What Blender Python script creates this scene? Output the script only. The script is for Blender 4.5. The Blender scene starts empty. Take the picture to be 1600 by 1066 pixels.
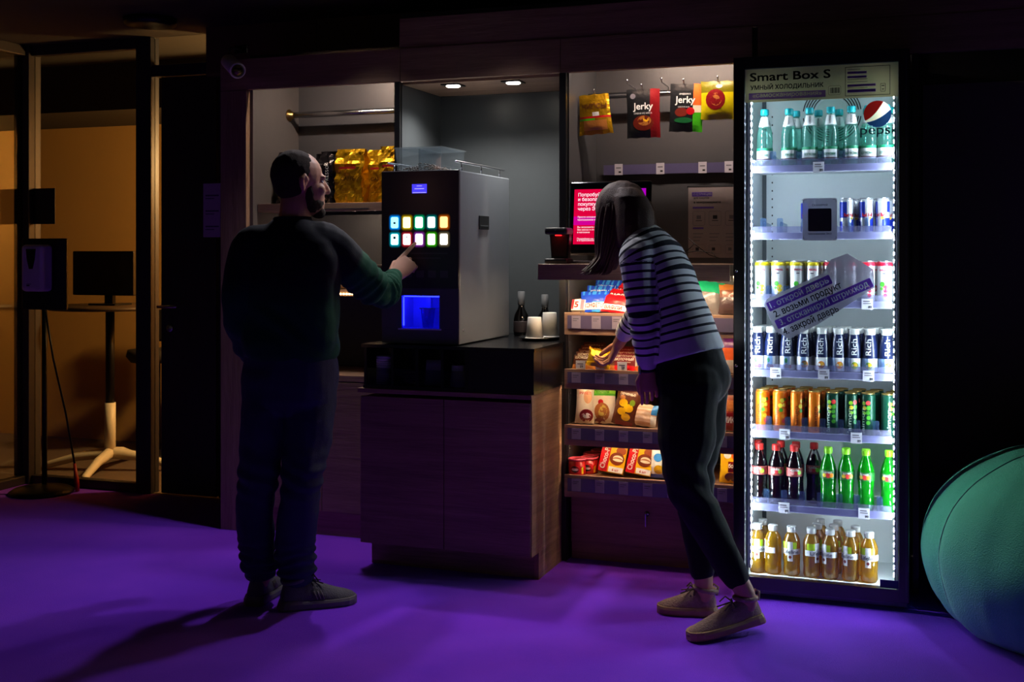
import bpy, bmesh, math, random, mathutils
import mathutils.geometry
from math import sin, cos, pi, radians, sqrt
from mathutils import Vector, Matrix, noise

random.seed(7)
sc = bpy.context.scene
col = sc.collection

# ------------------------------------------------------------------ camera
FPX, YH, CAMZ, YAW = 1841.0, 395.0, 1.35, radians(19.86)
cam_data = bpy.data.cameras.new('camera')
cam_data.sensor_width = 36.0
cam_data.lens = FPX / 1600 * 36.0
cam_data.shift_y = -(533.0 - YH) / 1600
cam_data.clip_start = 0.05
cam = bpy.data.objects.new('camera', cam_data)
cam.location = (0, 0, CAMZ)
cam.rotation_euler = (radians(90), 0, YAW)
col.objects.link(cam)
sc.camera = cam

# ------------------------------------------------------------------ world, view
w = bpy.data.worlds.new('night')
sc.world = w
w.use_nodes = True
w.node_tree.nodes['Background'].inputs[0].default_value = (1.0, 0.82, 0.72, 1)
w.node_tree.nodes['Background'].inputs[1].default_value = 0.030
vs = sc.view_settings
sc.display_settings.display_device = 'sRGB'
vs.view_transform = 'Standard'
vs.look = 'None'
vs.gamma = 1.0
vs.use_curve_mapping = False
vs.exposure = 0.0
sc.cycles.use_denoising = True
sc.cycles.sample_clamp_indirect = 4.0
sc.cycles.max_bounces = 10
sc.cycles.transparent_max_bounces = 24
sc.cycles.caustics_reflective = False
sc.cycles.caustics_refractive = False

FRIDGE_LED = 250.0          # radiance of the fridge's LED dots
TOP_LED = 250.0             # strips behind the beam
SHELF_LED = 70.0           # strips under the snack shelves
SPOT_W = 40.0              # each niche downlight
CEIL_W = 34.0               # ceiling spots in front of the portal
ROOM_LAMP_W = 300.0         # the lamp of the office behind the glass

CF = Vector((-sin(YAW), cos(YAW), 0))
CR = Vector((cos(YAW), sin(YAW), 0))
CU = Vector((0, 0, 1))
CO = Vector((0, 0, CAMZ))


def ray(px, py):
    return CF + CR * ((px - 800) / FPX) + CU * ((YH - py) / FPX)


def at(px, py, Y=None, X=None, Z=None, T=None):
    """the point of the place seen at photograph pixel (px, py), on a plane Y, X or Z or at depth T"""
    d = ray(px, py)
    if T is None:
        if Y is not None:
            T = Y / d.y
        elif X is not None:
            T = X / d.x
        else:
            T = (Z - CAMZ) / d.z
    return CO + d * T


def xat(px, Y):
    return at(px, YH, Y=Y).x


# ------------------------------------------------------------------ materials
def lin(r, g, b):
    def c(u):
        u /= 255.0
        return u / 12.92 if u <= 0.04045 else ((u + 0.055) / 1.055) ** 2.4
    return (c(r), c(g), c(b), 1.0)


MATS = {}


def new_mat(name):
    m = bpy.data.materials.new(name)
    m.use_nodes = True
    nt = m.node_tree
    for n in list(nt.nodes):
        nt.nodes.remove(n)
    out = nt.nodes.new('ShaderNodeOutputMaterial')
    return m, nt, out


def pbr(name, rgb, rough=0.5, metal=0.0, vary=0.06, scale=30.0, bump=0.0, bscale=200.0, spec=0.5, coat=0.0, sheen=0.0):
    """a plain surface: base colour with a little procedural noise and bump"""
    if name in MATS:
        return MATS[name]
    m, nt, out = new_mat(name)
    b = nt.nodes.new('ShaderNodeBsdfPrincipled')
    b.inputs['Roughness'].default_value = rough
    b.inputs['Metallic'].default_value = metal
    b.inputs['Specular IOR Level'].default_value = spec
    b.inputs['Coat Weight'].default_value = coat
    b.inputs['Sheen Weight'].default_value = sheen
    c = lin(*rgb)
    tc = nt.nodes.new('ShaderNodeTexCoord')
    nz = nt.nodes.new('ShaderNodeTexNoise')
    nz.inputs['Scale'].default_value = scale
    nz.inputs['Detail'].default_value = 3
    nt.links.new(tc.outputs['Object'], nz.inputs['Vector'])
    r = nt.nodes.new('ShaderNodeValToRGB')
    r.color_ramp.elements[0].color = tuple(x * (1 - vary) for x in c[:3]) + (1,)
    r.color_ramp.elements[1].color = tuple(min(1, x * (1 + vary)) for x in c[:3]) + (1,)
    nt.links.new(nz.outputs['Fac'], r.inputs['Fac'])
    nt.links.new(r.outputs['Color'], b.inputs['Base Color'])
    if bump > 0:
        n2 = nt.nodes.new('ShaderNodeTexNoise')
        n2.inputs['Scale'].default_value = bscale
        nt.links.new(tc.outputs['Object'], n2.inputs['Vector'])
        bp = nt.nodes.new('ShaderNodeBump')
        bp.inputs['Strength'].default_value = bump
        bp.inputs['Distance'].default_value = 0.01
        nt.links.new(n2.outputs['Fac'], bp.inputs['Height'])
        nt.links.new(bp.outputs['Normal'], b.inputs['Normal'])
    nt.links.new(b.outputs[0], out.inputs[0])
    MATS[name] = m
    return m


def glow(name, rgb, strength):
    if name in MATS:
        return MATS[name]
    m, nt, out = new_mat(name)
    e = nt.nodes.new('ShaderNodeEmission')
    e.inputs[0].default_value = lin(*rgb)
    e.inputs[1].default_value = strength
    nt.links.new(e.outputs[0], out.inputs[0])
    MATS[name] = m
    return m


def clear(name, tint=(255, 255, 255), gloss=0.08, body=0.0, body_rgb=None, rough=0.05):
    """thin clear glass or plastic: tinted see-through, a sheen, and an optional milky part"""
    if name in MATS:
        return MATS[name]
    m, nt, out = new_mat(name)
    t = nt.nodes.new('ShaderNodeBsdfTransparent')
    t.inputs[0].default_value = lin(*tint)
    g = nt.nodes.new('ShaderNodeBsdfGlossy')
    g.inputs['Roughness'].default_value = rough
    lw = nt.nodes.new('ShaderNodeLayerWeight')
    lw.inputs[0].default_value = 0.25
    mth = nt.nodes.new('ShaderNodeMath')
    mth.operation = 'MULTIPLY_ADD'
    mth.inputs[1].default_value = 0.5
    mth.inputs[2].default_value = gloss
    nt.links.new(lw.outputs['Fresnel'], mth.inputs[0])
    cur = t.outputs[0]
    if body > 0:
        bc = lin(*(body_rgb or tint))
        d = nt.nodes.new('ShaderNodeBsdfDiffuse')
        d.inputs[0].default_value = bc
        tr = nt.nodes.new('ShaderNodeBsdfTranslucent')
        tr.inputs[0].default_value = bc
        mm = nt.nodes.new('ShaderNodeMixShader')
        mm.inputs[0].default_value = 0.5
        nt.links.new(d.outputs[0], mm.inputs[1])
        nt.links.new(tr.outputs[0], mm.inputs[2])
        m2 = nt.nodes.new('ShaderNodeMixShader')
        m2.inputs[0].default_value = body
        nt.links.new(cur, m2.inputs[1])
        nt.links.new(mm.outputs[0], m2.inputs[2])
        cur = m2.outputs[0]
    mx = nt.nodes.new('ShaderNodeMixShader')
    nt.links.new(mth.outputs[0], mx.inputs[0])
    nt.links.new(cur, mx.inputs[1])
    nt.links.new(g.outputs[0], mx.inputs[2])
    nt.links.new(mx.outputs[0], out.inputs[0])
    MATS[name] = m
    return m


def wood(name, a, b, axis='X', rough=0.45):
    if name in MATS:
        return MATS[name]
    m, nt, out = new_mat(name)
    p = nt.nodes.new('ShaderNodeBsdfPrincipled')
    p.inputs['Roughness'].default_value = rough
    tc = nt.nodes.new('ShaderNodeTexCoord')
    mp = nt.nodes.new('ShaderNodeMapping')
    s = {'X': (1.2, 14, 22), 'Y': (14, 1.2, 22), 'Z': (14, 14, 1.2)}[axis]
    mp.inputs['Scale'].default_value = s
    nt.links.new(tc.outputs['Object'], mp.inputs[0])
    n1 = nt.nodes.new('ShaderNodeTexNoise')
    n1.inputs['Scale'].default_value = 1.6
    n1.inputs['Detail'].default_value = 6
    n1.inputs['Distortion'].default_value = 0.6
    nt.links.new(mp.outputs[0], n1.inputs['Vector'])
    mp2 = nt.nodes.new('ShaderNodeMapping')
    mp2.inputs['Scale'].default_value = tuple(x * 6 for x in s)
    nt.links.new(tc.outputs['Object'], mp2.inputs[0])
    n2 = nt.nodes.new('ShaderNodeTexNoise')
    n2.inputs['Scale'].default_value = 1.5
    n2.inputs['Detail'].default_value = 3
    nt.links.new(mp2.outputs[0], n2.inputs['Vector'])
    mx = nt.nodes.new('ShaderNodeMath')
    mx.operation = 'MULTIPLY_ADD'
    mx.inputs[1].default_value = 0.35
    nt.links.new(n2.outputs['Fac'], mx.inputs[0])
    sb = nt.nodes.new('ShaderNodeMath')
    sb.operation = 'MULTIPLY'
    sb.inputs[1].default_value = 0.65
    nt.links.new(n1.outputs['Fac'], sb.inputs[0])
    nt.links.new(sb.outputs[0], mx.inputs[2])
    r = nt.nodes.new('ShaderNodeValToRGB')
    r.color_ramp.elements[0].position = 0.3
    r.color_ramp.elements[1].position = 0.7
    r.color_ramp.elements[0].color = lin(*a)
    r.color_ramp.elements[1].color = lin(*b)
    nt.links.new(mx.outputs[0], r.inputs[0])
    nt.links.new(r.outputs[0], p.inputs['Base Color'])
    bp = nt.nodes.new('ShaderNodeBump')
    bp.inputs['Strength'].default_value = 0.12
    bp.inputs['Distance'].default_value = 0.030
    nt.links.new(mx.outputs[0], bp.inputs['Height'])
    nt.links.new(bp.outputs[0], p.inputs['Normal'])
    nt.links.new(p.outputs[0], out.inputs[0])
    MATS[name] = m
    return m


# ------------------------------------------------------------------ mesh building
def frame_of(d):
    d = d.normalized()
    a = Vector((0, 0, 1)) if abs(d.z) < 0.9 else Vector((1, 0, 0))
    u = d.cross(a).normalized()
    return u, d.cross(u).normalized()


TXT = {}


def outlines(body, space=1.0):
    """the letters of a string as closed outlines of unit size, centred on their own middle"""
    cu = bpy.data.curves.new('letters', 'FONT')
    cu.body = body
    cu.size = 1.0
    cu.space_character = space
    ob = bpy.data.objects.new('letters', cu)
    col.objects.link(ob)
    c2 = ob.to_curve(bpy.context.evaluated_depsgraph_get())
    polys = []
    for s_ in c2.splines:
        bp = [(p.co.copy(), p.handle_left.copy(), p.handle_right.copy()) for p in s_.bezier_points]
        if not bp:
            polys.append([(p.co[0], p.co[1]) for p in s_.points])
            continue
        ln = []
        for (p, _, hr), (q, hl, _) in zip(bp, bp[1:] + bp[:1]):
            flat = (hr - p).cross(q - p).length < 1e-6 and (hl - q).cross(q - p).length < 1e-6
            for i in range(1 if flat else 3):
                t = i / 3
                c = p * (1 - t) ** 3 + hr * (3 * t * (1 - t) ** 2) + hl * (3 * t * t * (1 - t)) + q * t ** 3
                ln.append((c[0], c[1]))
        polys.append(ln)
    bpy.data.objects.remove(ob)
    bpy.data.curves.remove(cu)
    polys = [l for l in polys if len(l) > 2]
    if not polys:
        return []
    xs = [p[0] for l in polys for p in l]
    ys = [p[1] for l in polys for p in l]
    cx, cy = (min(xs) + max(xs)) / 2, (min(ys) + max(ys)) / 2
    return [[(p[0] - cx, p[1] - cy) for p in l] for l in polys]


def fill(polys, keep):
    """triangles of overlapping outlines; keep(turns round each) decides which stay"""
    vs_, fs = [], []
    for l in polys:
        fs.append(list(range(len(vs_), len(vs_) + len(l))))
        vs_ += [Vector(p) for p in l]
    ed = [(f_[i], f_[(i + 1) % len(f_)]) for f_ in fs for i in range(len(f_))]
    ov, _, of, _, _, _ = mathutils.geometry.delaunay_2d_cdt(vs_, ed, [], 0, 1e-6, False)
    def wind(l, x, y):
        n = 0
        for (x0, y0), (x1, y1) in zip(l, l[1:] + l[:1]):
            if (y0 <= y) != (y1 <= y) and (x < x0 + (y - y0) * (x1 - x0) / (y1 - y0)):
                n += 1 if y1 > y0 else -1
        return n
    box = [(min(p[0] for p in l), max(p[0] for p in l)) for l in polys]
    f = []
    for t in of:
        x, y = sum(ov[i][0] for i in t) / 3, sum(ov[i][1] for i in t) / 3
        if keep([wind(l, x, y) if b_[0] <= x <= b_[1] else 0 for l, b_ in zip(polys, box)]):
            f.append(tuple(t))
    return [(p[0], p[1]) for p in ov], f


def text_geo(body, size, bold=0.0, space=1.0):
    """flat letters as (verts, faces), centred on their own middle"""
    key = (body, size, bold, space)
    if key in TXT:
        return TXT[key]
    if (body, space) not in TXT:
        pl = outlines(body, space)
        TXT[(body, space)] = fill(pl, lambda o: sum(o) != 0) if pl else ([], [])
    v, f = TXT[(body, space)]
    v = [(p[0] * size, p[1] * size) for p in v]
    if bold > 0:            # heavier letters: overlapping copies a hair apart
        e = bold * size * 0.8
        n = len(v)
        f = [tuple(q + n * k for q in p) for k in range(4) for p in f]
        v = [(p[0] + a, p[1] + b) for a, b in ((-e, -e), (e, -e), (-e, e), (e, e)) for p in v]
    TXT[key] = (v, f)
    return TXT[key]


def cut_band(body, w, h, size, fit, bold=0.0, r=0.005):
    """a rounded band with the letters left open, flat in 2D"""
    pl = outlines(body)
    xs = [p[0] for l in pl for p in l]
    kx = fit / (max(xs) - min(xs)) / size
    pts = []
    for ax, ay, a0 in ((w / 2 - r, h / 2 - r, 0), (-w / 2 + r, h / 2 - r, 90), (-w / 2 + r, -h / 2 + r, 180), (w / 2 - r, -h / 2 + r, 270)):
        for i in range(4):
            a = radians(a0 + 30 * i)
            pts.append(((ax + r * cos(a)) / size, (ay + r * sin(a)) / size))
    v, f = fill([pts] + [[(p[0] * kx, p[1]) for p in l] for l in pl], lambda o: o[0] != 0 and sum(o[1:]) == 0)
    return [(p[0] * size, p[1] * size) for p in v], f


class MB:
    """collects shapes; build() links them as ONE mesh object"""

    def __init__(s):
        s.v, s.f, s.m, s.sm, s.mats = [], [], [], [], []

    def mi(s, mat):
        if mat not in s.mats:
            s.mats.append(mat)
        return s.mats.index(mat)

    def add(s, verts, faces, mat, smooth=False, M=None):
        o = len(s.v)
        for p in verts:
            p = Vector(p)
            s.v.append(M @ p if M else p)
        k = s.mi(mat)
        for i, f in enumerate(faces):
            s.f.append(tuple(q + o for q in f))
            s.m.append(k)
            s.sm.append(smooth)
        return s

    def box(s, x0, x1, y0, y1, z0, z1, mat, bev=0.0, M=None, seg=2):
        if bev <= 0:
            v = [(x, y, z) for x in (x0, x1) for y in (y0, y1) for z in (z0, z1)]
            f = [(0, 1, 3, 2), (4, 6, 7, 5), (0, 4, 5, 1), (2, 3, 7, 6), (0, 2, 6, 4), (1, 5, 7, 3)]
            return s.add(v, f, mat, M=M)
        bm = bmesh.new()
        bmesh.ops.create_cube(bm, size=1)
        for q in bm.verts:
            q.co = Vector(((x0 + x1) / 2 + q.co.x * (x1 - x0), (y0 + y1) / 2 + q.co.y * (y1 - y0), (z0 + z1) / 2 + q.co.z * (z1 - z0)))
        bmesh.ops.bevel(bm, geom=bm.edges[:], offset=bev, segments=seg, profile=0.5, affect='EDGES')
        bm.verts.index_update()
        s.add([q.co.copy() for q in bm.verts], [tuple(q.index for q in f.verts) for f in bm.faces], mat, M=M)
        bm.free()
        return s

    def rings(s, rings, mat, caps=True, smooth=True, M=None, closed=False):
        n = len(rings[0])
        v = [p for r in rings for p in r]
        f = []
        k = len(rings)
        for i in range(k if closed else k - 1):
            for j in range(n):
                a, b = i * n + j, i * n + (j + 1) % n
                c, d = ((i + 1) % k) * n + (j + 1) % n, ((i + 1) % k) * n + j
                f.append((a, b, c, d))
        if caps and not closed:
            f.append(tuple(range(n))[::-1])
            f.append(tuple(range((k - 1) * n, k * n)))
        return s.add(v, f, mat, smooth, M)

    def lathe(s, prof, mat, c=(0, 0, 0), n=20, smooth=True, M=None, ripple=None, sx=1.0, sy=1.0):
        rr = []
        for (r, z) in prof:
            ring = []
            for j in range(n):
                a = 2 * pi * j / n
                q = max(r, 1e-5) * (ripple(a, z) if ripple else 1)
                ring.append((c[0] + q * cos(a) * sx, c[1] + q * sin(a) * sy, c[2] + z))
            rr.append(ring)
        return s.rings(rr, mat, True, smooth, M)

    def tube(s, pts, rad, mat, n=10, M=None, rnd=False, closed=False):
        pts = [Vector(p) for p in pts]
        if not isinstance(rad, (list, tuple)):
            rad = [rad] * len(pts)
        rad = list(rad)
        if rnd:
            d0 = (pts[0] - pts[1]).normalized()
            d1 = (pts[-1] - pts[-2]).normalized()
            a, b = [], []
            for t in (0.98, 0.8, 0.45):
                a.append((pts[0] + d0 * rad[0] * t, rad[0] * sqrt(1 - t * t)))
                b.append((pts[-1] + d1 * rad[-1] * t, rad[-1] * sqrt(1 - t * t)))
            b.reverse()
            pts = [p for p, _ in a] + pts + [p for p, _ in b]
            rad = [r for _, r in a] + rad + [r for _, r in b]
        k = len(pts)
        u = None
        rr = []
        for i in range(k):
            if closed:
                d = (pts[(i + 1) % k] - pts[i - 1]).normalized()
            else:
                d = (pts[min(i + 1, k - 1)] - pts[max(i - 1, 0)]).normalized()
            if u is None:
                u, v = frame_of(d)
            else:
                u = (u - d * u.dot(d)).normalized()
                v = d.cross(u)
            rr.append([pts[i] + u * (rad[i] * cos(2 * pi * j / n)) + v * (rad[i] * sin(2 * pi * j / n)) for j in range(n)])
        return s.rings(rr, mat, True, True, M, closed)

    def ell(s, c, r, mat, M=None, nu=20, nv=12, R=None):
        c = Vector(c)
        rr = []
        for i in range(nv + 1):
            th = -pi / 2 + pi * i / nv
            ring = []
            for j in range(nu):
                a = 2 * pi * j / nu
                p = Vector((r[0] * max(cos(th), 1e-4) * cos(a), r[1] * max(cos(th), 1e-4) * sin(a), r[2] * sin(th)))
                ring.append(c + (R @ p if R else p))
            rr.append(ring)
        return s.rings(rr, mat, True, True, M)

    def prism(s, poly, mat, o, ex, ey, depth, M=None, smooth=False):
        """polygon (2D) laid at o along ex, ey and pulled by the vector depth"""
        o, ex, ey, depth = Vector(o), Vector(ex), Vector(ey), Vector(depth)
        a = [o + ex * p[0] + ey * p[1] for p in poly]
        b = [p + depth for p in a]
        n = len(a)
        f = [tuple(range(n))[::-1], tuple(range(n, 2 * n))]
        f += [(i, (i + 1) % n, n + (i + 1) % n, n + i) for i in range(n)]
        return s.add(a + b, f, mat, smooth, M)

    def text(s, body, size, mat, o, ex=(1, 0, 0), ey=(0, 0, 1), bold=0.0, space=1.0, fit=None, M=None):
        v, f = text_geo(body, size, bold, space)
        if not v:
            return s
        k = 1.0
        if fit:
            k = fit / max(1e-6, max(p[0] for p in v) - min(p[0] for p in v))
        o, ex, ey = Vector(o), Vector(ex), Vector(ey)
        return s.add([o + ex * p[0] * k + ey * p[1] for p in v], f, mat, M=M)

    def text_on(s, body, size, mat, fn, bold=0.0, space=1.0, fit=None):
        """letters laid on a surface: fn(x, y) -> point"""
        v, f = text_geo(body, size, bold, space)
        if not v:
            return s
        k = 1.0
        if fit:
            k = fit / max(1e-6, max(p[0] for p in v) - min(p[0] for p in v))
        return s.add([fn(p[0] * k, p[1]) for p in v], f, mat)

    def build(s, name, parent=None, world=True):
        me = bpy.data.meshes.new(name)
        off = Vector((0, 0, 0))
        q = parent
        while q is not None:
            off += q.location
            q = q.parent
        vv = [tuple(p - off) for p in s.v] if (world and parent is not None) else [tuple(p) for p in s.v]
        me.from_pydata(vv, [], s.f)
        for m in s.mats:
            me.materials.append(m)
        me.polygons.foreach_set('material_index', s.m)
        me.polygons.foreach_set('use_smooth', s.sm)
        me.update()
        bm = bmesh.new()
        bm.from_mesh(me)
        if len(bm.faces) < 40000:
            bmesh.ops.recalc_face_normals(bm, faces=bm.faces)
        bm.to_mesh(me)
        bm.free()
        ob = bpy.data.objects.new(name, me)
        col.objects.link(ob)
        if parent is not None:
            ob.parent = parent
        return ob


def link_mesh(name, me, parent=None):
    ob = bpy.data.objects.new(name, me)
    col.objects.link(ob)
    if parent is not None:
        ob.parent = parent
    return ob


def thing(name, label, cat, loc=(0, 0, 0), group=None, rot=None):
    o = bpy.data.objects.new(name, None)
    o.empty_display_size = 0.05
    col.objects.link(o)
    o.location = loc
    if rot:
        o.rotation_euler = rot
    o['label'] = label
    o['category'] = cat
    if group:
        o['group'] = group
    return o


def tag(o, label, cat, group=None):
    o['label'] = label
    o['category'] = cat
    if group:
        o['group'] = group
    return o


def structure(o):
    o['kind'] = 'structure'
    return o


def dup(root, label, loc, rotz=None, group=None):
    """copy a thing with copies of its parts and sub-parts"""
    r = root.copy()
    col.objects.link(r)
    r.location = loc
    if rotz is not None:
        r.rotation_euler = (root.rotation_euler[0], root.rotation_euler[1], rotz)
    r['label'] = label
    if group:
        r['group'] = group
    for ch in list(root.children):
        c = ch.copy()
        col.objects.link(c)
        c.parent = r
        for g in list(ch.children):
            d = g.copy()
            col.objects.link(d)
            d.parent = c
    return r


ORD = ['first', 'second', 'third', 'fourth', 'fifth', 'sixth', 'seventh', 'eighth', 'ninth', 'tenth']

def film(name, rgb, thru=0.5, rough=0.5):
    """a printed film on glass: part of the light behind it shines through"""
    if name in MATS:
        return MATS[name]
    m, nt, out = new_mat(name)
    c = lin(*rgb)
    tc = nt.nodes.new('ShaderNodeTexCoord')
    nz = nt.nodes.new('ShaderNodeTexNoise')
    nz.inputs['Scale'].default_value = 40
    nt.links.new(tc.outputs['Object'], nz.inputs['Vector'])
    r = nt.nodes.new('ShaderNodeValToRGB')
    r.color_ramp.elements[0].color = tuple(x * 0.95 for x in c[:3]) + (1,)
    r.color_ramp.elements[1].color = c
    nt.links.new(nz.outputs['Fac'], r.inputs['Fac'])
    d = nt.nodes.new('ShaderNodeBsdfDiffuse')
    t = nt.nodes.new('ShaderNodeBsdfTranslucent')
    mx = nt.nodes.new('ShaderNodeMixShader')
    mx.inputs[0].default_value = thru
    nt.links.new(r.outputs[0], d.inputs[0])
    nt.links.new(r.outputs[0], t.inputs[0])
    nt.links.new(d.outputs[0], mx.inputs[1])
    nt.links.new(t.outputs[0], mx.inputs[2])
    nt.links.new(mx.outputs[0], out.inputs[0])
    MATS[name] = m
    return m


# shared materials
BLACK = pbr('black_laminate', (22, 22, 25), 0.4)
GRAPH = pbr('graphite_board', (74, 74, 79), 0.38, vary=0.05, bump=0.05, bscale=400)
DARKM = pbr('dark_metal', (24, 25, 30), 0.35, 0.6)
STEEL = pbr('brushed_steel', (190, 190, 195), 0.25, 1.0)
WHITE = pbr('white_plastic', (228, 228, 230), 0.45)
PAPER = pbr('white_paper', (222, 220, 216), 0.75, bump=0.1)
WOODX = wood('oak_veneer', (128, 98, 80), (176, 142, 116), 'X')
WOODZ = wood('oak_veneer_upright', (122, 94, 78), (168, 136, 112), 'Z')
WOODY = wood('oak_veneer_deep', (128, 98, 76), (182, 148, 114), 'Y')
LABELW = pbr('label_white', (236, 236, 234), 0.5)
INK = pbr('dark_ink', (24, 24, 30), 0.6)
VIOLET = pbr('violet_print', (92, 62, 160), 0.5)
GREYINK = pbr('grey_ink', (104, 100, 112), 0.6)
TAGM = pbr('tag_paper', (196, 190, 204), 0.6)
# ================================================================== the room
def carpet_mat():
    m, nt, out = new_mat('purple_carpet')
    p = nt.nodes.new('ShaderNodeBsdfPrincipled')
    p.inputs['Roughness'].default_value = 0.95
    p.inputs['Specular IOR Level'].default_value = 0.1
    p.inputs['Sheen Weight'].default_value = 0.15
    tc = nt.nodes.new('ShaderNodeTexCoord')
    n1 = nt.nodes.new('ShaderNodeTexNoise')
    n1.inputs['Scale'].default_value = 260
    n1.inputs['Detail'].default_value = 4
    n2 = nt.nodes.new('ShaderNodeTexNoise')
    n2.inputs['Scale'].default_value = 5
    n2.inputs['Detail'].default_value = 5
    for n in (n1, n2):
        nt.links.new(tc.outputs['Object'], n.inputs['Vector'])
    mx = nt.nodes.new('ShaderNodeMath')
    mx.operation = 'MULTIPLY_ADD'
    mx.inputs[1].default_value = 0.35
    nt.links.new(n2.outputs['Fac'], mx.inputs[0])
    m3 = nt.nodes.new('ShaderNodeMath')
    m3.operation = 'MULTIPLY'
    m3.inputs[1].default_value = 0.65
    nt.links.new(n1.outputs['Fac'], m3.inputs[0])
    nt.links.new(m3.outputs[0], mx.inputs[2])
    r = nt.nodes.new('ShaderNodeValToRGB')
    r.color_ramp.elements[0].position = 0.3
    r.color_ramp.elements[1].position = 0.72
    r.color_ramp.elements[0].color = lin(116, 38, 240)
    r.color_ramp.elements[1].color = lin(148, 58, 255)
    nt.links.new(mx.outputs[0], r.inputs[0])
    nt.links.new(r.outputs[0], p.inputs['Base Color'])
    b = nt.nodes.new('ShaderNodeBump')
    b.inputs['Strength'].default_value = 0.5
    b.inputs['Distance'].default_value = 0.006
    nt.links.new(n1.outputs['Fac'], b.inputs['Height'])
    nt.links.new(b.outputs[0], p.inputs['Normal'])
    nt.links.new(p.outputs[0], out.inputs[0])
    return m


CARPET = carpet_mat()
OFFICE_FLOOR = pbr('office_carpet_tile', (92, 74, 62), 0.9, bump=0.2)
OCHRE = pbr('painted_office_wall', (196, 150, 84), 0.8, vary=0.03, scale=3)
CEIL = pbr('ceiling_paint', (44, 37, 33), 0.8, vary=0.05)
DKWALL = pbr('dark_wall_paint', (40, 36, 34), 0.7)
ALU = pbr('grey_aluminium', (62, 58, 60), 0.4, 0.5)
ALUD = pbr('dark_aluminium', (44, 44, 54), 0.4, 0.4)
DOORM = wood('dark_door_veneer', (34, 26, 24), (48, 38, 34), 'Z', 0.5)
GLASS = clear('partition_glass', (226, 226, 222), 0.015, rough=0.02)

def slab(name, x0, x1, y0, y1, z0, z1, m):
    return structure(MB().box(x0, x1, y0, y1, z0, z1, m).build(name))

GY = 5.55      # plane of the glazed partition
slab('floor', -9.5, 3.5, -2.5, GY - 0.03, -0.06, 0.0, CARPET)
slab('floor_office', -9.5, -2.2, GY - 0.03, 7.06, -0.06, -0.001, OFFICE_FLOOR)
slab('ceiling', -9.5, 3.5, -2.5, 7.06, 2.56, 2.64, CEIL)
slab('wall_back', -3.72, 3.5, GY, GY + 0.1, 0.0, 2.56, DKWALL)
slab('wall_right', 3.42, 3.5, -2.5, GY, 0.0, 2.56, DKWALL)
slab('wall_office', -9.5, -2.2, 7.0, 7.1, 0.0, 2.56, OCHRE)
slab('wall_office_right', -2.3, -2.2, GY + 0.1, 7.0, 0.0, 2.56, OCHRE)
slab('wall_left', -9.5, -9.4, -2.5, 7.0, 0.0, 2.56, OCHRE)
# dark services under the office ceiling: a bulkhead and two ducts
structure(MB().box(-9.4, -2.3, 6.2, 7.0, 2.26, 2.56, DKWALL).build('ceiling_bulkhead'))
# a lower, darker part of the ceiling above the customers
slab('ceiling_soffit', -4.6, 3.4, -2.5, 3.35, 2.46, 2.56, pbr('black_soffit', (22, 20, 20), 0.8))
# timber panels over the shop front, up to the ceiling
for k, (xa, xb) in enumerate(((-3.7, -3.03), (-3.025, -2.34))):
    slab('trim_%d' % (k + 1), xa, xb, 5.40, 5.44, 2.30, 2.56, pbr('brown_upper_panel', (96, 72, 52), 0.6))

# glazed partition and its frames
def post(name, x0, x1, y0, y1, z0, z1, m):
    return structure(MB().box(x0, x1, y0, y1, z0, z1, m, 0.004).build(name))

GX = -5.03
post('trim_3', GX - 0.06, GX + 0.05, GY - 0.05, GY + 0.05, 0, 2.56, ALU)
post('trim_4', -4.24, -4.14, GY - 0.04, GY + 0.04, 0, 2.56, ALUD)
post('trim_5', GX + 0.05, -4.24, GY - 0.03, GY + 0.03, 2.50, 2.56, ALU)
post('trim_6', GX + 0.05, -4.24, GY - 0.03, GY + 0.03, 0, 0.05, ALU)
post('trim_7', -4.14, -3.72, GY - 0.03, GY + 0.03, 2.335, 2.40, ALUD)
post('trim_8', GX - 0.03, GX + 0.03, 1.0, GY - 0.05, 2.50, 2.56, ALU)
post('trim_9', GX - 0.03, GX + 0.03, 1.0, GY - 0.05, 0, 0.05, ALU)
structure(MB().box(GX + 0.05, -4.24, GY - 0.006, GY + 0.006, 0.05, 2.50, GLASS).build('window_1'))
structure(MB().box(GX - 0.006, GX + 0.006, 1.0, GY - 0.05, 0.05, 2.50, GLASS).build('window_2'))
structure(MB().box(-4.14, -3.72, GY - 0.006, GY + 0.006, 2.40, 2.56, GLASS).build('window_3'))
structure(MB().box(-4.14, -4.085, GY - 0.006, GY + 0.006, 0.0, 2.335, GLASS).build('window_4'))
# the dark door beside the glass
d = structure(MB().box(-4.08, -3.722, GY - 0.025, GY + 0.025, 0.008, 2.33, DOORM, 0.003).build('door_1'))
h = MB()
h.tube([(-4.045, GY - 0.025, 1.05), (-4.045, GY - 0.075, 1.05)], 0.010, STEEL)
h.tube([(-4.045, GY - 0.075, 1.05), (-4.06, GY - 0.085, 1.05), (-3.94, GY - 0.085, 1.052)], 0.009, STEEL, rnd=True)
h.build('door_handle', d)
h = MB().lathe([(0.022, 0), (0.022, 0.006), (0.016, 0.008)], STEEL, M=Matrix.Translation((-4.02, GY - 0.026, 0.93)) @ Matrix.Rotation(radians(90), 4, 'X'))
h.build('lock_plate', d)

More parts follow.
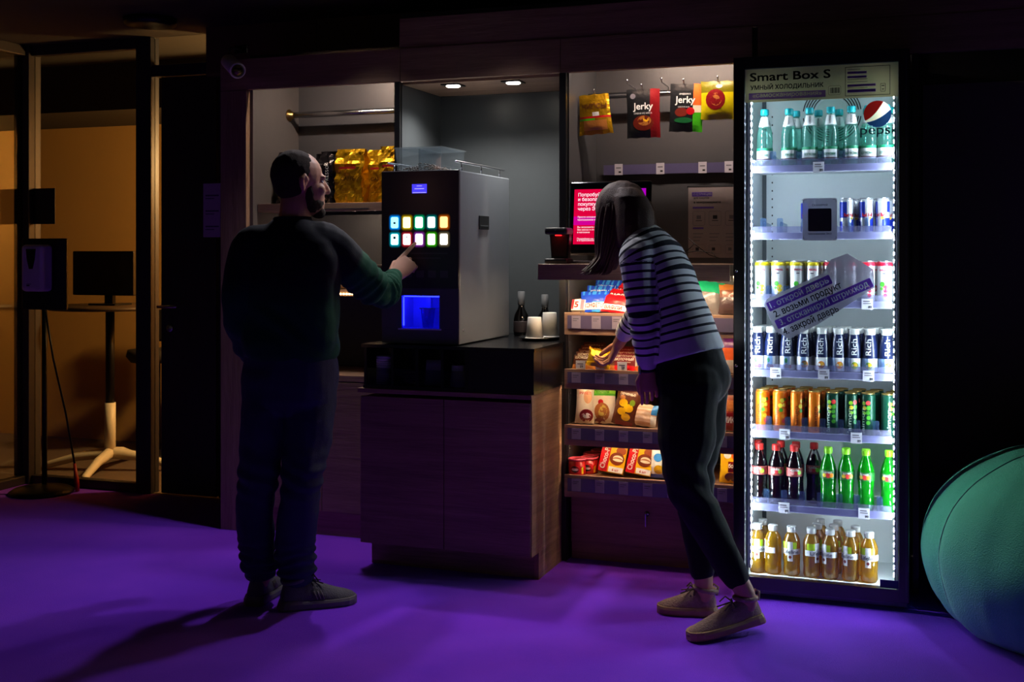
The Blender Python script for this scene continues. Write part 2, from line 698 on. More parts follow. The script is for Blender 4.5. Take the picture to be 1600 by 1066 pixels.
# paper notice hung on the door side
n = thing('paper_notice', 'pale paper notice taped to the dark door beside the wood surround', 'notice', (-3.80, GY - 0.03, 1.44))
q = MB().box(-3.80, -3.69, GY - 0.030, GY - 0.028, 1.435, 1.73, pbr('notice_paper', (206, 192, 204), 0.7))
for k in range(3):
    q.box(-3.785, -3.70, GY - 0.0312, GY - 0.030, 1.66 - k * 0.085, 1.668 - k * 0.085, GREYINK)
    q.box(-3.785, -3.73, GY - 0.0312, GY - 0.030, 1.645 - k * 0.085, 1.650 - k * 0.085, GREYINK)
q.build('sheet', n)
# dark card on the glass
tag(MB().box(-5.0, -4.825, GY - 0.012, GY - 0.0085, 1.517, 1.726, pbr('dark_card', (38, 30, 26), 0.6)).build('glass_card'),
    'dark square card stuck on the partition glass above the hand sanitiser', 'card')

# office behind the glass: pedestal table with a white star foot and a dark panel standing for a reflection
WARMW = pbr('cream_metal', (214, 204, 184), 0.45)
tx, ty = -4.83, 6.03
t = thing('pedestal_table', 'tall pedestal table with pale star foot seen through the partition glass', 'table', (tx, ty, 0))
MB().lathe([(0.36, 1.0), (0.37, 1.012), (0.36, 1.025)], pbr('table_laminate', (70, 52, 36), 0.5), (tx, ty, 0), 32).build('tabletop', t)
MB().tube([(tx, ty, 0.09), (tx, ty, 0.42)], 0.035, WARMW).tube([(tx, ty, 0.42), (tx, ty, 1.0)], 0.028, DARKM).build('column', t)
for k in range(4):
    a = radians(18 + 90 * k)
    L = Vector((cos(a), sin(a), 0))
    e = Vector((tx, ty, 0))
    MB().tube([e + Vector((0, 0, 0.11)), e + L * 0.20 + Vector((0, 0, 0.085)), e + L * 0.40 + Vector((0, 0, 0.03))], [0.036, 0.028, 0.022], WARMW, rnd=True).build('leg', t)
t = thing('reflection_panel', 'dark blank panel on the table, put in for a blurred reflection in the glass', 'screen', (tx, ty, 1.026))  # panel added in place of a dark blurred reflection
MB().box(tx - 0.27, tx + 0.19, ty - 0.02, ty + 0.02, 1.085, 1.36, pbr('reflection_dark', (26, 20, 16), 0.25), 0.006).build('panel', t)
MB().box(tx - 0.10, tx + 0.10, ty - 0.08, ty + 0.08, 1.026, 1.036, DARKM).box(tx - 0.03, tx + 0.03, ty - 0.015, ty + 0.015, 1.03, 1.10, DARKM).build('stand', t)
t = thing('reflection_stool', 'dark low-backed stool shape put in for a reflection in the partition glass', 'stool', (tx + 0.02, ty - 0.12, 0))  # stool shape added in place of a dark reflection in the glass
sx_, sy_ = tx + 0.02, ty + 0.10
sx_ -= 0.12
sy_ += 0.50
t.location = (sx_, sy_, 0)
dk = pbr('dark_seat', (34, 26, 22), 0.8)
MB().lathe([(0.02, 0.62), (0.17, 0.62), (0.2, 0.66), (0.19, 0.70), (0.02, 0.71)], dk, (sx_, sy_, 0), 24).build('seat', t)
MB().box(sx_ - 0.18, sx_ + 0.18, sy_ + 0.16, sy_ + 0.20, 0.74, 0.98, dk, 0.015).box(sx_ - 0.02, sx_ + 0.02, sy_ + 0.17, sy_ + 0.19, 0.66, 0.78, dk).build('backrest', t)
MB().tube([(sx_, sy_, 0.02), (sx_, sy_, 0.63)], 0.025, DARKM).lathe([(0.2, 0.0), (0.2, 0.012), (0.03, 0.03)], DARKM, (sx_, sy_, 0), 24).build('base', t)
# a pale cabinet seen through the slot by the door
t = thing('office_cabinet', 'pale low cabinet in the office seen through the narrow glass by the door', 'cabinet', (-4.7, 6.8, 0))
MB().box(-4.70, -4.35, 6.62, 6.98, 0.0, 0.62, WARMW, 0.006).build('body', t)
MB().box(-4.72, -4.33, 6.60, 6.99, 0.621, 0.65, WARMW, 0.004).build('top', t)

# the office lamp
L = thing('pendant_lamp', 'warm globe pendant lamp in the office behind the glass', 'lamp', (-3.15, 6.35, 2.56))
gm = glow('warm_lamp_glow', (255, 170, 70), 6.0)
lx, ly = -3.15, 6.35
L.location = (lx, ly, 2.56)
MB().tube([(lx, ly, 2.16), (lx, ly, 2.26)], 0.004, DARKM).build('cord', L)
MB().ell((lx, ly, 2.08), (0.07, 0.07, 0.07), gm).build('lamp_shade', L)
pl = bpy.data.lights.new('office_light', 'POINT')
pl.energy = ROOM_LAMP_W
pl.color = (1.0, 0.60, 0.22)
pl.shadow_soft_size = 0.09
po = bpy.data.objects.new('office_light', pl)
po.location = (lx, ly, 1.9)
col.objects.link(po)

# ceiling spots just in front of the portal, aimed down and outward over the carpet
for k, sx_ in enumerate((-2.45, -1.75)):
    t = thing('ceiling_spot', ['ceiling spot can above the man, in front of the portal', 'ceiling spot can above the counter, in front of the portal'][k], 'lamp', (sx_, 4.75, 2.56), 'ceiling spots over the carpet')
    R_ = Matrix.Translation((sx_, 4.75, 2.545)) @ Matrix.Rotation(radians(-32), 4, 'X')
    MB().lathe([(0.05, 0.06), (0.056, 0.055), (0.056, -0.02), (0.052, -0.02), (0.05, 0.05)], DARKM, n=28, M=R_).build('can', t)
    MB().lathe([(0.001, 0.045), (0.048, 0.045), (0.048, 0.049), (0.001, 0.049)], glow('spot_lens_glow', (255, 240, 226), 8.0), n=28, M=R_).build('lens', t)
    sl = bpy.data.lights.new('carpet_beam', 'SPOT')
    sl.energy = CEIL_W
    sl.color = (0.96, 0.92, 1.0)
    sl.spot_size = radians(124)
    sl.spot_blend = 0.7
    sl.shadow_soft_size = 0.045
    so = bpy.data.objects.new('carpet_beam', sl)
    so.matrix_world = R_ @ Matrix.Translation((0, 0, -0.025))
    col.objects.link(so)

# recessed lamp in the ceiling, switched off
t = thing('recessed_ceiling_lamp', 'unlit round recessed lamp in the dark ceiling above the door', 'lamp', (-3.824, 5.089, 2.555))
cm = Matrix.Translation((-3.824, 5.089, 2.52))
MB().lathe([(0.10, 0.0), (0.13, 0.005), (0.135, 0.036), (0.1, 0.038)], DARKM, n=32, M=cm).build('rim', t)
MB().lathe([(0.01, 0.012), (0.098, 0.012), (0.098, 0.02), (0.01, 0.02)], pbr('lens_dark', (40, 36, 34), 0.2), n=32, M=cm).build('lens', t)

# hand sanitiser on its stand
bx_, by_ = -4.735, 5.33
t = thing('sanitiser_stand', 'black pole stand with round foot and square board by the glass partition', 'stand', (bx_, by_, 0))
MB().lathe([(0.175, 0.0), (0.175, 0.012), (0.15, 0.028), (0.05, 0.042), (0.02, 0.05)], DARKM, (bx_, by_, 0), 36).build('base', t)
MB().tube([(bx_ + 0.01, by_ + 0.01, 0.04), (bx_ + 0.01, by_ + 0.01, 1.05)], 0.015, DARKM).build('pole', t)
MB().box(bx_ - 0.125, bx_ + 0.185, by_ - 0.02, by_ + 0.0, 1.03, 1.43, BLACK, 0.006).build('board', t)
t = thing('sanitiser_dispenser', 'white wall dispenser with dark level window on the black stand board', 'dispenser', (bx_ + 0.03, by_ - 0.02, 1.12))
dx = bx_ + 0.028
MB().box(dx - 0.075, dx + 0.075, by_ - 0.115, by_ - 0.022, 1.135, 1.395, pbr('dispenser_white', (226, 222, 230), 0.4), 0.022, seg=4).build('body', t)
MB().prism([(-0.033, 0.055), (0.033, 0.055), (0.027, 0.0), (0.012, -0.055), (-0.012, -0.055), (-0.027, 0.0)], pbr('level_window', (24, 22, 28), 0.15), (dx, by_ - 0.118, 1.315), (1, 0, 0), (0, 0, 1), (0, 0.01, 0)).build('window', t)
MB().box(dx - 0.03, dx - 0.01, by_ - 0.1165, by_ - 0.113, 1.165, 1.172, INK).box(dx - 0.03, dx + 0.0, by_ - 0.1165, by_ - 0.113, 1.175, 1.178, INK).build('mark', t)
# cable with a red plug behind the stand
t = thing('power_cable', 'thin dark cable with a red plug trailing behind the sanitiser stand', 'cable', (-4.55, 5.40, 0))
MB().tube([(-4.70, 5.32, 1.02), (-4.68, 5.36, 0.75), (-4.63, 5.40, 0.45), (-4.585, 5.42, 0.16)], 0.006, DARKM).build('cord', t)
MB().tube([(-4.585, 5.42, 0.16), (-4.57, 5.42, 0.06), (-4.565, 5.42, 0.004)], [0.008, 0.014, 0.012], pbr('red_plug', (150, 24, 22), 0.5)).build('plug', t)

# panel in the dark recess beside the fridge
slab('trim_10', -0.06, 3.4, 5.40, 5.46, 0.40, 2.075, pbr('grey_brown_panel', (118, 110, 100), 0.7, vary=0.04))
slab('trim_11', -0.08, 3.4, 5.44, 5.50, 0.0, 2.56, BLACK)
slab('trim_12', -0.06, 3.4, 5.36, 5.40, 0.375, 0.40, DARKM)
# ================================================================== the built-in shop front
FY = 4.93                       # front plane of the surround
BY = 5.40                       # back boards
WARM_STRIP = glow('warm_led', (255, 230, 208), TOP_LED)
WARM_SHELF = glow('warm_shelf_led', (255, 218, 178), SHELF_LED)

s = thing('wood_surround', 'oak veneer portal that frames the shelves, coffee niche and fridge', 'surround', (-3.29, FY, 0))
MB().box(-3.295, -3.15, FY, 5.44, 0.0, 2.138, WOODZ, 0.002).build('side_panel', s)
for xa, xb in ((-3.295, -2.33), (-2.328, -1.556), (-1.554, -0.722), (-0.70, 3.395)):
    MB().box(xa, xb, FY, FY + 0.03, 2.14, 2.29, WOODX, 0.0015).build('beam_panel', s)
MB().box(-2.335, 3.395, FY + 0.006, FY + 0.03, 2.291, 2.43, WOODX, 0.0015).build('upper_panel', s)
MB().box(-0.730, -0.692, FY + 0.031, FY + 0.036, 2.138, 2.29, BLACK).build('leak_blocker', s)  # black strip added behind the panel gap to stop a light leak
MB().box(-0.092, -0.070, FY, 5.44, 0.0, 2.138, BLACK).build('partition', s)  # black board added to block light leaking past the fridge
MB().box(-3.15, 3.395, FY + 0.037, 5.44, 2.292, 2.31, BLACK).build('top_board', s)
MB().box(-2.335, 3.395, FY + 0.03, 5.44, 2.43, 2.455, BLACK).build('cover_board', s)

def led(parent, x0, x1, y, z, mat, h=0.006, d=0.012):
    MB().box(x0, x1, y, y + d, z, z + h, mat).build('led_strip', parent)

# ---- the cabinet with the coffee bags
c = thing('shelf_cabinet', 'graphite open cabinet with coffee bag shelf over oak lower doors', 'cabinet', (-2.75, 5.0, 0))
x0, x1 = -3.148, -2.362
MB().box(x0, x1, BY, BY + 0.02, 0.77, 2.29, GRAPH).build('back_panel', c)
MB().box(x0, x0 + 0.016, FY + 0.032, BY - 0.001, 0.775, 2.29, pbr('grey_side_board', (96, 92, 92), 0.5)).build('side_panel', c)
led(c, x0 + 0.30, x1 - 0.02, FY + 0.05, 2.272, WARM_STRIP)
sh = MB().box(x0 + 0.018, x1, 5.0, BY - 0.001, 1.548, 1.588, WOODX, 0.0015).build('shelf', c)
MB().box(x0 + 0.25, x1 - 0.02, 5.02, 5.03, 1.5405, 1.5475, glow('bag_shelf_led', (255, 226, 196), 60)).box(x0 + 0.25, x1 - 0.02, 5.002, 5.018, 1.530, 1.5475, BLACK).build('led_strip', sh)
MB().box(-2.80, -2.52, 4.986, 4.999, 1.556, 1.561, STEEL).build('price_rail', sh)
sh = MB().box(x0 + 0.018, x1, 5.06, BY - 0.001, 1.14, 1.172, WOODX, 0.0015).build('shelf', c)
q = MB()
for k in range(44):
    xx = x0 + 0.06 + k * 0.0165
    q.box(xx, xx + 0.007, 5.054, 5.0595, 1.148, 1.155, glow('dot_led', (255, 210, 150), 16))
q.build('led_strip', sh)
MB().box(x0 + 0.002, x1, 4.985, BY, 0.738, 0.768, WOODX, 0.0015).build('worktop', c)
for k, (xa, xb) in enumerate(((x0 + 0.003, -2.768), (-2.765, x1))):
    dd = MB().box(xa, xb, 4.985, 5.003, 0.115, 0.733, WOODX, 0.0015).build('door', c)
    kx = xb - 0.05 if k == 0 else -2.385
    if k == 1:
        ring = [(kx - 0.012 + 0.014 * cos(a), 4.962 + 0.010 * sin(a) * 0.4, 0.655 + 0.02 * sin(a)) for a in [2 * pi * j / 16 for j in range(16)]]
        MB().tube(ring, 0.0035, STEEL, 8, closed=True).tube([(kx - 0.004, 4.984, 0.652), (kx - 0.004, 4.966, 0.652)], 0.005, STEEL).build('handle', dd)
MB().box(x0 + 0.002, x1, 5.004, BY + 0.02, 0.0, 0.736, BLACK).build('body', c)
MB().box(x0 + 0.002, x1, 4.996, 5.0035, 0.0, 0.112, WOODX).build('plinth', c)
r = MB().tube([(x0 + 0.016, 5.30, 2.055), (x1 - 0.002, 5.30, 2.055)], 0.0155, STEEL, 16).build('hanging_rail', c)
MB().lathe([(0.03, 0), (0.03, 0.006), (0.02, 0.012), (0.017, 0.03)], pbr('brass', (196, 160, 96), 0.3, 1.0), n=20,
           M=Matrix.Translation((x0 + 0.0165, 5.30, 2.055)) @ Matrix.Rotation(radians(90), 4, 'Y')).build('flange', r)

# ---- the coffee niche
nz = thing('coffee_niche', 'dark lined niche with oak ceiling behind the coffee machine', 'niche', (-1.95, 5.0, 0))
GR2 = pbr('anthracite_board', (64, 68, 72), 0.34, vary=0.05, bump=0.06, bscale=350)
MB().box(-2.358, -2.332, FY + 0.0, BY + 0.02, 0.0, 2.138, BLACK).build('partition', nz)
MB().box(-2.3315, -2.3285, FY + 0.02, BY - 0.001, 0.97, 2.125, GR2).build('side_lining', nz)
MB().box(-1.560, -1.530, FY - 0.0, BY + 0.02, 0.0, 2.138, BLACK).build('partition', nz)
MB().box(-1.5645, -1.5605, FY + 0.02, BY - 0.001, 0.97, 2.125, GR2).build('side_lining', nz)
MB().box(-2.331, -1.5605, BY, BY + 0.02, 0.0, 2.125, GR2).build('back_panel', nz)
cp = MB()
holes = [(-2.109, 5.037), (-1.813, 5.036)]
cp.box(-2.331, -1.5605, FY + 0.032, BY, 2.128, 2.14, WOODX)
cp.build('ceiling_panel', nz)

for k, (lx, ly) in enumerate(holes):
    t = thing('downlight', ['square recessed downlight in the niche ceiling above the coffee machine hopper',
                            'square recessed downlight in the niche ceiling above the upturned cups'][k], 'lamp', (lx, ly, 2.127), 'downlights in the coffee niche')
    MB().box(lx - 0.045, lx + 0.045, ly - 0.045, ly + 0.045, 2.1215, 2.1275, DARKM, 0.002).build('frame', t)
    MB().lathe([(0.001, 2.1175), (0.029, 2.1175), (0.033, 2.1205), (0.001, 2.121)], glow('downlight_lens', (255, 246, 226), 30), (lx, ly, 0), 24).build('lens', t)
    sl = bpy.data.lights.new('downlight_beam', 'SPOT')
    sl.energy = SPOT_W
    sl.color = (1.0, 0.95, 0.86)
    sl.spot_size = radians(140)
    sl.spot_blend = 0.85
    sl.shadow_soft_size = 0.03
    so = bpy.data.objects.new('downlight_beam', sl)
    so.location = (lx, ly, 2.11)
    so.rotation_euler = (radians(-3), 0, 0)
    col.objects.link(so)

# ---- the snack shelves
k_ = thing('snack_rack', 'graphite snack rack with stepped oak shelves, kiosk ledge and bottom drawer', 'rack', (-1.1, 5.0, 0))
x0, x1 = -1.529, -0.766
MB().box(x0, x1 + 0.66, BY, BY + 0.02, 0.0, 2.29, GRAPH).build('back_panel', k_)
MB().box(x0, x0 + 0.004, FY + 0.03, BY - 0.001, 0.36, 2.29, GRAPH).build('side_panel', k_)
led(k_, x0 + 0.22, x1 - 0.005, FY + 0.05, 2.272, WARM_STRIP)
MB().tube([(x0 + 0.004, 5.27, 2.075), (-0.77, 5.27, 2.075)], 0.0135, STEEL, 14).build('hanging_rail', k_)
pr = MB().box(-1.48, -0.77, BY - 0.03, BY - 0.001, 1.722, 1.728, STEEL).box(-1.48, -0.77, BY - 0.032, BY - 0.029, 1.716, 1.762, pbr('lilac_rail', (86, 80, 120), 0.4)).build('price_rail', k_)
for px in (967, 1032, 1098, 1139):
    xx = xat(px, BY - 0.03)
    MB().box(xx - 0.019, xx + 0.019, BY - 0.0355, BY - 0.0325, 1.714, 1.766, TAGM).box(xx - 0.012, xx + 0.012, BY - 0.0362, BY - 0.0355, 1.745, 1.75, GREYINK).box(xx, xx + 0.012, BY - 0.0362, BY - 0.0355, 1.724, 1.732, INK).build('price_tag', pr)
# kiosk ledge
MB().box(-1.562, -0.767, 4.64, 4.928, 1.258, 1.303, WOODX, 0.002).box(-1.527, -0.767, 4.927, 5.2, 1.258, 1.303, WOODX).box(-1.562, -0.767, 4.6402, 4.655, 1.238, 1.262, WOODX).build('kiosk_ledge', k_)
MB().box(x0 - 0.025, -0.80, 4.800, 4.814, 1.249, 1.257, glow('ledge_led', (255, 222, 180), 100)).build('led_strip', k_)
SH = [(1.085, 0.070, (908, 918, 948)), (0.840, 0.060, (899, 930, 958, 986)), (0.598, 0.062, (899, 931, 963, 992)), (0.381, 0.070, (897, 936, 978, 1030))]
STRIPM = pbr('tag_strip', (92, 84, 116), 0.25, coat=0.6)
for i, (z, hgt, tags) in enumerate(SH):
    sh = MB().box(x0 + 0.005, x1, 4.90, BY - 0.001, z - 0.018, z, WOODX, 0.001).box(x0 + 0.005, x1, 4.888, 4.8998, z - hgt - 0.02, z + 0.006, WOODX, 0.001).build('shelf', k_)
    st = MB().box(x0 + 0.02, x1, 4.884, 4.8872, z - hgt + 0.006, z - 0.006, STRIPM).build('price_strip', sh)
    tx = [893 + 0.5, 913 + 9, 948] if i == 0 else tags
    for j in range(len(tags) + 3):
        xx = x0 + 0.06 + j * (0.105 if i else 0.09)
        MB().box(xx - 0.02, xx + 0.02, 4.8815, 4.8838, z - hgt + 0.008, z - 0.008, pbr('shelf_tag', (150, 140, 160), 0.6)).box(xx - 0.014, xx + 0.012, 4.881, 4.8815, z - 0.022, z - 0.018, GREYINK).box(xx - 0.014, xx + 0.004, 4.881, 4.8815, z - 0.030, z - 0.027, GREYINK).build('price_tag', sh)
    if i < 3:
        MB().box(x0 + 0.03, x1 - 0.02, 4.902, 4.912, z - 0.027, z - 0.019, WARM_SHELF).box(x0 + 0.03, x1 - 0.02, 4.9125, 4.916, z - 0.034, z - 0.019, BLACK).build('led_strip', sh)  # black cover added to keep the strip's light off the back board
    q = MB().lathe([(0.001, 0), (0.005, 0.001), (0.005, 0.004)], STEEL, n=10, M=Matrix.Translation((x0 + 0.0045, 4.97, z - hgt - 0.05)) @ Matrix.Rotation(radians(90), 4, 'Y'))
    q.build('shelf_pin', sh)
dd = MB().box(x0 + 0.006, x1, 4.985, 5.004, 0.075, 0.290, WOODX, 0.0015).build('drawer', k_)
lk = at(1011, 803, Y=4.985)
MB().lathe([(0.012, 0), (0.012, 0.006), (0.004, 0.008)], STEEL, n=16, M=Matrix.Translation((lk.x, 4.9845, lk.z)) @ Matrix.Rotation(radians(90), 4, 'X')).box(lk.x - 0.002, lk.x + 0.002, 4.955, 4.977, lk.z - 0.05, lk.z + 0.004, STEEL).build('lock', dd)
MB().box(x0 + 0.006, x1, 5.0045, BY, 0.0, 0.29, BLACK).build('body', k_)
MB().box(x0 + 0.006, x1, 4.995, 5.004, 0.0, 0.072, WOODX).build('plinth', k_)

# ================================================================== the coffee counter
c = thing('coffee_counter', 'oak veneer base cabinet on a set-back plinth beneath the coffee machine', 'counter', (-1.93, 4.8, 0))
X0, X1, Y0, Y1 = -2.322, -1.548, 4.52, 5.36
MB().box(X0 + 0.004, X1 - 0.004, Y0 + 0.022, 4.925, 0.112, 0.735, WOODY).build('body', c)
MB().box(X0 + 0.004, X1 - 0.021, Y0 + 0.1, 4.925, 0.0, 0.111, WOODX).build('plinth', c)
MB().box(X1 - 0.020, X1 + 0.0, Y0 + 0.09, 4.925, 0.0, 0.111, WOODY).build('plinth', c)
MB().box(X1 - 0.0035, X1 + 0.0, Y0 + 0.004, 4.925, 0.1115, 0.752, WOODY).build('side_panel', c)
xm = (X0 + X1) / 2
for xa, xb in ((X0, xm - 0.0015), (xm + 0.0015, X1 - 0.005)):
    MB().box(xa, xb, Y0, Y0 + 0.02, 0.112, 0.738, WOODX, 0.0015).build('door', c)
MB().box(X0 - 0.012, X1 + 0.002, Y0 - 0.006, 4.925, 0.753, 0.772, WOODX, 0.002).build('worktop', c)

# black organiser carrying the machine: open compartments in front
c = thing('cup_organiser', 'black counter box with open front compartments under the coffee machine', 'organiser', (-1.93, 4.8, 0.773))
oz0, oz1 = 0.773, 0.960
bxs = [-2.302, -2.175, -2.06, -1.945, -1.835]
OB = pbr('black_gloss_board', (14, 14, 17), 0.28)
b = MB()
b.box(-2.312, -1.540, Y0 + 0.004, 4.925, oz0, oz0 + 0.012, OB)
b.box(-2.312, -1.540, Y0 + 0.11, Y0 + 0.12, oz0 + 0.012, oz1 - 0.014, OB)
b.build('base', c)
BT = pbr('black_top', (20, 20, 23), 0.22)
MB().box(-2.318, -1.536, Y0 - 0.002, 4.927, oz1 - 0.0135, oz1, BT).box(-2.326, -1.5655, 4.927, 5.395, oz1 - 0.0135, oz1, BT).build('top', c)
for xx in bxs:
    MB().box(xx - 0.006, xx + 0.006, Y0 + 0.006, Y0 + 0.1095, oz0 + 0.0125, oz1 - 0.014, OB).build('divider', c)
MB().box(-1.828, -1.541, Y0 + 0.006, Y0 + 0.018, oz0 + 0.0125, oz1 - 0.014, OB).build('front_panel', c)
MB().box(-1.552, -1.541, Y0 + 0.0185, 4.924, oz0 + 0.0125, oz1 - 0.014, OB).build('side_panel', c)
FR = clear('compartment_front', (200, 200, 215), 0.03)
for a, bb in zip(bxs[:-1], bxs[1:]):
    MB().box(a + 0.0065, bb - 0.0065, Y0 + 0.008, Y0 + 0.0105, oz0 + 0.0125, oz0 + 0.085, FR).build('clear_lip', c)

zf = oz0 + 0.0135
cy = Y0 + 0.06
# contents of the four compartments
t = thing('lid_stack', 'stack of white cup lids in the organiser compartment farthest from the cups tray', 'lids', (-2.238, cy, zf))
q = MB()
for k in range(12):
    q.lathe([(0.035, 0), (0.036, 0.003), (0.033, 0.0095), (0.002, 0.0098)], WHITE, (-2.238, cy, zf + k * 0.0102), 24)
q.build('lid', t)
random.seed(3)
for k in range(12):
    a = Vector((-2.118 + random.uniform(-0.03, 0.03), cy + random.uniform(-0.02, 0.02), zf + 0.006 + 0.0045 * k))
    an = random.uniform(-0.5, 0.5)
    o = MB().box(-0.045, 0.045, -0.003, 0.003, -0.0008, 0.0008, pbr('stirrer', (206, 190, 196), 0.6), M=Matrix.Translation(a) @ Matrix.Rotation(an, 4, 'Z')).build('stir_stick')
    tag(o, 'pale stir stick lying in the loose heap in the organiser', 'stir stick', 'loose stir sticks')
t = thing('napkin_holder', 'pale folded napkins fanned upright in the third organiser compartment', 'napkins', (-2.003, cy, zf))
q = MB()
for k in range(7):
    an = radians(-9 + 3 * k)
    q.box(-0.036, 0.036, -0.0012, 0.0012, 0.0, 0.095 + 0.006 * (k % 3), pbr('napkin', (150, 142, 158), 0.8), M=Matrix.Translation((-2.003, cy - 0.02 + 0.006 * k, zf + 0.002)) @ Matrix.Rotation(-an * 0.5, 4, 'Y'))
q.build('napkin', t)
t = thing('paper_cup', 'white paper cup stack upside down in the fourth organiser compartment', 'cups', (-1.892, cy, zf))
q = MB().lathe([(0.037, 0.0), (0.038, 0.004), (0.036, 0.006), (0.030, 0.09), (0.028, 0.092), (0.002, 0.090)], WHITE, (-1.892, cy, zf), 28)
q.build('cup', t)
MB().lathe([(0.0385, 0.0145), (0.0385, 0.018), (0.0365, 0.019)], WHITE, (-1.892, cy, zf), 28).lathe([(0.038, 0.026), (0.038, 0.029), (0.036, 0.030)], WHITE, (-1.892, cy, zf), 28).build('rim', t)
# ================================================================== coffee machine and what stands around it
MX0, MX1, MY0, MY1, MZ0, MZ1 = -2.235, -1.880, 4.547, 5.17, 0.961, 1.697
SIDE = pbr('machine_grey', (140, 146, 155), 0.34, 0.2, vary=0.03)
FRONT = pbr('machine_black_front', (62, 58, 62), 0.3, vary=0.03)
FRONT2 = pbr('machine_lower_front', (96, 92, 104), 0.35)
m = thing('coffee_machine', 'tall grey coffee vending machine with lit drink buttons on the black organiser', 'coffee machine', ((MX0 + MX1) / 2, (MY0 + MY1) / 2, MZ0))
ax0, ax1, az0, az1 = -2.142, -1.968, 1.030, 1.168
b = MB()
b.box(MX0 + 0.001, MX1 - 0.001, MY0 + 0.2, MY1, MZ0 + 0.004, MZ1 - 0.001, SIDE, 0.004)
b.box(MX1 - 0.03, MX1, MY0 + 0.016, MY1 - 0.002, MZ0 + 0.004, MZ1 - 0.001, SIDE, 0.004)
b.box(MX0, MX0 + 0.03, MY0 + 0.016, MY1 - 0.002, MZ0 + 0.004, MZ1 - 0.001, SIDE, 0.004)
b.box(MX0 + 0.001, MX1 - 0.001, MY0 + 0.016, MY0 + 0.21, MZ1 - 0.012, MZ1 - 0.001, SIDE)
b.build('body', m)
f = MB()
f.box(MX0 - 0.001, MX1 + 0.001, MY0, MY0 + 0.015, az1 + 0.03, MZ1, FRONT, 0.003)
f.box(MX0 - 0.001, MX1 + 0.001, MY0 + 0.003, MY0 + 0.015, az1, az1 + 0.03, FRONT2)
f.box(MX0 - 0.001, ax0, MY0 + 0.003, MY0 + 0.015, az0, az1, FRONT2)
f.box(ax1, MX1 + 0.001, MY0 + 0.003, MY0 + 0.015, az0, az1, FRONT2)
f.box(MX0 - 0.001, MX1 + 0.001, MY0 + 0.003, MY0 + 0.015, MZ0 + 0.004, az0, FRONT2, 0.002)
# faint printed block and icon row under the buttons
for i in range(5):
    xx = -2.165 + i * 0.055
    f.box(xx - 0.018, xx + 0.018, MY0 - 0.0006, MY0, 1.245, 1.275, pbr('print_grey', (92, 88, 92), 0.5))
f.box(-2.10, -1.93, MY0 - 0.0006, MY0, 1.345, 1.350, pbr('print_grey', (92, 88, 92), 0.5))
f.box(-2.12, -1.96, MY0 - 0.0006, MY0, 1.325, 1.329, pbr('print_grey', (92, 88, 92), 0.5))
f.build('front_panel', m)
# blue lit dispensing alcove
al = MB()
ABL = pbr('alcove_lining', (205, 205, 225), 0.5)
al.box(ax0, ax1, MY0 + 0.12, MY0 + 0.125, az0, az1, ABL)
al.box(ax0 - 0.004, ax0, MY0 + 0.015, MY0 + 0.125, az0, az1, ABL)
al.box(ax1, ax1 + 0.004, MY0 + 0.015, MY0 + 0.125, az0, az1, ABL)
al.box(ax0, ax1, MY0 + 0.015, MY0 + 0.125, az1, az1 + 0.004, ABL)
al.box(ax0 - 0.01, ax1 + 0.01, MY0 - 0.012, MY0 + 0.125, az0 - 0.006, az0, ABL)
a_ = al.build('dispensing_alcove', m)
MB().box(ax0 + 0.004, ax1 - 0.004, MY0 + 0.017, MY0 + 0.022, az1 - 0.006, az1 - 0.001, glow('blue_led', (12, 18, 255), 26.0)).box(ax0 + 0.0005, ax0 + 0.004, MY0 + 0.017, MY0 + 0.022, az0 + 0.01, az1 - 0.007, glow('blue_led', (12, 18, 255), 26.0)).build('led_strip', a_)
MB().box(-2.085, -2.010, MY0 + 0.06, MY0 + 0.10, az1 - 0.058, az1 - 0.054, STEEL).box(-2.060, -2.040, MY0 + 0.075, MY0 + 0.10, az1 - 0.054, az1 - 0.001, ABL).build('nozzle', a_)
# display
lcd = MB().box(-2.092, -2.024, MY0 - 0.0015, MY0 - 0.0002, 1.601, 1.640, glow('lcd_glow', (74, 64, 255), 1.1))
LT = glow('lcd_text', (180, 170, 255), 1.4)
lcd.box(-2.080, -2.036, MY0 - 0.002, MY0 - 0.0015, 1.619, 1.6215, LT).box(-2.070, -2.046, MY0 - 0.002, MY0 - 0.0015, 1.631, 1.633, LT).box(-2.089, -2.027, MY0 - 0.002, MY0 - 0.0015, 1.603, 1.605, LT)
lcd.build('display', m)

def rrect(w, h, r, n=4):
    pts = []
    for cx, cy, a0 in ((w / 2 - r, h / 2 - r, 0), (-w / 2 + r, h / 2 - r, 90), (-w / 2 + r, -h / 2 + r, 180), (w / 2 - r, -h / 2 + r, 270)):
        for k in range(n + 1):
            a = radians(a0 + 90 * k / n)
            pts.append((cx + r * cos(a), cy + r * sin(a)))
    return pts

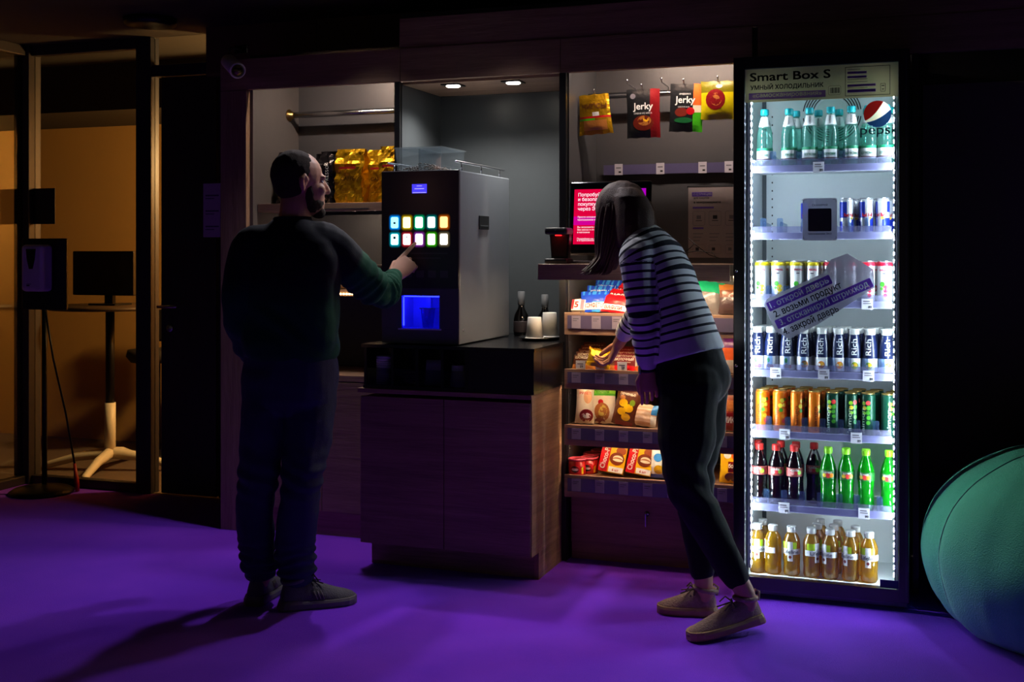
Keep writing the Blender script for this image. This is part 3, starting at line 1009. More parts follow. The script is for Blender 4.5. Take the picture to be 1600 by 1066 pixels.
BTN = [[('blue', (0, 120, 220), (150, 235, 255)), ('yellow', (150, 120, 0), (255, 248, 180)), ('green', (0, 140, 90), (225, 255, 250)), ('teal', (0, 90, 90), (240, 255, 255)), ('orange', (150, 70, 10), (255, 205, 130))],
       [('cyan', (0, 130, 150), (190, 250, 255)), ('red', (150, 30, 40), (255, 240, 240)), ('pink', (110, 40, 130), (255, 242, 255)), ('lime', (40, 140, 10), (245, 255, 215)), ('white', (90, 80, 60), (255, 252, 246))]]
for r_ in range(2):
    for i in range(5):
        nm, edge, mid = BTN[r_][i]
        xx = -2.172 + i * 0.0568
        zz = 1.478 - r_ * 0.0715
        q = MB()
        # lit cap; its coloured glow on the panel is put in as emissive rings
        q.prism(rrect(0.0555, 0.069, 0.014), glow('button_halo_' + nm, edge, 0.22), (xx, MY0 - 0.0002, zz), (1, 0, 0), (0, 0, 1), (0, -0.0006, 0))
        q.prism(rrect(0.047, 0.060, 0.010), glow('button_halo_inner_' + nm, edge, 0.7), (xx, MY0 - 0.0004, zz), (1, 0, 0), (0, 0, 1), (0, -0.0013, 0))
        q.prism(rrect(0.0405, 0.0535, 0.008), glow('button_edge_' + nm, edge, 1.6), (xx, MY0 - 0.0016, zz), (1, 0, 0), (0, 0, 1), (0, -0.0008, 0))
        q.prism(rrect(0.034, 0.047, 0.007), glow('button_cap_' + nm, mid, 1.9), (xx, MY0 - 0.0024, zz), (1, 0, 0), (0, 0, 1), (0, -0.0022, 0))
        if i == 0:
            q.box(xx - 0.005, xx + 0.005, MY0 - 0.0052, MY0 - 0.0046, zz - 0.006 + 0.008 * r_, zz + 0.002 + 0.010 * r_, pbr('icon', (20, 60, 70), 0.5))
        if (r_, i) == (1, 1):
            q.box(xx - 0.003, xx + 0.004, MY0 - 0.0052, MY0 - 0.0046, zz + 0.008, zz + 0.011, pbr('icon', (20, 60, 70), 0.5))
        o = q.build('button', m)
        o['label'] = nm + ' lit drink button'
# coin slot on the grey side
MB().box(MX1, MX1 + 0.004, 4.778, 4.895, 1.452, 1.512, BLACK, 0.0015).box(MX1 + 0.004, MX1 + 0.005, 4.79, 4.883, 1.466, 1.471, STEEL).build('coin_slot', m)
MB().lathe([(0.006, 0), (0.006, 0.003), (0.003, 0.004)], STEEL, n=12, M=Matrix.Translation((MX1, 4.60, 1.022)) @ Matrix.Rotation(radians(90), 4, 'Y')).build('lock', m)
# steel gallery rails on top
for xx, nm in ((MX1 - 0.02, 'g'), (MX0 + 0.02, 'g')):
    ya, yb = (4.57, 5.15)
    q = MB()
    q.tube([(xx, ya, MZ1 + 0.037), (xx, yb, MZ1 + 0.037)], 0.0045, STEEL, 8, rnd=True)
    for k in range(3):
        yy = ya + 0.06 + k * 0.23
        q.tube([(xx, yy, MZ1 - 0.001), (xx, yy, MZ1 + 0.036)], 0.0032, STEEL, 8)
    q.build('top_rail', m)
MB().box(MX0 + 0.03, MX1 - 0.03, 5.10, 5.15, MZ1 - 0.001, MZ1 + 0.003, STEEL).build('top_plate', m)
# clear bean hopper
hp = clear('hopper_clear', (232, 238, 242), 0.09, 0.04, (220, 228, 235))
h = MB()
ha, hb, hy0, hy1 = -2.225, -2.005, 4.66, 4.92
def hrect(z, g):
    return [Vector(p) for p in ((ha + g, hy0 + g, z), (hb - g, hy0 + g, z), (hb - g, hy1 - g, z), (ha + g, hy1 - g, z))]
h.rings([hrect(MZ1 + 0.001, 0.008), hrect(MZ1 + 0.105, 0.0)], hp, smooth=False)
h.box(ha - 0.006, hb + 0.006, hy0 - 0.006, hy1 + 0.006, MZ1 + 0.106, MZ1 + 0.111, hp)
h.box(-2.117, -2.113, hy0 + 0.01, hy1 - 0.01, MZ1 + 0.003, MZ1 + 0.104, hp)
hop = h.build('bean_hopper', m)
random.seed(11)
q = MB()
BEAN = pbr('coffee_bean', (96, 60, 38), 0.4)
for k in range(260):
    u, v = random.random(), random.random()
    hh = 0.012 + 0.028 * (1 - abs(2 * u - 1)) * random.random()
    p = (ha + 0.02 + u * (hb - ha - 0.04), hy0 + 0.02 + v * (hy1 - hy0 - 0.04), MZ1 + 0.006 + hh)
    q.ell(p, (0.0055, 0.004, 0.0032), BEAN, nu=7, nv=4, R=Matrix.Rotation(random.random() * 3, 3, 'Z'))
o = q.build('coffee_beans', hop)
o['kind'] = 'stuff'

# glass cup waiting in the alcove
t = thing('plastic_cup', 'small clear cup under the spout in the blue lit alcove', 'cup', (-2.045, MY0 + 0.06, az0))
MB().lathe([(0.022, 0.0), (0.023, 0.001), (0.031, 0.078), (0.0325, 0.08), (0.030, 0.078), (0.021, 0.004), (0.001, 0.003)], clear('cup_clear', (190, 200, 240), 0.08, 0.25, (150, 160, 220)), (-2.045, MY0 + 0.06, az0 + 0.0008), 24).build('cup', t)

# tray with upturned cups, syrup bottles
TZ = 0.9605
t = thing('cup_tray', 'round black tray holding two upturned paper cups on the organiser top', 'tray', (-1.675, 5.02, TZ))
MB().lathe([(0.075, 0.0), (0.086, 0.003), (0.098, 0.013), (0.101, 0.014), (0.099, 0.010), (0.085, 0.005), (0.001, 0.004)], pbr('tray_black', (20, 20, 22), 0.15), (-1.675, 5.02, TZ), 32, sx=0.95, sy=1.35).build('tray', t)
CUPP = pbr('cup_paper', (226, 222, 214), 0.6)
def upcup(x, y, z, lab, hgt, r0):
    t = thing('paper_cup', lab, 'cup', (x, y, z), 'upturned cups on the tray')
    MB().lathe([(r0, 0.002), (r0 * 0.75, hgt), (r0 * 0.73, hgt + 0.001), (r0 * 0.72, hgt - 0.004), (0.001, hgt - 0.005)], CUPP, (x, y, z), 32).build('cup', t)
    MB().tube([(x + r0 * cos(2 * pi * j / 32), y + r0 * sin(2 * pi * j / 32), z + 0.004) for j in range(32)], 0.003, CUPP, 8, closed=True).build('rim', t)
upcup(-1.690, 4.975, TZ + 0.0055, 'cream paper cup upside down on the tray, shorter and nearer the counter edge', 0.096, 0.040)
upcup(-1.655, 5.085, TZ + 0.0055, 'taller grey-green paper cup upside down behind the cream cup on the tray', 0.112, 0.041)

SYR = clear('syrup_glass', (150, 150, 155), 0.10, 0.05, (60, 40, 30))
SYRD = clear('syrup_glass_dark', (70, 56, 50), 0.12, 0.35, (26, 18, 14))
def syrup(x, y, z, lab, capc, h=0.175, rr=0.036):
    t = thing('syrup_bottle', lab, 'bottle', (x, y, z), 'syrup bottles round the coffee machine')
    MB().lathe([(0.001, 0.0), (rr - 0.003, 0.0), (rr, 0.004), (rr, h * 0.38), (rr * 0.9, h * 0.47), (rr * 0.45, h * 0.62), (rr * 0.38, h * 0.70), (rr * 0.38, h * 0.80), (0.001, h * 0.80)], SYRD, (x, y, z), 24).build('bottle', t)
    MB().lathe([(rr * 0.44, h * 0.70), (rr * 0.47, h * 0.71), (rr * 0.47, h), (rr * 0.40, h * 1.01), (0.001, h * 1.01)], pbr('cap_' + capc, {'grey': (118, 120, 124), 'black': (44, 44, 48), 'red': (170, 30, 26)}[capc], 0.35), (x, y, z), 20).build('cap', t)
    MB().lathe([(rr + 0.0006, h * 0.08), (rr + 0.0009, h * 0.09), (rr + 0.0009, h * 0.32), (rr + 0.0006, h * 0.33)], pbr('syrup_label', (58, 48, 50), 0.5), (x, y, z), 24).build('label', t)
    return t
syrup(-1.846, 5.24, TZ, 'dark syrup bottle with silver collar standing close to the machine side', 'grey', 0.205)
syrup(-1.742, 5.28, TZ, 'dark syrup bottle half hidden behind the upturned cups', 'grey', 0.19)
# tall bottle with white and red label on the near edge of the organiser
bx, by = -2.275, 4.70
t = thing('syrup_bottle', 'slim dark bottle with red and white neck beside the coffee machine front', 'bottle', (bx, by, TZ), 'syrup bottles round the coffee machine')
MB().lathe([(0.001, 0), (0.022, 0), (0.024, 0.004), (0.024, 0.058), (0.019, 0.075), (0.0105, 0.095), (0.010, 0.125), (0.001, 0.125)], SYRD, (bx, by, TZ + 0.0005), 20).build('bottle', t)
MB().lathe([(0.0245, 0.006), (0.0248, 0.007), (0.0248, 0.022), (0.0245, 0.023)], LABELW, (bx, by, TZ), 20).build('label', t)
MB().lathe([(0.0108, 0.11), (0.0115, 0.112), (0.0115, 0.178), (0.0105, 0.18), (0.001, 0.18)], LABELW, (bx, by, TZ), 16).lathe([(0.0112, 0.181), (0.012, 0.183), (0.0118, 0.212), (0.001, 0.213)], pbr('cap_red', (170, 30, 26), 0.35), (bx, by, TZ), 16).build('neck_label', t)
MB().tube([(bx, by, TZ + 0.095), (bx + 0.02, by - 0.012, TZ + 0.094), (bx + 0.034, by - 0.02, TZ + 0.090)], 0.003, STEEL, 8).build('spout', t)

# ================================================================== coffee bags on the cabinet shelf
def bag_mesh(mb, x, y, z, w, d, h, mat, seed, folded=True, M=None):
    """block-bottom foil bag: creased box with a rolled, pinched top"""
    nx, nz, ny = 12, 18, 5
    rings = []
    for k in range(nz + 1):
        v = k / nz
        zz = z + v * h
        pin = 1.0 if v < 0.72 else max(0.10, 1 - ((v - 0.72) / 0.28) * 0.9)
        ww = w * (1.0 - 0.05 * abs(v - 0.4)) * (1.0 if v < 0.75 else 1.0 + 0.05 * (v - 0.75))
        dd = d * pin
        ring = []
        per = [(-1 + 2 * i / nx, -1) for i in range(nx)] + [(1, -1 + 2 * i / ny) for i in range(ny)] + [(1 - 2 * i / nx, 1) for i in range(nx)] + [(-1, 1 - 2 * i / ny) for i in range(ny)]
        for (a, b) in per:
            px, py = a * ww / 2, b * dd / 2
            # tucked gusset on the sides towards the top
            if abs(a) == 1 and 0.05 < v:
                px -= a * 0.25 * d * (1 - abs(b)) * min(1, max(0, v - 0.35) * 1.6)
            nn = noise.noise(Vector((a * 2.3 + seed, b * 1.7, v * 5.0)))
            n2 = noise.noise(Vector((a * 6.3 + seed, b * 3.7, v * 11.0 + seed)))
            amp = (0.010 + 0.006 * v) * (1 if v > 0.02 else 0.2)
            px += nn * amp * 0.9 + n2 * 0.006
            py += (nn * amp + n2 * 0.009) * (1 if abs(b) == 1 else 0.3) - (0.02 * max(0, v - 0.8) / 0.2)
            ring.append((x + px, y + py, zz + n2 * 0.002 * (v > 0.05)))
        rings.append(ring)
    mb.rings(rings, mat, True, False, M)

GOLD = pbr('gold_foil', (224, 170, 24), 0.32, 0.75, vary=0.15, scale=18, bump=0.6, bscale=32)
BLKF = pbr('black_foil', (30, 27, 30), 0.22, 0.3, bump=0.3, bscale=40, coat=0.5)
REDP = pbr('red_print', (176, 22, 34), 0.4)
GOLDP = pbr('dark_gold_print', (120, 76, 12), 0.5)
zs = 1.5885
def coffee_bag(x, y, w, d, h, mat, seed, lab, extra=None, rz=0):
    t = thing('coffee_bag', lab, 'coffee bag', (x, y, zs), 'coffee bags on the cabinet shelf', (0, 0, rz))
    q = MB()
    bag_mesh(q, 0, 0, 0.001, w, d, h, mat, seed)
    q.build('bag', t, world=False)
    e = MB()
    if extra == 'gold':
        e.box(-w * 0.30, w * 0.28, -d / 2 - 0.0125, -d / 2 - 0.011, h * 0.63, h * 0.665, REDP)
        e.text('CAFFE', 0.026, GOLDP, (0, -d / 2 - 0.0125, h * 0.45), bold=0.02)
        e.box(-w * 0.25, w * 0.25, -d / 2 - 0.0125, -d / 2 - 0.011, h * 0.20, h * 0.205, GOLDP)
        e.build('print', t, world=False)
    elif extra == 'white':
        e.box(-0.045, 0.01, -d * 0.30, -d * 0.29, h * 0.86, h * 0.99, LABELW, M=Matrix.Rotation(radians(-8), 4, 'Z'))
        e.build('sticker', t, world=False)
        e = MB()
        e.box(-w * 0.4, w * 0.35, -d / 2 - 0.012, -d / 2 - 0.0105, h * 0.70, h * 0.735, REDP)
        e.box(-w * 0.3, w * 0.2, -d / 2 - 0.012, -d / 2 - 0.0105, h * 0.30, h * 0.33, GREYINK)
        e.build('print', t, world=False)
    elif extra == 'spine':
        e.text('ESPRESSO', 0.024, LABELW, (w * 0.15, -d / 2 - 0.0125, h * 0.5), (0, 0, 1), (-1, 0, 0), space=1.15)
        e.build('print', t, world=False)
    return t
coffee_bag(-3.035, 5.18, 0.15, 0.10, 0.262, BLKF, 1.0, 'black foil coffee bag with a white sticker on its folded top', 'white', radians(8))
coffee_bag(-2.87, 5.24, 0.13, 0.09, 0.255, BLKF, 7.0, 'black foil coffee bag hidden behind the man', None)
coffee_bag(-2.795, 5.13, 0.085, 0.11, 0.255, BLKF, 4.0, 'slim black coffee bag with white spine lettering beside the gold bags', 'spine')
coffee_bag(-2.672, 5.12, 0.145, 0.10, 0.262, GOLD, 2.0, 'crumpled gold foil coffee bag next to the slim black bag', 'gold', radians(4))
coffee_bag(-2.545, 5.20, 0.125, 0.10, 0.262, GOLD, 5.0, 'gold foil coffee bag set back between two other gold bags', 'gold', radians(-3))
coffee_bag(-2.437, 5.12, 0.14, 0.10, 0.270, GOLD, 9.0, 'gold foil coffee bag against the niche partition', 'gold', radians(-5))

# instant coffee jar on the middle shelf, and a bowl-like pack beside it
jx, jy, jz = -2.52, 5.16, 1.1725
t = thing('coffee_jar', 'glass instant coffee jar with dark lid and red label on the middle shelf', 'jar', (jx, jy, jz))
MB().lathe([(0.001, 0), (0.047, 0), (0.05, 0.005), (0.05, 0.085), (0.046, 0.095), (0.001, 0.095)], clear('jar_glass', (220, 214, 208), 0.1, 0.35, (72, 40, 22)), (jx, jy, jz + 0.0005), 24).build('jar', t)
MB().lathe([(0.049, 0.0955), (0.051, 0.097), (0.051, 0.118), (0.048, 0.121), (0.001, 0.121)], pbr('jar_lid', (42, 34, 34), 0.35), (jx, jy, jz), 24).build('lid', t)
q = MB().lathe([(0.0505, 0.03), (0.0508, 0.031), (0.0508, 0.08), (0.0505, 0.081)], pbr('jar_label', (206, 196, 186), 0.5), (jx, jy, jz), 24)
def wrapf(cx, cy, r, z0):
    return lambda x, y: Vector((cx + r * sin(x / r), cy - r * cos(x / r), z0 + y))
q.text_on('coffee', 0.026, REDP, wrapf(jx, jy, 0.0513, jz + 0.058), bold=0.03)
q.build('label', t)
t = thing('sugar_pack', 'small pale pack lying on the middle shelf under the coffee bags', 'pack', (-2.75, 5.15, jz))
MB().box(-2.82, -2.70, 5.10, 5.20, jz + 0.001, jz + 0.045, pbr('sugar_pack_paper', (190, 160, 120), 0.6), 0.012, seg=3).build('pack', t)
# ================================================================== snacks
def col_mat(rgb, rough=0.3, coat=0.3, metal=0.0):
    return pbr('print_%d_%d_%d_%d' % (rgb[0], rgb[1], rgb[2], int(metal * 10)), rgb, rough, metal, vary=0.08, scale=25, bump=0.18, bscale=60, coat=coat)


def pack_surface(w, h, d, seed, wr=1.0):
    """front of a sealed pillow pack: (x, z) -> y"""
    def f(x, z):
        u, v = max(-1, min(1, 2 * x / w)), max(0, min(1, z / h))
        k = max(0.0, 1 - abs(u) ** 2.2) ** 0.65 * max(0.0, 1 - (min(1.0, abs(2 * v - 1) / 0.93)) ** 3.0) ** 0.7
        n = noise.noise(Vector((u * 2.1 + seed, v * 3.3, seed * 1.7))) * 0.22 + noise.noise(Vector((u * 5.0, v * 7.5 + seed, 3.1))) * 0.10
        return d / 2 * k * (1 + wr * n)
    return f


def soft_pack(name, label, cat, loc, w, h, d, base, regions=(), texts=(), rot=None, group=None, seed=1.0, hole=False, top=1.0, shapes=(), part='bag'):
    t = thing(name, label, cat, loc, group, rot)
    f = pack_surface(w, h, d, seed)
    nx, nz = 14, 20
    q = MB()
    for side in (-1, 1):
        vs_, fs = [], []
        for k in range(nz + 1):
            v = k / nz
            taper = 1 - 0.05 * sin(pi * v) * (d / w) * 3 + 0.0
            for i in range(nx + 1):
                u = -1 + 2 * i / nx
                x, z = u * w / 2 * taper * (1 + (top - 1) * v), v * h
                y = f(u * w / 2, z) + 0.0008
                crimp = 0.0014 * sin(u * 26) if (v < 0.06 or v > 0.94) else 0
                vs_.append((x, side * y + crimp, z + 0.0015 * sin(u * 9 + seed) * (1 if v > 0.9 or v < 0.1 else 0)))
        groups = {}
        for k in range(nz):
            for i in range(nx):
                u, v = -1 + 2 * (i + 0.5) / nx, (k + 0.5) / nz
                mt = base
                for (cond, mm) in regions:
                    if cond(u, v):
                        mt = mm
                a = k * (nx + 1) + i
                groups.setdefault(mt, []).append((a, a + 1, a + nx + 2, a + nx + 1))
        for mt, fs in groups.items():
            q.add(vs_, fs, mt, True)
    for (body, size, mt, cx, cz, bold, fit) in texts:
        q.text_on(body, size, mt, lambda x, y: Vector((cx + x, -f(cx + x, cz + y) - 0.0022, cz + y)), bold, 1.0, fit)
    for (cx, cz, rx, rz, mt) in shapes:
        n = 18
        ring = [(cx + rx * cos(2 * pi * j / n), cz + rz * sin(2 * pi * j / n)) for j in range(n)]
        inner = [(cx + 0.5 * rx * cos(2 * pi * j / n), cz + 0.5 * rz * sin(2 * pi * j / n)) for j in range(n)]
        pv = [Vector((a, -f(a, b) - 0.0016, b)) for a, b in ring + inner] + [Vector((cx, -f(cx, cz) - 0.0016, cz))]
        pf = [(j, (j + 1) % n, n + (j + 1) % n, n + j) for j in range(n)] + [(n + j, n + (j + 1) % n, 2 * n) for j in range(n)]
        q.add(pv, pf, mt, True)
    q.build(part, t, world=False)
    return t


RED = col_mat((196, 18, 30))
DRED = col_mat((120, 14, 22))
YEL = col_mat((240, 190, 20))
YEL2 = col_mat((236, 212, 60))
GRN = col_mat((70, 190, 30))
LGRN = col_mat((130, 230, 40))
TEAL = col_mat((20, 160, 110))
BLU = col_mat((26, 70, 200))
LBLU = col_mat((60, 150, 230))
BRN = col_mat((92, 44, 24))
LBRN = col_mat((176, 110, 52))
CREAM = col_mat((236, 226, 196))
WHT = col_mat((236, 236, 232))
ORNG = col_mat((236, 104, 40))
BLKP = col_mat((26, 28, 32))
PURP = col_mat((96, 30, 120))
PINK = col_mat((236, 110, 130))
GOLDF = pbr('gold_wrap', (222, 168, 30), 0.25, 0.7, vary=0.1, bump=0.4, bscale=50)

# ---- bags on the upper rail, each on its own hook
HK = [(932, 0.150, 0.180), (1006, 0.148, 0.220), (1071, 0.145, 0.215), (1124, 0.150, 0.165)]
HY = 5.10
hooks = []
for i, (px, w_, h_) in enumerate(HK):
    hx = xat(px, HY)
    ztop = [2.066, 2.080, 2.094, 2.098][i]
    MB().tube([(hx, 5.262, 2.072), (hx, 5.24, ztop + 0.004), (hx, HY - 0.03, ztop - 0.012), (hx, HY - 0.045, ztop + 0.004)], 0.0028, STEEL, 8, rnd=True).ell((hx, HY - 0.045, ztop + 0.007), (0.005, 0.005, 0.005), STEEL, nu=10, nv=6).build('display_hook', k_)
    hooks.append((hx, ztop))
for px in (981, 1034):
    hx = xat(px, HY)
    MB().tube([(hx, 5.262, 2.080), (hx, 5.23, 2.098), (hx, HY, 2.10), (hx, HY - 0.01, 2.112)], 0.0028, STEEL, 8, rnd=True).ell((hx, HY - 0.01, 2.115), (0.005, 0.005, 0.005), STEEL, nu=10, nv=6).build('display_hook', k_)
G = 'bags on the upper rail'
hx, zt = hooks[0]
soft_pack('snack_bag', 'gold snack bag with red band hanging from the rail next to the niche', 'snack bag', (hx, HY, zt - 0.185), 0.155, 0.180, 0.035, GOLDF,
          [(lambda u, v: 0.40 < v < 0.47, RED), (lambda u, v: 0.12 < v < 0.36 and abs(u) < 0.75, LBRN), (lambda u, v: 0.36 < v < 0.42 and u < 0, GRN), (lambda u, v: 0.47 < v < 0.54 and -0.2 < u < 0.3, WHT)],
          [('ЧИПСЫ', 0.03, BRN, 0, 0.125, 0.03, 0.11)], (0, radians(-4), radians(8)), G, 1.3, top=0.86)
hx, zt = hooks[1]
soft_pack('snack_bag', 'black jerky bag with dark red side hanging from the rail', 'snack bag', (hx, HY, zt - 0.222), 0.148, 0.216, 0.022, BLKP,
          [(lambda u, v: u > 0.42, DRED)], [('Jerky', 0.042, WHT, 0.0, 0.135, 0.02, 0.088), ('СНЕКИ ИЗ МЯСА', 0.010, WHT, 0, 0.108, 0.0, 0.08)], (0, radians(-1), radians(5)), G, 2.4,
          shapes=[(0.0, 0.065, 0.046, 0.034, col_mat((110, 34, 22))), (0.005, 0.075, 0.030, 0.022, LBRN), (0.012, 0.08, 0.012, 0.01, YEL), (-0.045, 0.185, 0.012, 0.012, GREYINK)])
hx, zt = hooks[2]
soft_pack('snack_bag', 'black jerky bag with orange corner and green base hanging from the rail', 'snack bag', (hx, HY, zt - 0.216), 0.145, 0.210, 0.022, BLKP,
          [(lambda u, v: u > 0.42, ORNG), (lambda u, v: u > 0.42 and v < 0.42, GRN), (lambda u, v: u > 0.42 and 0.42 < v < 0.55, CREAM)],
          [('Jerky', 0.042, WHT, -0.005, 0.135, 0.02, 0.088), ('ИНДЕЙКА', 0.009, WHT, -0.005, 0.165, 0.0, 0.05), ('ОСТРАЯ', 0.008, WHT, -0.01, 0.108, 0.0, 0.05)], (0, radians(2), radians(3)), G, 3.1,
          shapes=[(-0.02, 0.085, 0.028, 0.02, col_mat((120, 40, 30))), (0.02, 0.09, 0.018, 0.016, RED), (-0.01, 0.05, 0.04, 0.012, col_mat((30, 110, 60)))])
hx, zt = hooks[3]
soft_pack('snack_bag', 'yellow snack bag hanging from the rail next to the fridge', 'snack bag', (hx, HY, zt - 0.170), 0.160, 0.165, 0.03, col_mat((206, 190, 10)),
          [(lambda u, v: v > 0.72, col_mat((110, 104, 10)))], [], (0, 0, radians(3)), G, 4.4,
          shapes=[(-0.015, 0.085, 0.042, 0.045, DRED), (-0.012, 0.085, 0.024, 0.028, LBRN), (0.0, 0.142, 0.014, 0.008, WHT)])

# ---- kiosk ledge: scanner, tablet, poster, cables
LZ = 1.3035
t = thing('barcode_scanner', 'black pedestal barcode scanner with a red light on the kiosk ledge', 'scanner', (-1.50, 4.75, LZ))
SC = pbr('scanner_black', (26, 26, 29), 0.35)
sx = -1.505
MB().box(sx - 0.050, sx + 0.050, 4.70, 4.80, LZ, LZ + 0.022, SC, 0.008).prism([(-0.036, 0.02), (0.036, 0.02), (0.044, 0.125), (-0.044, 0.125)], SC, (sx, 4.76, LZ), (1, 0, 0), (0, 0, 1), (0, 0.035, 0)).build('base', t)
MB().box(sx - 0.050, sx + 0.050, 4.70, 4.80, LZ + 0.122, LZ + 0.152, SC, 0.010).build('head', t)
MB().prism([(-0.031, 0.03), (0.031, 0.03), (0.038, 0.115), (-0.038, 0.115)], pbr('scan_window', (60, 14, 20), 0.08), (sx, 4.7595, LZ), (1, 0, 0), (0, 0, 1), (0, -0.003, 0)).build('scan_window', t)
MB().box(sx - 0.012, sx + 0.012, 4.735, 4.75, LZ + 0.1175, LZ + 0.1215, glow('scan_red', (255, 20, 24), 5)).build('lamp', t)
MB().box(sx - 0.003, sx + 0.003, 4.699, 4.7005, LZ + 0.138, LZ + 0.144, GREYINK).build('mark', t)

t = thing('tablet_kiosk', 'tablet kiosk showing a magenta payment page on the ledge by the woman', 'tablet', (-1.317, 4.86, LZ))
kx0, kx1 = -1.500, -1.137
T_ = Matrix.Translation((0, 4.86, 1.34)) @ Matrix.Rotation(radians(-6), 4, 'X')
MB().box(kx0, kx1, -0.012, 0.012, 0.0, 0.318, pbr('tablet_black', (10, 10, 13), 0.12), 0.011, M=T_, seg=4).build('frame', t)
scr = MB()
a, b = kx0 + 0.026, kx1 - 0.022
scr.box(a, b, -0.0135, -0.0125, 0.045, 0.283, glow('page_red', (226, 0, 62), 0.95), M=T_)
scr.box(a, b, -0.0141, -0.0136, 0.128, 0.165, glow('page_magenta', (214, 0, 150), 0.95), M=T_)
scr.box(b - 0.12, b, -0.0141, -0.0136, 0.245, 0.283, glow('page_violet', (170, 0, 190), 0.95), M=T_)
scr.box(b - 0.10, b, -0.0141, -0.0136, 0.17, 0.243, glow('page_pale', (170, 180, 235), 0.9), M=T_)
WT = glow('page_text', (255, 226, 236), 1.1)
def scr_text(body, size, x, z, bold):
    v, f = text_geo(body, size, bold)
    wd = max(p[0] for p in v) - min(p[0] for p in v)
    p = T_ @ Vector((x + wd / 2, -0.0147, z))
    scr.text(body, size, WT, p, (1, 0, 0), T_.to_3x3() @ Vector((0, 0, 1)), bold)
for k, s_ in enumerate(('Попробуйте бесконтактную', 'и безопасную', 'покупку в ЭКО', 'через ЭКО')):
    scr_text(s_, 0.0205, a + 0.018, 0.258 - k * 0.0205, 0.02)
for k, (s_, z_) in enumerate((('Просто отсканируйте', 0.162), ('приложением код', 0.149), ('Вы экономите время', 0.118), ('без кассы и очереди', 0.107), ('в магазине', 0.096), ('Подробнее на сайте', 0.068), ('и в приложении', 0.060))):
    scr_text(s_, 0.0105, a + 0.018, z_, 0.012)
scr.build('screen', t)
MB().prism([(-0.055, 0.0), (0.055, 0.0), (0.02, 0.05), (-0.02, 0.05)], pbr('stand_grey', (110, 112, 116), 0.3, 0.8), (-1.32, 4.885, LZ), (1, 0, 0), (0, 0, 1), (0, 0.02, 0)).lathe([(0.001, 0), (0.07, 0), (0.06, 0.008), (0.001, 0.012)], pbr('stand_grey', (110, 112, 116), 0.3, 0.8), (-1.32, 4.85, LZ), 24, sy=0.6).build('stand', t)
MB().box(kx0 + 0.002, kx0 + 0.13, 4.79, 4.815, LZ, LZ + 0.012, pbr('stand_grey', (110, 112, 116), 0.3, 0.8), 0.003).build('card_slot', t)

t = thing('info_poster', 'grey printed instruction sheet fixed on the board behind the kiosk ledge', 'poster', (-0.97, BY - 0.004, 1.33))
PY = BY - 0.005
q = MB().box(-1.083, -0.845, PY, PY + 0.003, 1.327, 1.652, pbr('poster_sheet', (158, 146, 148), 0.6))
ZV = lambda z: z
q.box(-1.066, -0.972, PY - 0.001, PY, 1.609, 1.629, VIOLET)
q.text('ИНСТРУКЦИЯ', 0.013, LABELW, (-1.019, PY - 0.0015, 1.619), bold=0.02, fit=0.086)
q.text('для покупок', 0.012, INK, (-1.022, PY - 0.001, 1.600), bold=0.02)
q.text('в микромаркете', 0.013, INK, (-0.995, PY - 0.001, 1.580), bold=0.03, fit=0.125)
q.box(-1.062, -0.965, PY - 0.001, PY, 1.553, 1.562, VIOLET)
q.box(-1.062, -1.012, PY - 0.001, PY, 1.459, 1.467, VIOLET)
for i in range(3):
    cx = -1.034 + i * 0.075
    q.tube([(cx + p[0], PY - 0.0006, 1.508 + p[1]) for p in rrect(0.056, 0.066, 0.008)], 0.0007, GREYINK, 4, closed=True)
    q.box(cx - 0.01, cx + 0.01, PY - 0.001, PY, 1.505, 1.522, INK if i == 1 else GREYINK)
    q.box(cx - 0.014, cx + 0.014, PY - 0.001, PY, 1.496, 1.499, INK)
    for j in range(3):
        q.box(cx - 0.026, cx + 0.02 - 0.008 * j, PY - 0.001, PY, 1.436 - j * 0.016, 1.439 - j * 0.016, GREYINK)
    q.tube([(cx + p[0], PY - 0.0006, 1.366 + p[1]) for p in rrect(0.056, 0.040, 0.006)], 0.0006, GREYINK, 4, closed=True)
    q.box(cx - 0.015, cx + 0.0, PY - 0.001, PY, 1.360, 1.374, INK if i < 2 else GREYINK)
q.build('sheet', t)
MB().box(-1.088, -0.84, PY - 0.002, PY + 0.003, 1.653, 1.657, STEEL).build('clip_rail', t)
t = thing('kiosk_cable', 'loose black cables trailing over the kiosk ledge below the poster', 'cable', (-1.07, 5.3, LZ))
q = MB()
cz = LZ
for pts in ([(1075, 372), (1090, 385), (1108, 398), (1125, 404)], [(1070, 395), (1092, 392), (1115, 396), (1120, 404)], [(1062, 399), (1078, 388), (1086, 380)]):
    q.tube([at(p[0], p[1], Y=5.15 + 0.01 * i) for i, p in enumerate(pts)], 0.0022, INK, 6)
q.build('cord', t)

# ---- shelf one: sweets
S1, S2, S3, S4 = (SH[i][0] + 0.0008 for i in range(4))
yf = 4.93
def X(px, y=yf):
    return xat(px, y)

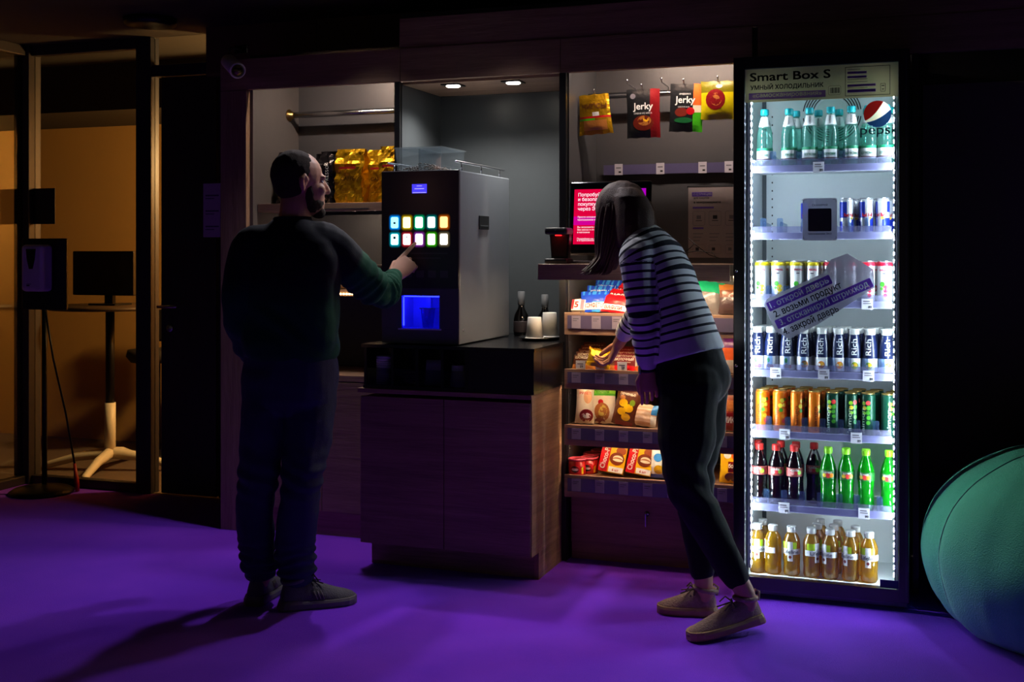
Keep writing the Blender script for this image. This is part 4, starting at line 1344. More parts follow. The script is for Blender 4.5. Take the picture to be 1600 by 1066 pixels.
def gum(px, y, lab, k):
    x = X(px, y)
    t = thing('gum_packet', lab, 'chewing gum', (x, y, S1 + 0.006), 'chewing gum packets', (radians(-32), 0, radians(2)))
    MB().box(-0.030, 0.030, -0.002, 0.022, 0.008, 0.062, WHT, 0.002).box(-0.030, -0.02, -0.0028, -0.002, 0.012, 0.060, RED).text('5', 0.040, RED, (-0.008, -0.0032, 0.036), bold=0.04).box(0.01, 0.026, -0.0028, -0.002, 0.012, 0.060, PINK).build('packet', t, world=False)
for j, (px, y, lab) in enumerate(((902, 4.925, 'white and red gum packet in front, at the niche end of the sweets shelf'), (906, 4.98, 'white gum packet behind the front gum packet on the sweets shelf'), (912, 5.035, 'white gum packet at the back of the gum row on the sweets shelf'))):
    gum(px, y, lab, j)
G = 'sweet bags on the top snack shelf'
for j, (px, y, h_, lab) in enumerate(((928, 4.945, 0.10, 'blue candy bag with red letters at the front of the sweets shelf'),
                                      (933, 5.01, 0.125, 'blue candy bag in the middle of the leaning blue bags'),
                                      (940, 5.08, 0.155, 'blue candy bag at the back of the leaning blue bags'))):
    soft_pack('candy_bag', lab, 'candy bag', (X(px, y), y, S1 + 0.006), 0.125, h_, 0.024, BLU,
              [(lambda u, v: v > 0.82 and (int(u * 6) % 2 == 0), LBLU), (lambda u, v: v < 0.45 and u > -0.1, LBLU)] + ([(lambda u, v: 0.1 < v < 0.4, WHT)] if j == 0 else []),
              [('КОНФЕТЫ', 0.026, RED if j == 0 else WHT, 0.0, h_ * 0.28 if j == 0 else h_ * 0.72, 0.03, 0.085), ('молочные', 0.016, BLU if j == 0 else WHT, 0.01, h_ * 0.55, 0.02, 0.07)],
              (radians(-28), radians(-3 + 3 * j), radians(4 - 6 * j)), G, 2.0 + j)
for j, (px, y, h_, lab) in enumerate(((957, 4.94, 0.085, 'red candy bag with a white stripe at the front beside the blue bags'),
                                      (961, 5.0, 0.11, 'red candy bag in the middle of the leaning red bags'),
                                      (968, 5.07, 0.14, 'red candy bag at the back of the leaning red bags'))):
    soft_pack('candy_bag', lab, 'candy bag', (X(px, y), y, S1 + 0.006), 0.115, h_, 0.022, RED,
              [(lambda u, v: 0.12 < v < 0.38, WHT)] if j == 0 else [(lambda u, v: 0.75 < v < 0.82, DRED)],
              [('ВАФЛИ', 0.020, WHT if j else RED, 0.0, h_ * (0.24 if j == 0 else 0.7), 0.03, 0.08)],
              (radians(-30), radians(5), radians(-6)), G, 6.0 + j)
soft_pack('candy_bag', 'small yellow and blue candy bag tucked beside the woman\'s arm on the sweets shelf', 'candy bag', (X(988, 4.95), 4.95, S1 + 0.006), 0.07, 0.10, 0.022, YEL,
          [(lambda u, v: v > 0.7, BLU), (lambda u, v: v < 0.3, CREAM)], [], (radians(-24), 0, 0), G, 9.1)
soft_pack('candy_bag', 'green topped snack bag standing behind the woman\'s back on the sweets shelf', 'snack bag', (X(1101, 4.98), 4.98, S1 + 0.006), 0.13, 0.140, 0.04, col_mat((120, 116, 116)),
          [(lambda u, v: v > 0.66, TEAL)], [], (radians(-14), radians(7), 0), G, 11.0)
soft_pack('candy_bag', 'brown wafer bag lying at the fridge end of the sweets shelf', 'snack bag', (X(1146, 4.98), 4.98, S1 + 0.006), 0.13, 0.125, 0.05, col_mat((120, 66, 44)),
          [(lambda u, v: v > 0.78, LBRN), (lambda u, v: v < 0.55, col_mat((70, 52, 56)))], [], (radians(-10), 0, 0), G, 12.0)

# ---- shelf two: chocolate bars standing in rows
def bar_row(px, n, base, txt, labs, group, tag_px=None, w_=0.105):
    for j in range(n):
        y = 4.925 + 0.048 * j
        x = X(px + 3.2 * j, y)
        soft_pack('chocolate_bar', labs % ORD[j], 'chocolate bar', (x, y, S2 + 0.004), w_, 0.062 + 0.012 * j, 0.016, base,
                  [(lambda u, v: v < 0.30, LBRN if txt == 'b' else RED)], [('ШОКОЛАД' if txt == 'b' else 'МОЛОЧНЫЙ', 0.017, CREAM, 0, (0.062 + 0.012 * j) * 0.80, 0.02, w_ * 0.82), ('с орехами', 0.009, CREAM, 0, (0.062 + 0.012 * j) * 0.52, 0.01, w_ * 0.6)],
                  (radians(-28), 0, 0), group, px * 0.01 + j, part='wrapper')
bar_row(912, 5, BRN, 'b', '%s brown chocolate bar from the shelf edge, in the row next to the niche', 'brown chocolate bars')
bar_row(944, 4, BRN, 'b', '%s brown chocolate bar from the shelf edge, in the row under the reaching hand', 'brown chocolate bars')
bar_row(974, 4, DRED, 'r', '%s dark red chocolate bar from the shelf edge, beside the brown ones', 'dark red chocolate bars', w_=0.10)
soft_pack('chocolate_bar', 'cream coloured chocolate bar at the woman\'s side of the bar shelf', 'chocolate bar', (X(1002, 4.93), 4.93, S2 + 0.004), 0.07, 0.085, 0.018, CREAM,
          [(lambda u, v: v < 0.2, ORNG), (lambda u, v: 0.3 < v < 0.5 and u > 0, GRN)], [], (radians(-26), 0, 0), None, 3.3, part='wrapper')
for j, (px, lab) in enumerate(((907, 'white price card clipped before the brown bars next to the niche'), (938, 'white price card on the shelf edge under the gold packet'), (972, 'white price card clipped before the dark red bars'))):
    x = X(px, 4.895)
    t = thing('price_card', lab, 'price card', (x, 4.895, S2), 'price cards on the bar shelf')
    MB().box(x - 0.021, x + 0.021, 4.8955, 4.8970, S2 + 0.006, S2 + 0.042, LABELW, M=None).box(x - 0.014, x + 0.012, 4.8948, 4.8955, S2 + 0.026, S2 + 0.030, GREYINK).text('59', 0.014, INK, (x + 0.004, 4.8945, S2 + 0.017), bold=0.03).build('card', t)
soft_pack('snack_bag', 'orange and purple snack bag by the woman\'s hip at the fridge end', 'snack bag', (X(1143, 4.95), 4.95, S2 + 0.005), 0.09, 0.15, 0.03, ORNG,
          [(lambda u, v: v > 0.68, PURP), (lambda u, v: v < 0.35, WHT)], [], (radians(-16), 0, 0), None, 8.2)

# ---- shelf three: biscuit bags
G = 'biscuit bags on the third snack shelf'
soft_pack('biscuit_bag', 'cream and red croissant bag at the niche end of the biscuit shelf', 'biscuit bag', (X(913, 4.96), 4.96, S3 + 0.004), 0.085, 0.178, 0.05, CREAM,
          [(lambda u, v: v > 0.86, DRED)], [('РУЛЕТ', 0.014, RED, 0, 0.13, 0.02, 0.05)], (radians(-10), radians(2), radians(12)), G, 1.7,
          shapes=[(0.012, 0.115, 0.018, 0.03, col_mat((224, 170, 120))), (0.008, 0.033, 0.030, 0.028, DRED), (0.008, 0.033, 0.020, 0.012, WHT)])
soft_pack('biscuit_bag', 'bright green and cream crisp-bread bag on the biscuit shelf', 'biscuit bag', (X(939, 4.98), 4.98, S3 + 0.004), 0.135, 0.185, 0.05, CREAM,
          [(lambda u, v: 0.70 < v < 0.93, LGRN), (lambda u, v: 0.64 < v < 0.70, GRN), (lambda u, v: u < -0.82, GRN)], [('хлебцы', 0.022, GRN, 0.0, 0.138, 0.03, 0.08)], (radians(-10), radians(-2), radians(-4)), G, 2.7,
          shapes=[(0.01, 0.05, 0.035, 0.04, LBRN), (0.012, 0.055, 0.022, 0.026, col_mat((214, 190, 90))), (0.005, 0.092, 0.012, 0.012, RED), (-0.002, 0.010, 0.024, 0.014, DRED)])
soft_pack('biscuit_bag', 'dark brown biscuit bag with yellow biscuit shapes on the biscuit shelf', 'biscuit bag', (X(974, 4.96), 4.96, S3 + 0.004), 0.115, 0.170, 0.045, BRN,
          [(lambda u, v: v < 0.12 and abs(u) < 0.7, DRED)], [('печенье', 0.018, CREAM, 0.0, 0.135, 0.03, 0.07)], (radians(-12), radians(8), radians(-6)), G, 3.9,
          shapes=[(-0.012, 0.095, 0.020, 0.017, YEL), (0.014, 0.075, 0.021, 0.018, YEL), (-0.014, 0.058, 0.020, 0.016, YEL), (0.008, 0.036, 0.020, 0.016, YEL), (-0.02, 0.118, 0.012, 0.010, LBRN), (0.028, 0.10, 0.012, 0.014, col_mat((120, 160, 40)))])
soft_pack('biscuit_bag', 'dark patterned cookie bag standing behind the pale biscuit pack', 'biscuit bag', (X(998, 5.06), 5.06, S3 + 0.004), 0.12, 0.19, 0.05, col_mat((60, 34, 22)),
          [(lambda u, v: int((u + 2) * 5) % 2 == 0 and int(v * 11) % 2 == 0, col_mat((120, 110, 40)))], [], (radians(-10), 0, 0), G, 4.5)
soft_pack('biscuit_bag', 'pale clear wrapped biscuit pack with a blue corner in front of the cookie bag', 'biscuit bag', (X(1006, 4.955), 4.955, S3 + 0.004), 0.105, 0.095, 0.045, col_mat((214, 176, 140)),
          [(lambda u, v: int(v * 11) % 2 == 0, col_mat((236, 210, 186))), (lambda u, v: u > 0.5 and v > 0.55, LBLU), (lambda u, v: u > 0.6 and v < 0.5, WHT)], [], (radians(-14), radians(5), radians(-4)), G, 5.6)
soft_pack('biscuit_bag', 'red-brown biscuit bag half seen between the woman\'s legs and the fridge', 'biscuit bag', (X(1147, 4.96), 4.96, S3 + 0.004), 0.10, 0.18, 0.045, col_mat((140, 60, 40)),
          [(lambda u, v: v < 0.42, DRED), (lambda u, v: 0.45 < v < 0.7, LBRN)], [('МИКС', 0.035, WHT, -0.012, 0.045, 0.03, 0.06)], (radians(-10), 0, radians(-4)), G, 6.8)

# ---- shelf four: crisp tubs, cake boxes
def tub(px, y, z, lab, h_=0.058):
    x = X(px, y)
    t = thing('crisps_tub', lab, 'crisps tub', (x, y, z), 'crisp tubs on the lowest shelf')
    q = MB().lathe([(0.001, 0), (0.036, 0), (0.037, 0.002), (0.037, h_), (0.001, h_)], RED, (x, y, z), 28)
    wf = wrapf(x, y, 0.0374, z + h_ * 0.42)
    n = 16
    q.add([wf(0, 0)] + [wf(0.020 * cos(2 * pi * j / n), 0.014 * sin(2 * pi * j / n)) for j in range(n)], [(0, 1 + j, 1 + (j + 1) % n) for j in range(n)], INK)
    wf2 = wrapf(x, y, 0.0377, z + h_ * 0.42)
    q.add([wf2(0, -0.001)] + [wf2(0.015 * cos(2 * pi * j / n), -0.001 + 0.0055 * sin(2 * pi * j / n)) for j in range(n)], [(0, 1 + j, 1 + (j + 1) % n) for j in range(n)], WHT)
    q.add([wf(0.030, -0.02), wf(0.042, -0.02), wf(0.042, 0.012), wf(0.030, 0.004)], [(0, 1, 2, 3)], YEL)
    q.build('tub', t)
    MB().lathe([(0.0375, h_ + 0.0005), (0.040, h_ + 0.001), (0.040, h_ + 0.007), (0.037, h_ + 0.009), (0.034, h_ + 0.006), (0.001, h_ + 0.006)], pbr('pink_lid', (226, 84, 104), 0.35), (x, y, z), 28).text('crisps', 0.013, WHT, (x, y, z + h_ + 0.0072), (1, 0, 0), (0, 1, 0), bold=0.03).build('lid', t)
tub(902, 4.945, S4, 'red crisp tub with pink lid at the front corner of the lowest shelf', 0.062)
tub(921, 4.995, S4, 'red crisp tub second from the front corner of the lowest shelf', 0.062)
tub(925, 5.085, S4, 'red crisp tub third from the front corner of the lowest shelf', 0.064)
tub(937, 5.175, S4, 'red crisp tub farthest back on the lowest shelf', 0.064)

def cakebox(px, y, lab, rz, w_=0.110, h_=0.150):
    x = X(px, y)
    t = thing('cake_box', lab, 'cake box', (x, y, S4 + 0.018), 'chocolate cake boxes', (radians(-20), radians(9), radians(rz)))
    q = MB().box(-w_ / 2, w_ / 2, 0.0, 0.042, 0.0, h_, YEL, 0.0015)
    yb = -0.0006
    q.box(-w_ / 2, -w_ / 2 + w_ * 0.36, yb, 0.0, 0.001, h_ - 0.001, RED)
    q.box(-w_ / 2, -w_ / 2 + w_ * 0.36, yb - 0.0004, yb, h_ * 0.80, h_ - 0.001, ORNG)
    q.text('Choco-Pie', 0.030, WHT, (-w_ / 2 + w_ * 0.19, yb - 0.001, h_ * 0.44), (0.10, 0, 0.995), (-0.995, 0, 0.10), bold=0.035, fit=h_ * 0.72)
    n = 20
    def disc(cx, cz, rx, rz_, mt, k):
        q.add([(cx, yb - 0.0004 * k, cz)] + [(cx + rx * cos(2 * pi * j / n), yb - 0.0004 * k, cz + rz_ * sin(2 * pi * j / n)) for j in range(n)], [(0, 1 + j, 1 + (j + 1) % n) for j in range(n)], mt)
    disc(0.030, h_ * 0.66, 0.022, 0.018, col_mat((150, 70, 30)), 1)
    disc(0.018, h_ * 0.42, 0.032, 0.028, col_mat((116, 48, 22)), 2)
    disc(0.022, h_ * 0.43, 0.022, 0.014, CREAM, 3)
    disc(0.022, h_ * 0.40, 0.022, 0.010, LBRN, 4)
    disc(0.022, h_ * 0.385, 0.022, 0.006, CREAM, 5)
    q.box(-0.01, w_ / 2 - 0.002, yb - 0.0003, yb, 0.003, h_ * 0.18, WHT)
    q.text('6 шт', 0.014, RED, (0.02, yb - 0.001, h_ * 0.09), bold=0.03)
    q.text('мини', 0.018, col_mat((190, 110, 20)), (0.025, yb - 0.001, h_ * 0.90), bold=0.02)
    q.build('box', t, world=False)
cakebox(953, 4.935, 'red and yellow cake box beside the crisp tubs on the lowest shelf', 4)
cakebox(996, 4.935, 'red and yellow cake box leaning next to the blue and white bag', 2)
soft_pack('biscuit_bag', 'blue and white bag partly behind the woman\'s leg on the lowest shelf', 'snack bag', (X(1032, 4.95), 4.95, S4 + 0.004), 0.105, 0.155, 0.05, WHT,
          [(lambda u, v: v > 0.80, BLU), (lambda u, v: v < 0.12, BLU)], [], (radians(-14), 0, radians(-4)), None, 7.7,
          shapes=[(-0.01, 0.085, 0.020, 0.018, LBLU), (-0.005, 0.035, 0.022, 0.018, YEL)])
soft_pack('biscuit_bag', 'yellow baked snack bag between the woman\'s legs and the fridge', 'snack bag', (X(1148, 4.95), 4.95, S4 + 0.004), 0.13, 0.175, 0.045, YEL,
          [(lambda u, v: v > 0.88, BLKP), (lambda u, v: 0.25 < v < 0.5 and u > -0.45, DRED)], [('бонжур', 0.024, WHT, 0.01, 0.068, 0.03, 0.07)], (radians(-10), 0, 0), None, 8.9,
          shapes=[(0.02, 0.115, 0.034, 0.028, ORNG), (-0.015, 0.024, 0.026, 0.018, BRN), (-0.03, 0.115, 0.016, 0.016, WHT)])
# ================================================================== the drinks fridge
RX0, RX1, RY0, RY1, RZ1 = -0.757, -0.100, 4.662, 5.33, 2.118
GX0, GX1, GZ0, GZ1 = -0.713, -0.138, 0.080, 2.072
FBLK = pbr('fridge_black', (16, 19, 26), 0.28, coat=0.3)
LINER = pbr('fridge_liner', (236, 244, 244), 0.45, vary=0.03)
LINERG = pbr('fridge_groove', (70, 78, 84), 0.5)
r = thing('drinks_fridge', 'tall black glass-door fridge full of lit bottles and cans', 'fridge', ((RX0 + RX1) / 2, 5.0, 0))
IX0, IX1, IY1, IZ0, IZ1 = -0.705, -0.146, 5.10, 0.070, 2.03
b = MB()
b.box(RX0, IX0 - 0.006, RY0 + 0.045, RY1, 0.03, RZ1, FBLK, 0.003)
b.box(IX1 + 0.006, RX1, RY0 + 0.045, RY1, 0.03, RZ1, FBLK, 0.003)
b.box(RX0 + 0.04, RX1 - 0.04, IY1 + 0.01, RY1, 0.03, RZ1 - 0.001, FBLK)
b.box(RX0 + 0.04, RX1 - 0.04, RY0 + 0.046, RY1 - 0.001, IZ1 + 0.006, RZ1 - 0.001, FBLK)
b.box(RX0 + 0.04, RX1 - 0.04, RY0 + 0.046, RY1 - 0.001, 0.031, IZ0 - 0.006, FBLK)
b.build('body', r)
MB().box(RX0 + 0.02, RX1 - 0.02, RY0 + 0.05, RY1 - 0.02, 0.0005, 0.03, pbr('fridge_plinth', (20, 20, 26), 0.5)).box(RX0 + 0.01, RX1 - 0.01, RY0 + 0.02, RY0 + 0.045, 0.012, 0.03, pbr('plinth_lip', (96, 88, 108), 0.4)).build('plinth', r)
q = MB()
YL = RY0 + 0.05
q.box(IX0 - 0.005, IX0, YL, IY1 + 0.008, IZ0 - 0.005, IZ1 + 0.005, LINER)
q.box(IX1, IX1 + 0.005, YL, IY1 + 0.008, IZ0 - 0.005, IZ1 + 0.005, LINER)
q.box(IX0, IX1, IY1, IY1 + 0.008, IZ0, IZ1, LINER)
q.box(IX0, IX1, YL, IY1, IZ1, IZ1 + 0.005, LINER)
q.box(IX0, IX1, YL, IY1, IZ0 - 0.005, IZ0, LINER)
q.build('liner', r)
q = MB().box(IX0 + 0.001, IX0 + 0.018, IY1 - 0.004, IY1 - 0.0005, IZ0 + 0.1, IZ1 - 0.03, LINERG)
for k in range(46):
    q.box(IX0 + 0.040, IX0 + 0.045, IY1 - 0.002, IY1 - 0.0005, 0.35 + k * 0.035, 0.357 + k * 0.035, INK)
q.build('shelf_track', r)
# round fan vent on the rear wall
fv = at(1300, 178, Y=IY1)
q = MB()
ry = IY1 - 0.003
def ringpoly(r0, r1, a0, a1, y, mt, n=20):
    vs_ = []
    for j in range(n + 1):
        a = radians(a0 + (a1 - a0) * j / n)
        vs_.append((fv.x + r0 * cos(a), y, fv.z + r0 * sin(a)))
        vs_.append((fv.x + r1 * cos(a), y, fv.z + r1 * sin(a)))
    q.add(vs_, [(2 * j, 2 * j + 1, 2 * j + 3, 2 * j + 2) for j in range(n)], mt)
MINT = pbr('fan_disc', (206, 226, 220), 0.5)
ringpoly(0.0, 0.066, 0, 360, ry - 0.004, MINT, 40)
VENT = pbr('vent_black', (20, 26, 28), 0.5)
for k in range(5):
    rr = 0.075 + k * 0.010
    for a0 in (0, 90, 180, 270):
        ringpoly(rr, rr + 0.0045, a0 + 7, a0 + 83, ry - 0.002, VENT)
ringpoly(0.066, 0.071, 190, 260, ry - 0.0045, VENT)
ringpoly(0.066, 0.071, 280, 350, ry - 0.0045, VENT)
q.build('fan_vent', r)

# LED strips on both door jambs, each a rail with a row of bright dots
LEDW = glow('cool_led', (226, 240, 255), FRIDGE_LED)
RAIL = pbr('led_rail', (210, 216, 220), 0.4)
for xx, sgn in ((IX0 + 0.001, 1), (IX1 - 0.001, -1)):
    l = MB().box(min(xx, xx + sgn * 0.008), max(xx, xx + sgn * 0.008), RY0 + 0.052, RY0 + 0.066, 0.10, 2.0, RAIL).build('led_rail', r)
    q = MB()
    for k in range(66):
        z = 0.115 + k * 0.0285
        xa = xx + sgn * 0.0082
        q.box(min(xa, xa + sgn * 0.003), max(xa, xa + sgn * 0.003), RY0 + 0.053, RY0 + 0.065, z, z + 0.012, LEDW)
    q.build('led_strip', l)

# door
DG = clear('fridge_glass', (246, 250, 250), 0.012, rough=0.01)
q = MB()
yd0, yd1 = RY0, RY0 + 0.040
q.box(RX0, GX0, yd0, yd1, 0.032, RZ1, FBLK, 0.003)
q.box(GX1, RX1 + 0.0, yd0, yd1, 0.032, RZ1, FBLK, 0.003)
q.box(GX0 - 0.001, GX1 + 0.001, yd0, yd1, GZ1, RZ1, FBLK)
q.box(GX0 - 0.001, GX1 + 0.001, yd0, yd1, 0.032, GZ0, FBLK)
q.box(RX1 - 0.012, RX1 - 0.010, yd0 - 0.0006, yd0, 0.05, RZ1 - 0.02, pbr('door_seam', (52, 60, 76), 0.3))
door = q.build('door', r)
MB().box(GX0, GX1, RY0 + 0.012, RY0 + 0.018, GZ0, GZ1, DG).build('door_glass', door)
for z_ in (1.277, 0.905):
    MB().lathe([(0.006, 0), (0.006, 0.004), (0.003, 0.006)], STEEL, n=10, M=Matrix.Translation((RX0 + 0.012, RY0, z_)) @ Matrix.Rotation(radians(90), 4, 'X')).build('screw', door)
SY = RY0 + 0.0112        # stickers on the front of the glass
SIGN = film('sign_sheet', (214, 206, 176), 0.6)
SIGNV = film('sign_violet', (150, 112, 210), 0.75)
q = MB()
q.box(GX0 + 0.001, GX1 - 0.001, SY - 0.001, SY, 1.940, 2.070, SIGN)
ty = SY - 0.0016
def sxy(px, py):
    p = at(px, py, Y=ty)
    return p.x, p.z
def stext(body, size, px, py, mt, bold, wpx):
    x, z = sxy(px, py)
    q.text(body, size, mt, (x, ty, z), bold=bold, fit=wpx)
q_w = xat(1297, ty) - xat(1171, ty)
stext('Smart Box S', 0.046, 1234, 118, INK, 0.025, q_w)
stext('УМНЫЙ ХОЛОДИЛЬНИК', 0.0235, 1229, 134.5, INK, 0.03, xat(1286, ty) - xat(1172, ty))
xa, za = sxy(1170, 148.5)
xb = xat(1290, ty)
bv, bf = cut_band('«самосканирования»', xb - xa, 0.0265, 0.024, (xb - xa) * 0.90, 0.006, 0.001)
q.add([((xa + xb) / 2 + p[0], ty + 0.0002, 1.963 + p[1]) for p in bv], bf, SIGNV)
bxc, bzc = sxy(1304, 141)
q.tube([(bxc + p[0], ty, bzc + p[1]) for p in rrect(0.046, 0.034, 0.006)], 0.0005, INK, 4, closed=True)
for k in range(9):
    q.box(bxc - 0.017 + k * 0.004, bxc - 0.0155 + k * 0.004 + 0.0008 * (k % 3), ty - 0.0002, ty + 0.0003, bzc - 0.011, bzc + 0.010, INK)
fx0, fx1, fz0, fz1 = xat(1320.5, ty), xat(1391, ty), 1.9485, 2.060
for (a, b_, c, d_) in ((fx0, fx1, fz0, fz0 + 0.002), (fx0, fx1, fz1 - 0.002, fz1), (fx0, fx0 + 0.002, fz0, fz1), (fx1 - 0.002, fx1, fz0, fz1)):
    q.box(a, b_, ty - 0.0002, ty + 0.0003, c, d_, INK)
def bandx(u0, u1, v0, v1, mt):
    q.box(fx0 + (fx1 - fx0) * u0, fx0 + (fx1 - fx0) * u1, ty - 0.0002, ty + 0.0003, fz0 + (fz1 - fz0) * v0, fz0 + (fz1 - fz0) * v1, mt)
for v in (0.76, 0.61, 0.32, 0.12):
    bandx(0.05, 0.48 if v > 0.5 else 0.68, v, v + (0.075 if v > 0.2 else 0.10), SIGNV)
for v in (0.90, 0.56, 0.47, 0.27):
    bandx(0.05, 0.34 if v > 0.8 else 0.50, v, v + 0.018, GREYINK)
ic = fx0 + (fx1 - fx0) * 0.84
q.tube([(ic + p[0], ty, fz0 + 0.028 + p[1]) for p in rrect(0.017, 0.030, 0.002)], 0.0008, INK, 4, closed=True)
q.box(ic - 0.005, ic + 0.005, ty - 0.0002, ty + 0.0003, fz0 + 0.033, fz0 + 0.036, INK).box(ic - 0.004, ic + 0.004, ty - 0.0002, ty + 0.0003, fz0 + 0.020, fz0 + 0.023, INK)
q.build('header_sign', door)

# round soft-drink sticker
q = MB()
pc = at(1371, 178, Y=SY)
PR = 0.0505
n = 48
def disc_poly(fn, mt, y):
    """part of the disc cut by fn(x) < z < fn2(x)"""
    lo, hi = fn
    vs_, fs = [], []
    for j in range(n + 1):
        x = -PR + 2 * PR * j / n
        e = sqrt(max(0, PR * PR - x * x))
        a, b_ = max(-e, min(e, lo(x))), max(-e, min(e, hi(x)))
        vs_ += [(pc.x + x, y, pc.z + a), (pc.x + x, y, pc.z + b_)]
    for j in range(n):
        fs.append((2 * j, 2 * j + 2, 2 * j + 3, 2 * j + 1))
    q.add(vs_, fs, mt)
w1 = lambda x: -0.020 + 0.55 * (x + 0.035) + 9.0 * max(0, x + 0.035) ** 2 * 1.2
w2 = lambda x: -0.029 + 0.25 * (x + 0.03) + 5.5 * max(0, x + 0.02) ** 2
disc_poly((lambda x: -1, lambda x: 1), film('sticker_white', (212, 200, 166), 0.6), SY - 0.0004)
disc_poly((w1, lambda x: 1), film('sticker_red', (170, 34, 36), 0.6), SY - 0.0008)
disc_poly((lambda x: -1, w2), film('sticker_blue', (40, 80, 150), 0.6), SY - 0.0008)
q.text('pepsi', 0.052, pbr('sticker_text', (56, 66, 84), 0.5), (pc.x - 0.002, SY - 0.0006, pc.z - 0.066), bold=0.0, fit=xat(1398, SY) - xat(1346, SY))
q.build('round_sticker', door)

# square frosted sticker
FROST = clear('frosted_film', (214, 214, 222), 0.02, 0.55, (214, 214, 224), 0.4)
c0, c1 = at(1254, 310, Y=SY), at(1308, 376, Y=SY)
q = MB()
cx_, cz_ = (c0.x + c1.x) / 2, (c0.z + c1.z) / 2
q.prism(rrect(c1.x - c0.x, c0.z - c1.z, 0.008), FROST, (cx_, SY, cz_), (1, 0, 0), (0, 0, 1), (0, -0.0006, 0))
for sx_ in (-1, 1):
    for sz_ in (-1, 1):
        ex, ez = cx_ + sx_ * (c1.x - c0.x) * 0.47, cz_ + sz_ * (c0.z - c1.z) * 0.47
        q.tube([(ex - sx_ * 0.012, SY - 0.001, ez), (ex - sx_ * 0.004, SY - 0.001, ez), (ex, SY - 0.001, ez - sz_ * 0.004), (ex, SY - 0.001, ez - sz_ * 0.012)], 0.0007, INK, 5)
q.prism(rrect(0.088, 0.088, 0.006), pbr('code_square', (44, 44, 50), 0.5), (cx_, SY - 0.0008, cz_ - 0.002), (1, 0, 0), (0, 0, 1), (0, -0.0005, 0))
q.text('СКАНИРУЙ', 0.010, INK, (cx_, SY - 0.001, cz_ + 0.056), bold=0.02, fit=0.058)
q.text('приложением ЭКО', 0.009, INK, (cx_, SY - 0.001, cz_ - 0.056), bold=0.02, fit=0.088)
q.build('square_sticker', door)

# tilted instruction sticker
q = MB()
A = radians(25.5)
ex, ez = Vector((cos(A), 0, sin(A))), Vector((-sin(A), 0, cos(A)))
o_ = Vector((0, SY, 0)) + Vector((at(1282, 467, Y=SY).x, 0, at(1282, 467, Y=SY).z))
q.prism([(-0.205, 0.068), (-0.185, 0.085), (0.05, 0.085), (0.10, 0.12), (0.165, 0.115), (0.225, 0.02), (0.20, -0.045), (-0.05, -0.085), (-0.175, -0.092), (-0.21, -0.04)], FROST, o_, ex, ez, (0, -0.0006, 0))
BV = film('band_violet', (128, 84, 205), 0.7)
BW = film('band_text', (255, 255, 255), 0.85)
def band(u0, u1, v, h, mt, body):
    bv, bf = cut_band(body, u1 - u0, h, 0.033, (u1 - u0) * 0.92, 0.006)
    q.add([o_ + Vector((0, -0.0012, 0)) + ex * ((u0 + u1) / 2 + p[0]) + ez * (v + p[1]) for p in bv], bf, mt)
def bt(body, u0, u1, v, mt):
    p = o_ + ex * ((u0 + u1) / 2) + ez * v + Vector((0, -0.0016, 0))
    q.text(body, 0.036, mt, p, ex, ez, 0.018, fit=u1 - u0)
band(-0.196, 0.068, 0.053, 0.037, BV, '1. открой дверь')
bt('2. возьми продукт', -0.186, 0.092, 0.014, INK)
band(-0.196, 0.20, -0.022, 0.037, BV, '3. отсканируй штрихкод')
bt('4. закрой дверь', -0.184, 0.044, -0.061, INK)
q.build('instruction_sticker', door)
q = MB().box(xat(1375, SY), GX1 - 0.001, SY - 0.001, SY, 0.082, 0.112, pbr('blue_sticker', (22, 36, 96), 0.4)).build('blue_sticker', door)

